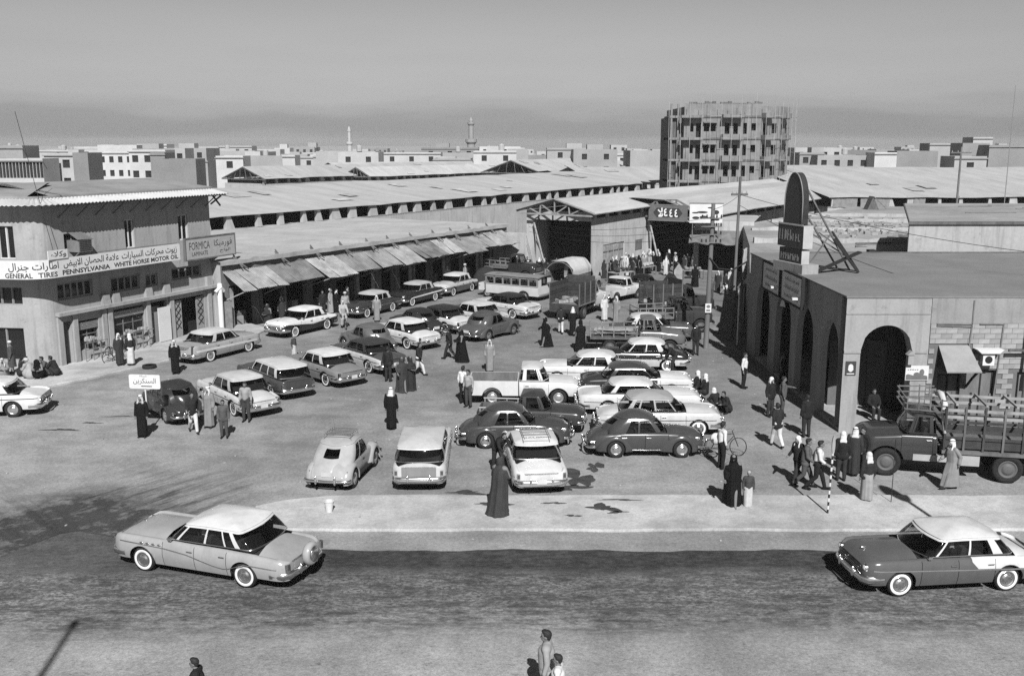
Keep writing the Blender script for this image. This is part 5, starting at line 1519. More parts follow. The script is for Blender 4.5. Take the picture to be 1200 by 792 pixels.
def carbody(root, c):
    """lofted body shell, split into body, hood, boot lid and doors"""
    xa, xb = c['x0'], c['x1']; hw = c['hw']; sill = c['sill']; wr = c['r']; Ra = c.get('Ra', wr+.055)
    ax = c['axles']; arch = c.get('arch', ax)
    n = 40
    X = [xa+(xb-xa)*i/n for i in range(n+1)]
    for a in arch:
        X += [a+Ra*math.cos(PI*k/12) for k in range(13)]
        X += [a+Ra+.002, a-Ra-.002]
    gaps = []
    for d in c.get('doors', ()):
        for e in d: gaps.append(e)
    gaps = sorted(set(gaps)); g = .007
    for e in gaps: X += [e-g, e+g]
    X += [c['cowl'], c['deck']]+list(c.get('cuts', ()))
    rf = c.get('rf', .40); rr_ = c.get('rr', .38); sf = c.get('sf', .26); sr = c.get('sr', .2)
    X += [xb-rf*q for q in (.02, .06, .14, .3, .5, .75, 1)] + [xa+rr_*q for q in (.02, .06, .14, .3, .5, .75, 1)]
    X = sorted(x for x in set(round(x, 4) for x in X) if xa-1e-6 <= x <= xb+1e-6)
    X = [x for i, x in enumerate(X) if i == 0 or x-X[i-1] > .0015]
    for q in c.get('cuts', ()): X = [x for x in X if not (q+.001 < x < q+.24)]
    def wfun(x):
        w = hw*lin(c['wid'], x) if 'wid' in c else hw
        if x > xb-rf: t = (x-(xb-rf))/rf; w -= sf*(1-math.sqrt(max(0, 1-t*t)))
        if x < xa+rr_: t = ((xa+rr_)-x)/rr_; w -= sr*(1-math.sqrt(max(0, 1-t*t)))
        return w
    def zbot(x):
        z = sill
        if x > max(arch)+Ra*.9 or x < min(arch)-Ra*.9: z = sill+c.get('lift', .06)
        for a in arch:
            if abs(x-a) < Ra: z = max(z, wr+math.sqrt(max(0, Ra*Ra-(x-a)**2)))
        return z
    sh = lambda x: sm(c['sh'], x); cz = lambda x: sm(c['cz'], x); tl = lambda x: lin(c['tone'], x) if 'tone' in c else .62
    prof = c.get('prof', [(0, .915), (.2, .965), (.5, 1.0), (.8, .98), (1, .94)])
    side_y = lambda x, z: wfun(x)*lin(prof, max(0, min(1, (z-sill)/(sh(x)-sill))))
    valley = c.get('valley', .03); crown = c.get('crown', .0)
    rows = []
    for x in X:
        w = wfun(x); b = zbot(x); s = sh(x); t = max(b+.02, min(s-.10, tl(x))); top = s-.09; z = cz(x)
        zs = [b, b+(t-b)*.35, b+(t-b)*.7, t, t+(top-t)*.5, top]
        sec = [(side_y(x, q), q) for q in zs]
        sec += [(w*.932, s-.036), (w*.895, s-.010), (w*.84, s+.002)]
        v = valley*lin(c.get('vx', [(xa, 1), (xb, 1)]), x)
        sec += [(w*.78, s+(z-s)*.12-v), (w*.66, s+(z-s)*.45-v*.6), (w*.45, s+(z-s)*.82), (w*.22, s+(z-s)*.97), (0, z)]
        rows.append(sec)
    J = len(rows[0]); NS = 6
    cuts = [round(q, 4) for q in c.get('cuts', ())]
    XP = lambda i, j: X[i]+(.10*(j-3) if X[i] in cuts and 3 <= j <= 5 else (.2 if X[i] in cuts and j > 5 else 0)) if not any(abs(X[i]-e) < .02 for e in gaps) else X[i]
    parts = {}
    mats_ = c['mats']
    def put(key, quad, m):
        parts.setdefault(key, MB()).quad(*quad, m)
    for i in range(len(X)-1):
        x0, x1 = X[i], X[i+1]; xm = (x0+x1)/2
        gap = any(abs(xm-e) < g*.9 for e in gaps)
        for j in range(J-1):
            if gap and j < NS: continue
            inside_cab = c['deck'] < xm < c['cowl'] and j >= 8
            for s in (1, -1):
                q = [(XP(i, j), s*rows[i][j][0], rows[i][j][1]), (XP(i+1, j), s*rows[i+1][j][0], rows[i+1][j][1]), (XP(i+1, j+1), s*rows[i+1][j+1][0], rows[i+1][j+1][1]), (XP(i, j+1), s*rows[i][j+1][0], rows[i][j+1][1])]
                if s < 0: q = q[::-1]
                q = q[::-1]
                m = c['tonefn'](xm, j) if 'tonefn' in c else (1 if j < 3 and 'tone' in c else 0)
                if inside_cab:
                    put('cabin_floor', [(p[0], p[1], p[2]-.10) for p in q], 2); continue
                key = 'body'
                if j < NS:
                    for k, d in enumerate(c.get('doors', ())):
                        if d[0] < xm < d[1]: key = ('door', k, s)
                elif j >= 9:
                    if xm > c['cowl']+.05: key = 'hood'
                    elif xm < c['deck']-.05: key = 'boot_lid'
                put(key, q, m)
    # ends
    for i, sgn in ((0, -1), (len(X)-1, 1)):
        sec = rows[i]; x = X[i]
        for j in range(J-1):
            a, b_ = sec[j], sec[j+1]
            q = [(x, -a[0], a[1]), (x, a[0], a[1]), (x, b_[0], b_[1]), (x, -b_[0], b_[1])]
            put('body', q if sgn > 0 else q[::-1], 0)
    door_objs = {}
    for key, mb in parts.items():
        if isinstance(key, tuple):
            o = mb.build('door', mats_, root, smooth=50); door_objs[key] = o
            d = c['doors'][key[1]]; hx = d[0]+.13; z = min(sh(hx)-.16, sh(hx)-.12)
            h = MB().cbox((hx, key[2]*(side_y(hx, z)+.02), z), (.17, .03, .025)); h.build('door_handle', CHROME, o)
        else:
            mb.build(key, mats_, root, smooth=50)
    # underside
    mb = MB(); mb.box(xa+.12, xb-.12, -hw*.62, hw*.62, sill-.04, sill+.28)
    f0, r0 = max(ax), min(ax)
    mb.box(min(r0+Ra, f0-Ra), max(r0+Ra, f0-Ra), -hw*.9, hw*.9, sill+.02, sill+.22)
    mb.build('underbody', DARK, root)
    return side_y, sh, cz, wfun

def loop_pts(x0, x1, hw, bf, br, rf, rr, fr):
    """half loop in plan: front centre, round the corner, along the side, to the rear centre. fr: side fractions"""
    P = []
    for k in range(6):
        t = k/5; P.append((x0-bf*t*t, (hw-rf)*t))
    for k in range(1, 4):
        a = PI/2*k/3.; P.append((x0-bf-rf*.9*(1-math.cos(a)), hw-rf+rf*math.sin(a)))
    sx, ex = P[-1][0], x1+br+rr*.9
    for f in fr[1:]: P.append((sx+(ex-sx)*f, hw))
    for k in range(1, 4):
        a = PI/2*k/3.; P.append((ex-rr*.9*math.sin(a), hw-rr*(1-math.cos(a))))
    for k in range(1, 6):
        t = 1-k/5; P.append((x1+br*t*t, (hw-rr)*t))
    return P
def cabin(root, c):
    """glass house: pillars and frames, panes, roof"""
    gb, gr = c['belt'], c['roofl']       # dict x0,x1,hw,z0,z1 / x0,x1,hw,z
    pil = c['pillars']                   # fractions along the side covered by metal
    fr = sorted({0., 1.} | {q for p in pil for q in p} | set(k/10 for k in range(11)))
    fr = [f for i, f in enumerate(fr) if i == 0 or f-fr[i-1] > .004]
    B = loop_pts(gb['x0'], gb['x1'], gb['hw'], gb.get('bf', .12), gb.get('br', .08), gb.get('rf', .16), gb.get('rr', .16), fr)
    T = loop_pts(gr['x0'], gr['x1'], gr['hw'], gr.get('bf', .07), gr.get('br', .05), gr.get('rf', .14), gr.get('rr', .14), fr)
    z0 = lambda x: gb['z1']+(gb['z0']-gb['z1'])*(x-gb['x1'])/(gb['x0']-gb['x1'])
    N = len(B); iS = 8; iE = iS+len(fr)-1
    V = [0, .06, .3, .55, .75, .9, 1.]
    bul = c.get('bulge', .025); zr = gr['z']
    zt = lambda x: zr - gr.get('drop', .0)*abs((x-(gr['x0']+gr['x1'])/2)/((gr['x0']-gr['x1'])/2))**2
    def Pt(i, v, s, off=0.):
        b = Vector((B[i][0], B[i][1], z0(B[i][0]))); t = Vector((T[i][0], T[i][1], zt(T[i][0])))
        p = b.lerp(t, v)
        ip, im = min(i+1, N-1), max(i-1, 0)
        tn = Vector((B[ip][0]-B[im][0], B[ip][1]-B[im][1]))
        nn = Vector((-tn.y, tn.x)); 
        if nn.length > 0: nn.normalize()
        if i == 0: nn = Vector((1, 0))
        if i == N-1: nn = Vector((-1, 0))
        if nn.dot(Vector((B[i][0]-(gb['x0']+gb['x1'])/2, B[i][1]*1.2))) < 0: nn = -nn
        rb_ = max(0., min(1., (i-iE+1)/5.)); rb_ = rb_*rb_*(3-2*rb_)
        k = bul*4*v*(1-v)*(1+(c.get('rear_bulge', 1)-1)*rb_)+off
        p += Vector((nn.x, nn.y, .25*rb_))*k
        return (p.x, s*p.y, p.z)
    fx0, fx1 = c.get('front', (0, iS)); 
    def region(i):
        # name of pane for the cell between loop index i and i+1, or None for metal
        if i < iS-1: return 'windshield'
        if i < iS: return None
        if i < iE:
            f = (fr[i-iS]+fr[i-iS+1])/2
            for a, b in pil:
                if a <= f <= b: return None
            if f < pil[0][0]: return 'windshield'
            k = sum(1 for a, b in pil if b < f)
            if f > pil[-1][1]: return 'rear_window'
            return ('side_window', k)
        if c.get('solid_rear'): return 'oval'
        return 'rear_window'
    if c.get('solid_rear'): 
        rv = c['solid_rear']
    sw = c.get('wrap', False)
    panes = {}; shell = MB()
    for i in range(N-1):
        rg = region(i)
        if i == iS-1 and sw: rg = 'windshield'
        for k in range(len(V)-1):
            vm = (V[k]+V[k+1])/2
            for s in (1, -1):
                isg = rg is not None and .06 < vm < .9
                if rg == 'oval': isg = (i >= N-c.get('oval_n', 4)) and rv[0] < vm < rv[1]
                if isg:
                    key = rg if isinstance(rg, str) else (rg[0], rg[1], s)
                    off = -.012
                    q = [Pt(i, V[k], s, off), Pt(i+1, V[k], s, off), Pt(i+1, V[k+1], s, off), Pt(i, V[k+1], s, off)]
                    panes.setdefault(key, MB()).quad(*q)
                else:
                    q = [Pt(i, V[k], s), Pt(i+1, V[k], s), Pt(i+1, V[k+1], s), Pt(i, V[k+1], s)]
                    shell.quad(*q, 1 if (k == 0 and c.get('chrome_belt', True)) else 0)
    shell.build('window_frame', [c['roof_mat'], CHROME], root, smooth=50)
    for key, mb in panes.items():
        nm = key if isinstance(key, str) else key[0]
        if nm == 'oval': nm = 'rear_window'
        mb.build(nm, GLASS, root, smooth=True)
    # roof skin
    loop = [(p[0], p[1]) for p in T]+[(p[0], -p[1]) for p in reversed(T[1:-1])]
    cxm = (gr['x0']+gr['x1'])/2; mb = MB(); P = []
    cr_ = c.get('crown_r', .085)
    for sc in (1.0, 1.012, .98, .93, .86, .77, .66, .5, .3, .15, 0.001):
        z_ = 0 if sc == 1. else (.022 if sc > 1 else .03+cr_*(1-sc**2.1))
        P.append([(cxm+(x-cxm)*sc, y*sc, zt(x)*(sc)+zt(cxm)*(1-sc)+z_) for x, y in loop])
    mb.grid(P, 0, wrap=True)
    rfo = mb.build('roof', c['roof_mat'], root, smooth=60)
    # seats and wheel inside
    zb_ = min(gb['z0'], gb['z1'])-.1; hwi = gb['hw']*.85
    L_ = gb['x0']-gb['x1']
    if c.get('rows', 2) >= 1:
        for f in ((.52, .20) if c.get('rows', 2) == 2 else (.25,)):
            x = gb['x1']+L_*f
            s_ = MB(); s_.prism([(x, zb_-.15), (x+.16, zb_-.15), (x+.08, zb_+.27), (x-.04, zb_+.27)], -hwi, hwi); s_.build('seat', SEAT, root)
    xw = gb['x0']-L_*.30
    st = MB(); st.tube([(xw+.12*0+.06*math.sin(a*PI/6), .36+.19*math.cos(a*PI/6), zb_+.17+.17*math.sin(a*PI/6)) for a in range(13)], .014, 5); st.build('steering_wheel', SEAT, root)
    return rfo

def sweep_bar(pts, w, h, m=CHROME):
    mb = MB(); P = []
    pts = [Vector(p) for p in pts]
    prof = [(0, -.5), (.6, -.42), (1, -.1), (1, .15), (.55, .45), (0, .5)]
    for k, p in enumerate(pts):
        d = (pts[min(k+1, len(pts)-1)]-pts[max(k-1, 0)]); n = Vector((d.y, -d.x, 0)).normalized()
        P.append([(p+n*(a*w)+Vector((0, 0, b*h))) for a, b in prof])
    mb.grid(P, 0, wrap=True); mb.poly(P[0][::-1]); mb.poly(P[-1]); return mb
def bumper(root, x, hw, z, front=True, h=.21, guards=True, wrap=.45, name=None, w=.06, m=CHROME):
    s = 1 if front else -1
    pts = []
    for k in range(15):
        t = -1+2*k/14; y = hw*max(-1, min(1, t*1.12)); 
        back = wrap*max(0, abs(t)-.82)/.18 if abs(t) > .82 else 0
        pts.append((x-s*(.10*t*t+back), (y if front else -y), z))
    mb = sweep_bar(pts, w, h)
    b = mb.build(name or ('front_bumper' if front else 'rear_bumper'), m, root, smooth=60)
    if guards:
        for y in (-.42*hw, .42*hw):
            MB().ell((x+s*.05, y, z+.05), (.05, .045, .15), 8, 6).build('bumper_guard', m, b, smooth=True)
    return b
def trimstrip(root, side_y, line, w=.035, m=CHROME, name='side_trim', out=.008):
    for s in (1, -1):
        mb = MB(); P = []
        n = 30
        for i in range(n+1):
            t = i/n; x = line[0][0]+(line[-1][0]-line[0][0])*t
            z = lin(line, x) if line[0][0] < line[-1][0] else lin(line[::-1], x)
            a = [(x, s*(side_y(x, z-w/2)+.001), z-w/2), (x, s*(side_y(x, z-w/2)+out), z-w/2+.004), (x, s*(side_y(x, z+w/2)+out), z+w/2-.004), (x, s*(side_y(x, z+w/2)+.001), z+w/2)]
            P.append(a if s > 0 else a)
        mb.grid(P); mb.build(name, m, root, smooth=40)
def lamp(root, x, y, z, r, front=True, hood=True, m=None, name=None):
    s = 1 if front else -1
    q = MB(); q.lathe([(r*1.18, -.14), (r*1.2, 0), (r*1.12, .03), (r, .02)], 16, axis='x', close=False)
    if s < 0: q.v = [(-a, b, d) for a, b, d in q.v]
    o = q.build(name or ('headlight' if front else 'taillight'), CHROME, root, smooth=50, loc=(x, y, z))
    g = MB(); g.lathe([(r, .015), (r*.75, .045), (r*.4, .06), (.001, .066)], 16, axis='x', close=False)
    if s < 0: g.v = [(-a, b, d) for a, b, d in g.v]
    g.build('lens', m or (LENS if front else TAIL), o, smooth=True)
    return o
def plate(root, x, z, front, w=.32):
    s = 1 if front else -1
    MB().box(x-.006, x+.006, -w/2, w/2, z-.08, z+.08).build('number_plate', mat('plate_grey', .5, rough=.6), root)

def saloon(label, loc, ang, P, group='cars parked in the market square', name='car', cat='car'):
    """American style saloon, wagon or hardtop of the fifties"""
    root = thing(name, label, cat, loc, R(ang), group)
    L = P.get('L', 4.95); hw = P.get('W', 1.86)/2; x1 = L/2; x0 = -L/2
    wb = P.get('wb', 2.9); xf = P.get('xf', wb/2+.08); xr = xf-wb
    lo, up, rf = P['lower'], P.get('upper', P['lower']), P.get('roof', P['lower'])
    mats_ = [paint(up), paint(lo), DARK, CHROME]
    fin = P.get('fin', 0.); hood = P.get('hood', .0)
    belt = P.get('beltz', 1.02)
    wagon = P.get('wagon', False); 
    xdeck = P.get('xdeck', -1.64 if not wagon else x0+.12); xcowl = P.get('xcowl', 1.06)
    sh = [(x0, .78+fin), (x0+.08, .855+fin), (x0+.42, .905+fin*.9), (-.9, .965+fin*.1), (.3, .975), (1.2, .985+hood*.3), (x1-.3, .96+hood), (x1-.08, .90+hood), (x1, .76+hood)]
    cz = [(x0, .70), (x0+.07, .81), (x0+.35, .92), (xdeck-.1, belt+.0), (xdeck, belt+.03), (xcowl, belt+.06), (1.5, 1.065+hood*.5), (x1-.35, 1.0+hood*.6), (x1-.10, .90), (x1, .72)]
    if wagon:
        sh = [(x0, .90), (x0+.08, .955)]+[q for q in sh if q[0] > -1.]
        cz = [(x0, .93), (x0+.06, 1.0), (xdeck, belt+.03)]+[q for q in cz if q[0] > 0]
    c = dict(x0=x0, x1=x1, hw=hw, sill=.28, r=.345, axles=[xr, xf], sh=sh, cz=cz, cowl=xcowl, deck=xdeck, mats=mats_, valley=P.get('valley', .045), Ra=P.get('Ra', .405), sf=.30, rf=.45, sr=.24, cuts=P.get('cuts', ()))
    if P.get('skirt'): c['arch'] = [xf]; 
    nd = P.get('doors', 4)
    c['doors'] = [(-.98, .02), (.02, 1.02)] if nd == 4 else [(-.42, .98)]
    tl = P.get('tone')
    if tl: c['tone'] = tl
    tf = P.get('tonefn')
    if tf: c['tonefn'] = tf
    elif not tl: c['tonefn'] = lambda x, j: 1
    side_y, shf, czf, wf = carbody(root, c)
    rz = P.get('rz', 1.57)+.07
    g = dict(belt=dict(x0=xcowl, x1=xdeck, hw=hw*.895, z0=belt, z1=belt-.0, bf=.16, br=.10, rf=.22, rr=.2), roofl=dict(x0=P.get('rx0', .54), x1=P.get('rx1', -1.26), hw=P.get('rw', hw*.795), z=rz-.185, bf=.08, br=.08, rf=.16, rr=.16, drop=.03),
             pillars=P.get('pillars', [(.02, .06), (.45, .485), (.79, .94)]), roof_mat=paint(rf), wrap=P.get('wrap', True), crown_r=max(.15, P.get('crown', .15)))
    roof = cabin(root, g)
    if P.get('visor'):
        MB().quad((P.get('rx0', .3)+.0, -.55, rz-.08), (P.get('rx0', .3)+.3, -.55, rz-.14), (P.get('rx0', .3)+.3, .55, rz-.14), (P.get('rx0', .3)+.0, .55, rz-.08)).build if False else None
    add_wheels(root, [xr, xf], hw-.07, .345, .17, P.get('ww', True), P.get('cap'))
    bumper(root, x1+.06, hw*.93, .50, True); bumper(root, x0-.06, hw*.93, .48, False)
    # grille
    gm = MB(); gm.box(x1-.10, x1+.012, -hw*.55, hw*.55, .55, .74); gr = gm.build('grille', DARK, root)
    for k in range(4): MB().box(x1+.013, x1+.03, -hw*.55, hw*.55, .565+k*.048, .583+k*.048).build('grille_bar', CHROME, gr)
    for s in (1, -1):
        yh = hw*.74
        lamp(root, x1-.06, s*yh, .755+hood*.8, .088, True)
        if P.get('tail', 'tall') == 'round': lamp(root, x0+.03, s*hw*.76, .70, .075, False)
        elif P.get('tail') == 'fin':
            o = MB(); o.prism([(x0-.03, .60), (x0+.10, .60), (x0+.14, .86+fin), (x0+.02, .88+fin)], s*hw*.80-.05, s*hw*.80+.05); o.build('taillight', TAIL, root)
        else:
            o = MB(); o.box(x0-.03, x0+.06, s*hw*.82-.055, s*hw*.82+.055, .58, .80); t_ = o.build('taillight', CHROME, root)
            MB().box(x0-.04, x0-.031, s*hw*.82-.042, s*hw*.82+.042, .65, .785).build('lens', TAIL, t_)
    plate(root, x0-.125 if not wagon else x0-.012, .56 if not wagon else .72, False); 
    if P.get('trim', True):
        ln = P.get('trimline', [(x0+.15, .66), (x1-.25, .70)])
        trimstrip(root, side_y, ln, P.get('trimw', .035), P.get('trimm', CHROME))
    orn = MB(); orn.ell((x1-.35, 0, czf(x1-.35)+.03), (.11, .016, .02), 8, 5); orn.build('hood_ornament', CHROME, root, smooth=True)
    MB().cbox((xcowl-.25, hw*.93, belt+.02), (.1, .1, .08)).build('wing_mirror', CHROME, root)
    if wagon:
        MB().box(x0-.02, x0-.004, -hw*.62, hw*.62, .58, .90).build('tailgate_panel', paint(P.get('gate', lo)), root)
    if P.get('rack'):
        rk = MB()
        for s in (-1, 1): rk.tube([(.0, s*.45, rz+.05), (-1.4, s*.45, rz+.05)], .015, 5)
        for k in range(5): rk.tube([(-.1-k*.3, -.45, rz+.06), (-.1-k*.3, .45, rz+.06)], .012, 5)
        rk.build('roof_rack', CHROME, root)
    root['_'] = 0; del root['_']
    return root, side_y, dict(x0=x0, x1=x1, hw=hw, xr=xr, xf=xf)

def fender(root, xa, za, Rw, y_in, y_out, back, fwd, rise, m, th=.13, zmin=.25):
    """separate round wing over a wheel"""
    for s in (1, -1):
        mb = MB(); P = []
        for k in range(21):
            t = R(-20)+R(220)*k/20
            cx_ = math.cos(t); sx_ = math.sin(t)
            ext = fwd if cx_ > 0 else back
            row_ = []
            for y, q in ((y_out-.02, 0), (y_out, .16), (y_out-.008, .42), (y_out-.04, .68), (y_out-.10, .88), (y_out-.18, 1.), (y_in-.12, 1.0)):
                rx = Rw+th*q+ext*q**1.5*abs(cx_); rz_ = Rw+th*q+rise*q
                row_.append((xa+rx*cx_, s*y, max(zmin, za+rz_*sx_)))
            P.append(row_)
        mb.grid(P); mb.build('wing', m, root, smooth=60)

def roundcar(label, loc, ang, P, group='cars parked in the market square', name='car'):
    """small European saloon with separate wings and domed roof"""
    root = thing(name, label, 'car', loc, R(ang), group)
    L = P.get('L', 4.2); hw = P.get('W', 1.62)/2; x1 = L/2; x0 = -L/2
    wb = P.get('wb', 2.45); xf = P.get('xf', wb/2+.10); xr = xf-wb; r = .325
    m = paint(P['lower']); mats_ = [m, m, DARK, CHROME]
    sh = [(x0, .55), (x0+.1, .72), (x0+.4, .86), (-.9, .93), (.4, .94), (1.0, .93), (x1-.4, .86), (x1-.1, .74), (x1, .62)]
    cz = [(x0, .56), (x0+.08, .72), (x0+.35, .90), (-1.35, 1.02), (.75, 1.03), (1.1, 1.02), (x1-.45, .96), (x1-.12, .86), (x1, .70)]
    c = dict(x0=x0, x1=x1, hw=hw, sill=.27, r=r, axles=[xr, xf], sh=sh, cz=cz, cowl=.78, deck=-1.42, mats=mats_, valley=.04, vx=[(x0, .6), (0, 0), (.8, .2), (x1, 1.6)], Ra=.38, rf=.6, sf=.30, rr=.8, sr=.30,
             wid=[(x0, .93), (-1, .97), (0, 1), (.6, .98), (x1, .93)], doors=[(-.95, -.05), (-.05, .82)], tonefn=lambda x, j: 0)
    side_y, shf, czf, wf = carbody(root, c)
    g = dict(belt=dict(x0=.80, x1=-1.66, hw=hw*.92, z0=.98, z1=.86, bf=.16, br=.24, rf=.22, rr=.36), roofl=dict(x0=.36, x1=-1.08, hw=hw*.79, z=1.47, bf=.08, br=.14, rf=.2, rr=.26, drop=.06),
             pillars=[(.0, .05), (.45, .50), (.80, 1.0)], roof_mat=paint(P.get('roof', P['lower'])), crown_r=.16, bulge=.055, rear_bulge=2.0, solid_rear=(.5, .9), oval_n=6, chrome_belt=False)
    cabin(root, g)
    fender(root, xf, r, .37, hw*.84, hw+.015, .42, .12, .10, m, .12)
    fender(root, xr, r, .36, hw*.84, hw+.015, .26, .22, .08, m, .12)
    add_wheels(root, [xr, xf], hw-.03, r, .15, False, P.get('cap'))
    bumper(root, x1+.10, hw*.92, .42, True, h=.11, wrap=.25, w=.04); bumper(root, x0-.10, hw*.92, .42, False, h=.11, wrap=.25, w=.04)
    gm = MB(); gm.prism([(-.30, .45), (.30, .45), (.38, .78), (-.38, .78)], -.03, .03); gr = gm.build('grille', DARK, root, loc=(x1-.02, 0, 0), rotz=R(90))
    for k in range(6): MB().box(x1+.012, x1+.03, -.3+k*.115, -.28+k*.115, .47, .76).build('grille_bar', CHROME, gr); 
    for k in gr.children: k.parent = root; k.name = 'grille_bar'
    for s in (1, -1):
        lamp(root, x1-.22, s*hw*.74, .72, .085, True); lamp(root, x0+.10, s*hw*.80, .58, .045, False)
    plate(root, x0-.05, .62, False, .4)
    trimstrip(root, side_y, [(xr+.5, .30), (xf-.5, .30)], .03)
    return root

def beetle(label, loc, ang, P):
    root = thing('car', label, 'car', loc, R(ang), 'cars parked in the market square')
    m = paint(P['lower']); hw = .69; L = 3.95; x1 = 1.85; x0 = -1.92; xf = 1.12; xr = -1.28; r = .33
    mats_ = [m, m, DARK, CHROME]
    sh = [(x0, .46), (x0+.1, .60), (x0+.35, .78), (-1.1, .90), (.5, .88), (.9, .84), (1.4, .72), (x1-.08, .55), (x1, .44)]
    cz = [(x0, .50), (x0+.08, .66), (x0+.25, .86), (-1.45, .96), (.62, .98), (1.0, .93), (1.45, .80), (x1-.06, .58), (x1, .46)]
    c = dict(x0=x0, x1=x1, hw=hw, sill=.30, r=r, axles=[xr, xf], sh=sh, cz=cz, cowl=.62, deck=-1.45, mats=mats_, valley=.0, Ra=.40, rf=1.1, sf=.30, rr=.9, sr=.16, doors=[(-.35, .55)], tonefn=lambda x, j: 0)
    side_y, *_ = carbody(root, c)
    g = dict(belt=dict(x0=.66, x1=-1.90, hw=hw*.96, z0=.92, z1=.60, bf=.14, br=.12, rf=.2, rr=.40), roofl=dict(x0=.30, x1=-1.06, hw=hw*.82, z=1.40, bf=.1, br=.07, rf=.2, rr=.30, drop=.10),
             pillars=[(.0, .05), (.50, .56), (.88, 1.0)], roof_mat=m, crown_r=.10, bulge=.05, rear_bulge=1.5, solid_rear=(.54, .9), oval_n=5, chrome_belt=False)
    cabin(root, g)
    fender(root, xf, r, .37, .62, .765, .16, .12, .06, m, .13); fender(root, xr, r, .36, .66, .765, .16, .14, .05, m, .13)
    add_wheels(root, [xr, xf], .735, r, .15, False)
    MB().box(xr+.42, xf-.45, -.74, .74, .26, .31).build('running_board', RUBBER, root)
    bumper(root, 2.0, .74, .40, True, h=.09, wrap=.15, w=.04); bumper(root, -2.05, .74, .40, False, h=.09, wrap=.15, w=.04)
    for s in (1, -1): lamp(root, 1.52, s*.60, .70, .085, True); lamp(root, -1.72, s*.60, .62, .05, False)
    plate(root, -1.93, .60, False, .36)
    rk = MB()
    for s in (-1, 1): rk.tube([(.15, s*.42, 1.60), (-.75, s*.42, 1.60)], .014, 5)
    for k in range(6): rk.tube([(.12-k*.165, -.46, 1.61), (.12-k*.165, .46, 1.61)], .013, 5)
    for s in (-1, 1):
        for x in (.1, -.7): rk.tube([(x, s*.42, 1.6), (x, s*.46, 1.44)], .012, 5)
    rk.build('roof_rack', CHROME, root)
    MB().tube([(.7, .5, .95), (.55, .55, 1.9)], .008, 5).build('aerial', STEEL, root)
    root.scale = (.95, 1.07, 1.03)
    return root

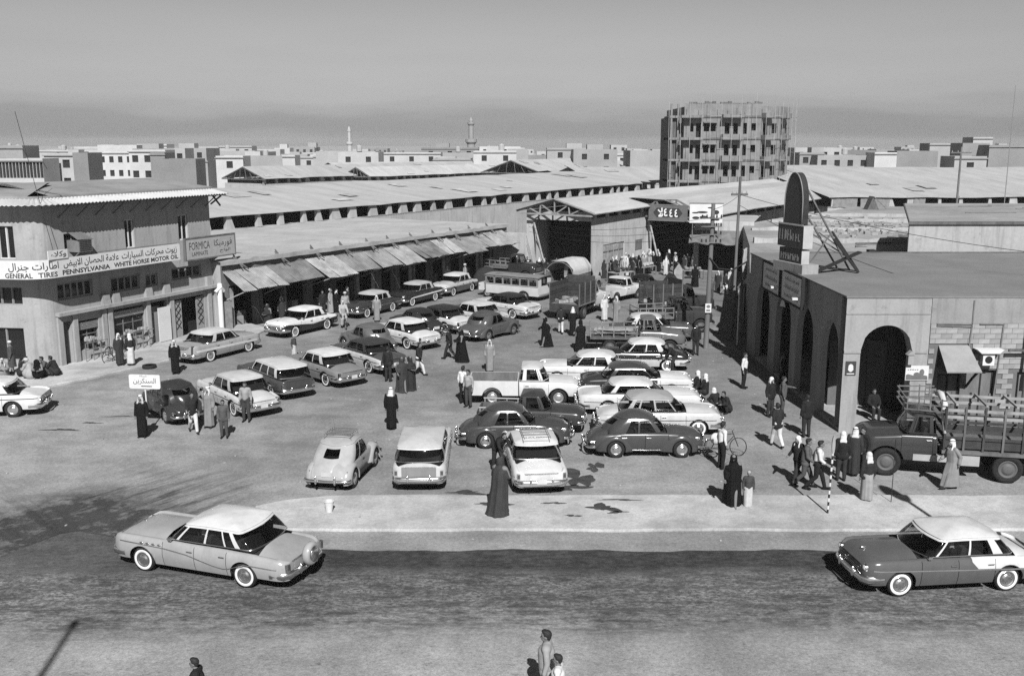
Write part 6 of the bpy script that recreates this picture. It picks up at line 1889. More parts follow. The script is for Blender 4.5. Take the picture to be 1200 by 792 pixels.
def pickup(label, loc, ang, P, group='pickups and lorries in the market square', cat='pickup'):
    """cab with bonnet and an open load bed"""
    root = thing('pickup_truck', label, cat, loc, R(ang), group)
    L = P.get('L', 4.85); hw = P.get('W', 1.9)/2; x1 = L/2; x0 = -L/2; k = P.get('k', 1.)
    wb = P.get('wb', 2.95); xf = x1-.88; xr = xf-wb; r = P.get('r', .37); m = paint(P['lower']); mats_ = [m, m, DARK, CHROME]
    xc = xf-1.75; cowl = xf-.42
    bz = 1.10*k
    sh = [(xc, bz-.03), (cowl, bz-.02), (x1-.3, bz-.06), (x1-.05, bz-.12), (x1, bz-.2)]
    cz = [(xc, bz+.02), (cowl, bz+.06), (x1-.35, bz+.01), (x1-.06, bz-.07), (x1, bz-.2)]
    c = dict(x0=xc, x1=x1, hw=hw, sill=.40, r=r, axles=[xr, xf], arch=[xf], sh=sh, cz=cz, cowl=cowl, deck=xc+.03, mats=mats_, valley=.03, Ra=r+.09, rr=.06, sr=.02, rf=.34, sf=.2, doors=[(xc+.22, cowl-.02)], tonefn=lambda x, j: 0, lift=.05)
    side_y, *_ = carbody(root, c)
    g = dict(belt=dict(x0=cowl+.02, x1=xc+.03, hw=hw*.90, z0=bz+.02, z1=bz+.02, bf=.18, br=.0, rf=.22, rr=.12), roofl=dict(x0=cowl-.30, x1=xc+.10, hw=hw*.78, z=bz+.58*k, bf=.1, br=.0, rf=.16, rr=.12, drop=.02),
             pillars=[(.02, .10), (.78, 1.)], roof_mat=paint(P.get('roof', P['lower'])), crown_r=.08, rows=1, chrome_belt=False)
    cabin(root, g)
    add_wheels(root, [xr, xf], hw-.06, r, .19, False, P.get('cap'))
    bumper(root, x1+.08, hw*.95, .55, True, h=.15, guards=False, wrap=.2, m=P.get('bm', CHROME))
    gm = MB(); gm.box(x1-.06, x1+.012, -hw*.6, hw*.6, .66, .88); gr = gm.build('grille', DARK, root)
    for q in range(3): MB().box(x1+.013, x1+.03, -hw*.6, hw*.6, .68+q*.065, .71+q*.065).build('grille_bar', CHROME, gr)
    for s in (1, -1): lamp(root, x1-.04, s*hw*.76, bz-.26, .09, True)
    # load bed
    bt, bb = P.get('bt', bz-.05), .62
    b0, b1 = x0, xc-.04
    for s in (1, -1):
        mb = MB(); y = s*hw*P.get('bw', .97); yi = y-s*.07
        xs = sorted({b0, b1} | {round(xr+(r+.09)*math.cos(PI*q/12), 4) for q in range(13)} | {b0+(b1-b0)*q/10 for q in range(11)})
        zb_ = lambda x: max(.46, r+math.sqrt(max(0, (r+.09)**2-(x-xr)**2))) if abs(x-xr) < r+.09 else .46
        mb.grid([[(x, y, zb_(x)), (x, y+s*.01, (zb_(x)+bt)/2), (x, y, bt), (x, yi, bt)] for x in xs]); mb.grid([[(x, yi, bt), (x, yi, bb)] for x in xs], 1)
        mb.build('bed_side', [m, WOOD], root, smooth=40)
        if P.get('rail'):
            rl = MB(); rl.tube([(b0+.05, y-s*.03, bt+.16), (b1-.05, y-s*.03, bt+.16)], .03, 6)
            for q in range(4): rl.tube([(b0+.1+(b1-b0-.2)*q/3, y-s*.03, bt), (b0+.1+(b1-b0-.2)*q/3, y-s*.03, bt+.16)], .02, 6)
            rl.build('bed_rail', SIGNG, root)
    mb = MB(); mb.box(b0+.02, b1, -hw*.9, hw*.9, bb-.06, bb); mb.build('bed_floor', WOOD, root)
    MB().box(b0-.04, b0+.02, -hw*.93, hw*.93, .52, bt-.01).build('tailgate', m, root); MB().box(b1-.05, b1, -hw*.9, hw*.9, bb, bt).build('bed_front', m, root)
    for s in (1, -1): MB().box(b0-.07, b0-.041, s*hw*.85-.04, s*hw*.85+.04, .62, .74).build('taillight', TAIL, root)
    if not P.get('nobump'): bumper(root, x0-.12, hw*.8, .5, False, h=.12, guards=False, wrap=.05, m=P.get('bm', CHROME))
    if P.get('load'):
        ld_ = MB(); rr = random.Random(5)
        for q in range(12): ld_.cbox((rr.uniform(b0+.3, b1-.3), rr.uniform(-.5, .5), bb+.2+rr.uniform(0, .25)), (.5, .35, .35), 0, Matrix.Rotation(rr.uniform(0, 3), 3, 'Z'))
        ld_.build('load', WOODL, root)
    return root, dict(b0=b0, b1=b1, hw=hw, bt=bt, bb=bb, xr=xr)

def lorry_cab(root, m, xf, hw, r, bz, nose, back, roofh=.66, roof=None):
    x1 = xf+nose; xc = xf-back; cowl = xf-.45; mats_ = [m, m, DARK, CHROME]
    sh = [(xc, bz-.03), (cowl, bz-.04), (x1-.3, bz-.14), (x1-.05, bz-.22), (x1, bz-.3)]
    cz = [(xc, bz+.02), (cowl, bz+.08), (x1-.35, bz+.0), (x1-.06, bz-.1), (x1, bz-.3)]
    c = dict(x0=xc, x1=x1, hw=hw*.93, sill=.55, r=r, axles=[xf-3.4, xf], arch=[xf], sh=sh, cz=cz, cowl=cowl, deck=xc+.03, mats=mats_, valley=.05, Ra=r+.10, rr=.08, sr=.03, rf=.45, sf=.28, doors=[(xc+.15, cowl-.02)], tonefn=lambda x, j: 0)
    side_y, *_ = carbody(root, c)
    g = dict(belt=dict(x0=cowl+.02, x1=xc+.03, hw=hw*.83, z0=bz+.02, z1=bz+.02, bf=.18, br=.0, rf=.2, rr=.12), roofl=dict(x0=cowl-.28, x1=xc+.08, hw=hw*.74, z=bz+roofh, bf=.1, br=.0, rf=.16, rr=.12, drop=.02), pillars=[(.02, .10), (.82, 1.)], roof_mat=roof or m, crown_r=.1, rows=1, chrome_belt=False)
    cabin(root, g)
    gm = MB(); gm.box(x1-.06, x1+.012, -hw*.5, hw*.5, .8, 1.15); gr = gm.build('grille', DARK, root)
    for q in range(4): MB().box(x1+.013, x1+.03, -hw*.5, hw*.5, .83+q*.08, .86+q*.08).build('grille_bar', STEEL, gr)
    for s in (1, -1): lamp(root, x1-.08, s*hw*.66, bz-.38, .1, True)
    bumper(root, x1+.12, hw*.92, .62, True, h=.2, guards=False, wrap=.05, m=STEEL)
    return side_y
DWOOD = mat('dark_wood', .045, rough=.9, var=.3, scale=3, rnd=.25)
HUB = mat('hub_grey', .10, rough=.6)
def lorry(label, loc, ang, P):
    """lorry with bonneted cab and one of: stake, box, tarp body"""
    root = thing('lorry', label, 'lorry', loc, R(ang), 'pickups and lorries in the market square')
    wb = P.get('wb', 3.95); xf = wb/2; xr = -wb/2; hw = P.get('W', 2.2)/2; r = P.get('r', .47); m = paint(P['lower']); bz = P.get('bz', 1.45)
    lorry_cab(root, m, xf, hw, r, bz, P.get('nose', .85), 1.65, roof=paint(P['roof']) if 'roof' in P else None)
    add_wheels(root, [xr, xf], hw-.05, r, .24, False, HUB)
    add_wheels(root, [xr], hw-.32, r, .22, False, HUB)
    MB().box(xr-1.3, xf+.3, -.42, .42, .55, .75).build('chassis', DARK, root)
    b0, b1 = xr-P.get('over', 1.5), xf-1.78; fl = P.get('floor', 1.08)
    body = P.get('body', 'stake')
    t = MB(); t.box(b0, b1, -hw, hw, fl-.12, fl); t.build('bed_floor', WOOD, root)
    if body == 'stake':
        for s in (1, -1):
            y = s*(hw-.04)
            n = 6
            for q in range(n+1):
                x = b0+.06+(b1-b0-.12)*q/n; MB().box(x-.035, x+.035, y-.03, y+.03, fl, fl+1.55).build('stake_post', WOOD if q % 2 else DWOOD, root)
            for q, z in enumerate((.08, .38, .62, 1.12, 1.36)):
                MB().box(b0, b1, y-s*.05-.02, y-s*.05+.02, fl+z, fl+z+(.26 if q == 0 else .10)).build('side_rail', DWOOD if q < 3 else WOODL, root)
        for x in (b0+.02, b1-.02):
            for z in (.1, .45, .8, 1.15): MB().box(x-.02, x+.02, -hw+.08, hw-.08, fl+z, fl+z+.14).build('end_rail', DWOOD, root)
        for q in range(4):
            x = b0+.5+(b1-b0-1)*q/3; MB().beam((x, -hw+.05, fl+1.5), (x+.12, hw-.05, fl+1.62), .07).build('cross_rail', WOODL, root)
        # rack over the cab
        zk = bz+.86
        for s in (1, -1):
            for z in (0, .2, .4): MB().beam((b1-.05, s*(hw-.06), zk+z), (b1+1.25, s*(hw-.3), zk+z), .04).build('cab_rack_rail', WOOD, root)
            for q in range(4): MB().beam((b1+.1+q*.36, s*(hw-.08-q*.07), zk-.03), (b1+.1+q*.36, s*(hw-.08-q*.07), zk+.45), .04).build('cab_rack_post', WOOD, root)
        for z in (0, .2, .4): MB().beam((b1+1.25, -(hw-.3), zk+z), (b1+1.25, hw-.3, zk+z), .04).build('cab_rack_rail', WOOD, root)
        q = MB(); P_ = []
        for i in range(9):
            t_ = i/8; P_.append((b1-.05, hw-.02-1.6*hw*(1-t_)*.9, fl+1.6+.12*math.sin(t_*5) - (.9*max(0, t_-.75)/.25 if t_ > .75 else 0)))
        q.tube(P_, [.09, .11, .1, .12, .11, .1, .12, .1, .05], 8); q.build('canvas_roll', cloth(.5), root, smooth=True)
        MB().box(b1-.5, b1+.9, hw-.32, hw-.1, .62, .85).build('running_step', SIGNG, root)
        MB().box(b1-1.25, b1-.45, hw-.3, hw-.06, .55, fl-.15).build('tool_box', SIGNG, root)
    elif body == 'box':
        for s in (1, -1):
            n = 5
            for q in range(n): MB().box(b0, b1, s*(hw-.03)-.03, s*(hw-.03)+.03, fl+.01+q*.27, fl+.01+q*.27+.25).build('side_plank', DWOOD, root)
            for q in range(4): x = b0+.05+(b1-b0-.1)*q/3; MB().box(x-.04, x+.04, s*(hw+.02)-.03, s*(hw+.02)+.03, fl-.1, fl+1.4).build('side_post', WOOD, root)
        for q in range(6): MB().box(b1-.06, b1, -hw+.06, hw-.06, fl+.01+q*.27, fl+.01+q*.27+.25).build('head_plank', DWOOD, root)
        MB().box(b0-.05, b0, -hw, hw, fl-.55, fl+.02).build('tailboard', DWOOD, root)
        ql = MB(); rr = random.Random(3)
        for q in range(14): ql.cbox((rr.uniform(b0+.4, b1-.4), rr.uniform(-.8, .8), fl+.12), (.6, .3, .2), 0, Matrix.Rotation(rr.uniform(0, 3), 3, 'Z'))
        ql.build('load', WOODL, root)
    elif body == 'tarp':
        for s in (1, -1):
            for q in range(3): MB().box(b0, b1, s*(hw-.03)-.03, s*(hw-.03)+.03, fl+.01+q*.25, fl+.01+q*.25+.23).build('side_plank', WOOD, root)
        tp = MB(); P_ = []
        for i in range(13):
            x = b0-.05+(b1-b0+.1)*i/12; sag = .025*math.sin(i*PI/2)
            P_.append([(x, (hw+.02)*math.cos(PI*k/16) if 2 < k < 14 else (hw+.02)*(1 if k <= 2 else -1), fl+.62+(1.05+sag)*min(1, math.sin(PI*k/16)*1.15)) for k in range(17)])
        tp.grid(P_); tp.grid([[(p[0], p[1]*.985, p[2]-.02) for p in reversed(q)] for q in P_])
        tp.build('canvas_cover', cloth(.46), root, smooth=True)
        for x in (b0, b1): MB().tube([(x, (hw-.02)*math.cos(PI*k/12), fl+.6+1.0*math.sin(PI*k/12)) for k in range(13)], .03, 6).build('hoop', STEEL, root)
    elif body == 'open':
        for s in (1, -1):
            for z in (.25, .55): MB().beam((b0, s*(hw-.03), fl+z), (b1, s*(hw-.03), fl+z), .05).build('side_rail', STEEL, root)
            for q in range(5): x = b0+.03+(b1-b0-.06)*q/4; MB().beam((x, s*(hw-.03), fl), (x, s*(hw-.03), fl+.58), .05).build('side_post', STEEL, root)
        for z in (.25, .55): MB().beam((b0, -hw, fl+z), (b0, hw, fl+z), .05).build('end_rail', STEEL, root)
        if P.get('load'):
            ql = MB(); rr = random.Random(8)
            for q in range(18): ql.beam((rr.uniform(b0+.2, b0+.8), rr.uniform(-.7, .7), fl+.15+rr.uniform(0, .2)), (rr.uniform(b1-.8, b1-.2), rr.uniform(-.7, .7), fl+.15+rr.uniform(0, .25)), .09)
            ql.build('load', WOODL, root)
    return root
def bus(label, loc, ang, P):
    root = thing('small_bus', label, 'bus', loc, R(ang), 'pickups and lorries in the market square')
    hw = .98; x0, x1 = -2.6, 2.0; m = mat('bus_cream', .52, rough=.5, var=.08); md = mat('bus_top', .20, rough=.7, var=.3)
    mb = MB()
    sec = [(hw*.97, .5), (hw, .8), (hw, 1.35)]
    for s in (1, -1):
        wx = MB(); wallx = [x0, -1.9, -1.2, x1]
        xs = sorted({x0, x1} | {round(-1.35+.48*math.cos(PI*q/12), 4) for q in range(13)} | {x0+(x1-x0)*q/12 for q in range(13)})
        zb_ = lambda x: .45 if abs(x+1.35) >= .48 else max(.45, .4+math.sqrt(max(0, .48**2-(x+1.35)**2)))
        wx.grid([[(x, s*hw*.97, zb_(x)), (x, s*hw, (zb_(x)+1.3)/2), (x, s*hw, 1.3)] for x in xs]); wx.build('side_panel', m, root, smooth=40)
    q = MB(); q.box(x0, x0+.05, -hw*.98, hw*.98, .45, 1.3); q.box(x1-.05, x1, -hw*.98, hw*.98, .45, 1.3); q.build('end_panel', m, root)
    MB().box(x0+.1, x1-.1, -hw*.9, hw*.9, .5, .75).build('floor', DARK, root)
    n = 6
    for s in (1, -1):
        for i in range(n+1):
            x = x0+.04+(x1-x0-.08)*i/n; MB().box(x-.06, x+.06, s*hw-.03, s*hw+.03, 1.3, 2.0).build('window_post', md, root)
        for i in range(n):
            a = x0+.1+(x1-x0-.08)*i/n; g_ = MB(); g_.quad((a, s*(hw-.02), 1.31), (a+.66, s*(hw-.02), 1.31), (a+.66, s*(hw-.02), 1.9), (a, s*(hw-.02), 1.9)); g_.build('side_window', GLASS, root)
        MB().box(x0, x1, s*hw-.025, s*hw+.035, 1.26, 1.32).build('waist_rail', SIGNG, root); MB().box(x0, x1, s*hw-.03, s*hw+.03, 1.88, 2.05).build('cant_rail', md, root)
    for x in (x0, x1-.05):
        MB().box(x, x+.05, -hw*.97, -.45, 1.3, 2.0).build('end_post', m, root); MB().box(x, x+.05, .45, hw*.97, 1.3, 2.0).build('end_post', m, root)
        g_ = MB(); g_.quad((x+.02, -.45, 1.3), (x+.02, .45, 1.3), (x+.02, .45, 1.9), (x+.02, -.45, 1.9)); g_.build('end_window', GLASS, root)
    rfm = MB(); P_ = []
    for i in range(9):
        y = -1+2*i/8; P_.append([(x0-.1, y*(hw+.06), 2.05+.1*(1-y*y)), (x1+.1, y*(hw+.06), 2.05+.1*(1-y*y))])
    rfm.grid(P_); rfm.grid([[(p[0], p[1], p[2]-.05) for p in reversed(q_)] for q_ in P_]); rfm.build('roof', md, root, smooth=True)
    root.scale = (1, 1, .86)
    add_wheels(root, [-1.35, 1.9], hw-.06, .40, .2, False, STEEL)
    bonnet = MB(); bonnet.box(x1+.001, x1+.9, -.6, .6, .55, 1.2); bonnet.build('bonnet', m, root)
    for s in (1, -1): lamp(root, x1+.88, s*.5, .95, .09, True)
    bumper(root, x0-.08, hw*.9, .5, False, guards=False, wrap=.1, m=STEEL)
    return root

# ------------------------------------------------------------------ the vehicles, one by one (x, y, heading)
WHT, LGT, GRY, MID, DRK, BLK_ = .64, .46, .24, .13, .055, .022
hard = [(.02, .05), (.86, .97)]
# --- the two cars driving along the road
b_root, b_side, bd = saloon('light grey saloon with white roof and spare wheel on its tail, driving left', (-8.10, 25.37, 0), 161, dict(L=5.5, W=2.04, wb=3.2, lower=.33, roof=0.61, xf=1.72, rz=1.60, beltz=1.04, xdeck=-1.86, rx1=-1.42, rx0=.48, xcowl=1.04, tail='tall', trim=True, hood=.05, fin=.02, Ra=.41,
    trimline=[(-2.5, .66), (-1.5, .68), (-.95, .46), (-.6, .50), (.2, .70), (1.0, .79), (2.4, .84)], trimw=.03, pillars=[(.02, .055), (.41, .44), (.70, .725), (.85, .92)]), 'cars driving on the front road')
for s in (1, -1):
    for k in range(4):
        x = 1.12+k*.19; MB().ell((x, s*(b_side(x, .85)+.005), .86), (.065, .015, .028), 10, 5).build('porthole', CHROME, b_root, smooth=True)
sp = MB(); sp.lathe([(.20, -.10), (.26, -.11), (.31, -.06), (.315, 0), (.31, .06), (.26, .11), (.20, .10)], 24, axis='x', close=False); o = sp.build('spare_wheel', paint(.33), b_root, smooth=True, loc=(-2.93, 0, .80))
sp = MB(); sp.lathe([(.2, -.11), (.2, -.12), (.1, -.15), (.001, -.155)], 20, axis='x', close=False); sp.build('hubcap', CHROME, o, smooth=True)
# driver in a white headscarf
c_root, c_side, cd_ = saloon('dark grey saloon with white roof and white rear flank, driving left at right edge', (11.40, 24.53, 0), -173.5, dict(L=5.0, W=1.9, wb=2.92, lower=.14, upper=.14, roof=0.61, tail='tall', hood=.03, cuts=(-.55,), fin=.03, tone=[(-2.5, .62), (-.55, .66), (2.5, .74)],
    tonefn=lambda x, j: 1 if (x > -.55 or j < 3) else 4, trimline=[(-2.3, .63), (-.6, .67), (2.3, .75)], trimw=.045, pillars=[(.02, .055), (.46, .49), (.80, .93)]), 'cars driving on the front road')
for o in c_root.children:
    if o.type == 'MESH' and len(o.data.materials) == 4 and o.data.materials[3] == CHROME:
        o.data.materials.append(paint(0.58))
        if o.name.startswith('boot_lid'): o.data.materials[1] = paint(0.58)
# --- left edge and the kerb
saloon('white saloon with thin dark side line leaving at left edge', (-22.75, 41.05, 0), -171, dict(lower=WHT, roof=WHT, L=5.0, trimm=paint(DRK), trimline=[(-2.4, .80), (2.3, .80)], fin=.06, tail='round', ww=False))
saloon('pale grey finned saloon with white side flash parked by tyre shop kerb', (-16.28, 53.02, 0), 62, dict(lower=.30, upper=.36, roof=0.50, L=5.15, W=1.95, fin=.16, tail='fin', trimw=.13, trimm=paint(0.54), trimline=[(-2.4, .72), (2.3, .62)]))
# --- row under the awnings
saloon('two-tone saloon, white above and black flanks, first under the awnings', (-13.06, 60.01, 0), -120, dict(lower=BLK_, upper=WHT, roof=WHT, tone=[(-2.5, .74), (0, .60), (2.5, .84)], trimline=[(-2.3, .74), (0, .60), (2.3, .83)]))
saloon('dark saloon with light roof, second under the awnings', (-9.72, 66.73, 0), -119, dict(lower=DRK, roof=0.46))
saloon('black saloon with white side spear, third under the awnings', (-7.13, 71.53, 0), -120, dict(lower=.03, roof=.42, trimw=.10, trimm=paint(0.56), trimline=[(-2.4, .74), (1.6, .62)], fin=.08))
saloon('pale saloon with dark flank, last under the awnings', (-4.55, 76.41, 0), -117, dict(lower=MID, upper=0.44, roof=0.58, tone=[(-2.5, .7), (2.5, .75)], hood=-.04))
# --- slanting row on the left of the square, tails towards the viewer
roundcar('small dark saloon behind the man with the sign', (-14.57, 40.76, 0), 130, dict(lower=.05, L=3.9, W=1.55, wb=2.3))
saloon('white rounded saloon second in the slanting row', (-12.19, 42.21, 0), 131, dict(lower=0.54, roof=0.50, rz=1.63, tail='round', fin=-.05, hood=.03, crown=.13))
saloon('dark grey station wagon with white roof in the slanting row', (-11.28, 45.32, 0), 129, dict(lower=.085, upper=.085, roof=0.58, wagon=True, rx1=-2.15, rz=1.60, pillars=[(.02, .05), (.33, .36), (.62, .66), (.90, 1.)], gate=.075))
saloon('mid grey saloon with white roof in the slanting row', (-9.32, 47.49, 0), 134, dict(lower=.20, roof=0.56, trimline=[(-2.3, .64), (2.2, .70)]))
saloon('saloon with dark roof over white body in the slanting row', (-7.61, 50.27, 0), 133, dict(lower=0.51, upper=.10, roof=.06, tone=[(-2.5, .70), (2.5, .72)], tonefn=lambda x, j: 0 if j > 5 else 1))
roundcar('small light grey round-backed car half hidden in the slanting row', (-8.15, 54.45, 0), 131, dict(lower=.17, L=4.0))
saloon('white finned-trim saloon with dark side curve in the slanting row', (-6.35, 56.21, 0), 135, dict(lower=0.56, roof=0.58, trimm=paint(.06), trimw=.03, trimline=[(-2.3, .60), (-.4, .62), (2.2, .74)]))
roundcar('dark round-backed car behind the white finned-trim saloon', (-5.93, 59.63, 0), 131, dict(lower=.04))
saloon('dark saloon with white flank and boot in the slanting row', (-4.55, 60.97, 0), 137, dict(lower=.09, upper=0.50, roof=.045, tone=[(-2.5, .62), (2.5, .64)], trimline=[(-2.3, .62), (2.2, .64)], tonefn=lambda x, j: 1 if j < 3 else (0 if x < -.9 or j < 5 else 1)))
roundcar('grey round-roofed saloon facing right into the square', (-1.35, 58.5, 0), 52, dict(lower=.115, L=4.3, W=1.75, wb=2.4))
saloon('white-roofed saloon with black lower body behind the grey round saloon', (-2.47, 62.57, 0), 137, dict(lower=BLK_, upper=0.48, roof=0.53, tone=[(-2.5, .72), (2.5, .74)], tonefn=lambda x, j: 1 if j < 3 or x > .9 else 0))
saloon('dark-topped saloon with long white boot at far end of slanting row', (-0.45, 66.09, 0), 139, dict(lower=0.51, upper=0.51, roof=.04, L=5.1, tonefn=lambda x, j: 1, fin=.08, tail='round'))
bus('small cream bus with dark slatted top', (0.21, 73.9, 0), 148, {})
lorry('lorry with rounded pale canvas cover in the middle distance', (5.0, 75.2, 0), 62, dict(lower=.35, body='tarp', wb=3.6, over=1.4, W=2.3, floor=1.3))
lorry('lorry with open plank sides and lowered tailboard', (4.76, 66.59, 0), 63, dict(lower=0.58, body='box', wb=3.6, over=1.1, W=2.1))
pickup('white rounded pickup seen from behind beside the plank lorry', (7.97, 72.98, 0), 50, dict(lower=0.53, L=4.6, bt=.95))
roundcar('black saloon near the market hall wall', (10.24, 75.67, 0), 60, dict(lower=.02, L=4.3))
lorry('dark old lorry parked at end of the awnings', (0.2, 84.6, 0), -28, dict(lower=.04, body='open', wb=3.0, over=1.0, W=1.9, r=.42))
# --- middle group, noses to the right
pickup('white pickup with dark empty bed in the centre', (0.55, 43.25, 0), -2, dict(lower=0.58, roof=0.59, bt=1.12, cap=STEEL))
pickup('dark small pickup with pale bed rail below the white pickup', (0.81, 38.62, 0), -6, dict(lower=.06, L=4.25, W=1.64, wb=2.6, r=.34, k=.93, bt=.92, rail=True, load=False))
roundcar('dark grey round saloon crossing behind the white saloon tail', (0.10, 36.78, 0), 1, dict(lower=.075, L=4.25))
saloon('white saloon with dark rear window parked tail-on, man leaning at its left', (0.72, 33.22, 0), 96, dict(lower=0.58, roof=0.56, L=4.85, rack=True))
saloon('white station wagon with grey tailgate panel parked tail-on', (-3.14, 33.60, 0), 91, dict(lower=0.50, upper=0.53, roof=0.53, wagon=True, rx1=-2.18, rz=1.60, pillars=[(.02, .05), (.33, .36), (.62, .66), (.90, 1.)], gate=.22))
beetle('small light grey round car with roof rack parked tail-on', (-5.87, 33.04, 0), 80, dict(lower=.36))
roundcar('dark grey round saloon standing side-on at front of right group', (4.98, 35.66, 0), 0, dict(lower=.085, L=4.3))
saloon('light saloon with grey roof behind the dark round saloon', (5.91, 38.47, 0), -2, dict(lower=0.50, roof=.34, rz=1.63, fin=-.04, hood=.03, tail='round', crown=.13, pillars=[(.02, .05), (.40, .44), (.74, .78), (.90, 1.)]))
saloon('white long hardtop with ribbed flank in the right group', (5.50, 41.37, 0), -2, dict(lower=0.58, roof=0.56, L=5.25, fin=.07, tail='round', pillars=hard, rz=1.50, trimline=[(-2.4, .66), (1.8, .56)]))
saloon('dark hardtop with white front behind the white long hardtop', (5.78, 44.38, 0), -3, dict(lower=.05, upper=.05, roof=.07, rz=1.51, L=5.1, pillars=hard, tonefn=lambda x, j: 1 if x < .95 else 4))
o = [q for q in bpy.data.objects if q.get('label', '').startswith('dark hardtop with white front')][0]
for q in o.children:
    if q.type == 'MESH' and len(q.data.materials) == 4 and q.data.materials[3] == CHROME: q.data.materials.append(paint(0.56))
saloon('white saloon facing left behind the white pickup', (3.74, 46.80, 0), 177, dict(lower=0.58, roof=0.58, L=5.05))
saloon('white-roofed two-tone saloon with black upper flank facing left', (6.62, 49.88, 0), 177, dict(lower=0.53, upper=.03, roof=0.58, tone=[(-2.5, .66), (2.5, .72)], tonefn=lambda x, j: 1 if j < 3 else 0))
lorry('grey lorry with railed open bed facing right', (7.14, 54.19, 0), -4, dict(lower=.17, body='open', wb=3.3, over=1.1, W=1.95, r=.40, floor=.95, bz=1.3, load=True))
saloon('white-roofed grey saloon behind the grey lorry', (8.33, 57.60, 0), -5, dict(lower=.12, roof=0.53))
lorry('dark lorry with open rails in arcade shade beside telegraph pole', (10.0, 60.2, 0), 12, dict(lower=.06, body='open', wb=3.0, over=1.0, W=1.95, r=.42))
lorry('dark lorry with plank body deepest in the arcade shade', (11.2, 65.2, 0), 20, dict(lower=.05, body='box', wb=3.0, over=1.0, W=1.95, r=.42, roof=.05))
# --- stake lorry in front of the arcade
lorry('dark stake-sided lorry with rack over its cab before the arcade', (15.26, 33.56, 0), 168, dict(lower=.06, body='stake', wb=3.95, over=1.7, W=2.3, r=.50, bz=1.55))

# ================================================================== PEOPLE
SKIN = mat('skin', .17, rough=.6, var=.08, scale=6)
HAIR = mat('hair', .018, rough=.7)
def cap_(mb, p0, p1, r0, r1, n=10):
    """tapered capsule"""
    p0, p1 = Vector(p0), Vector(p1); d = p1-p0; L_ = d.length
    if L_ < 1e-5: d = Vector((0, 0, 1)); L_ = 1e-5
    d = d.normalized(); pts = []; rs = []
    for a in (.999, .8, .5, .2): pts.append(p0-d*r0*math.sin(a*PI/2)); rs.append(max(.0008, r0*math.cos(a*PI/2)))
    pts.append(p0); rs.append(r0); pts.append(p1); rs.append(r1)
    for a in (.2, .5, .8, .999): pts.append(p1+d*r1*math.sin(a*PI/2)); rs.append(max(.0008, r1*math.cos(a*PI/2)))
    mb.tube(pts, rs, n)
PENDING = []
def remeshed(mb, name, voxel, m, smooth_it=4):
    """one closed surface grown round the given volumes; all are made together in flush_people()"""
    out = bpy.data.meshes.new(name); out.materials.append(m)
    PENDING.append([mb, out, voxel, smooth_it, None])
    return out
def flush_people():
    obs = []
    for mb, out, voxel, it, extra in PENDING:
        me = bpy.data.meshes.new('tmp'); me.from_pydata(mb.v, [], mb.f)
        o = bpy.data.objects.new('tmp', me); C.objects.link(o); obs.append(o)
        r = o.modifiers.new('r', 'REMESH'); r.mode = 'VOXEL'; r.voxel_size = voxel; r.use_smooth_shade = True
        s = o.modifiers.new('s', 'SMOOTH'); s.factor = .5; s.iterations = it
    dg = bpy.context.evaluated_depsgraph_get()
    for o, (mb, out, voxel, it, extra) in zip(obs, PENDING):
        ev = o.evaluated_get(dg).to_mesh()
        bm = bmesh.new(); bm.from_mesh(ev)
        if extra:
            tmp = bpy.data.meshes.new('h'); tmp.from_pydata(extra.v, [], extra.f); bm.from_mesh(tmp); bpy.data.meshes.remove(tmp)
        for f in bm.faces: f.smooth = True
        bm.to_mesh(out); bm.free()
    for o in obs:
        me = o.data; bpy.data.objects.remove(o); bpy.data.meshes.remove(me)
    PENDING.clear()
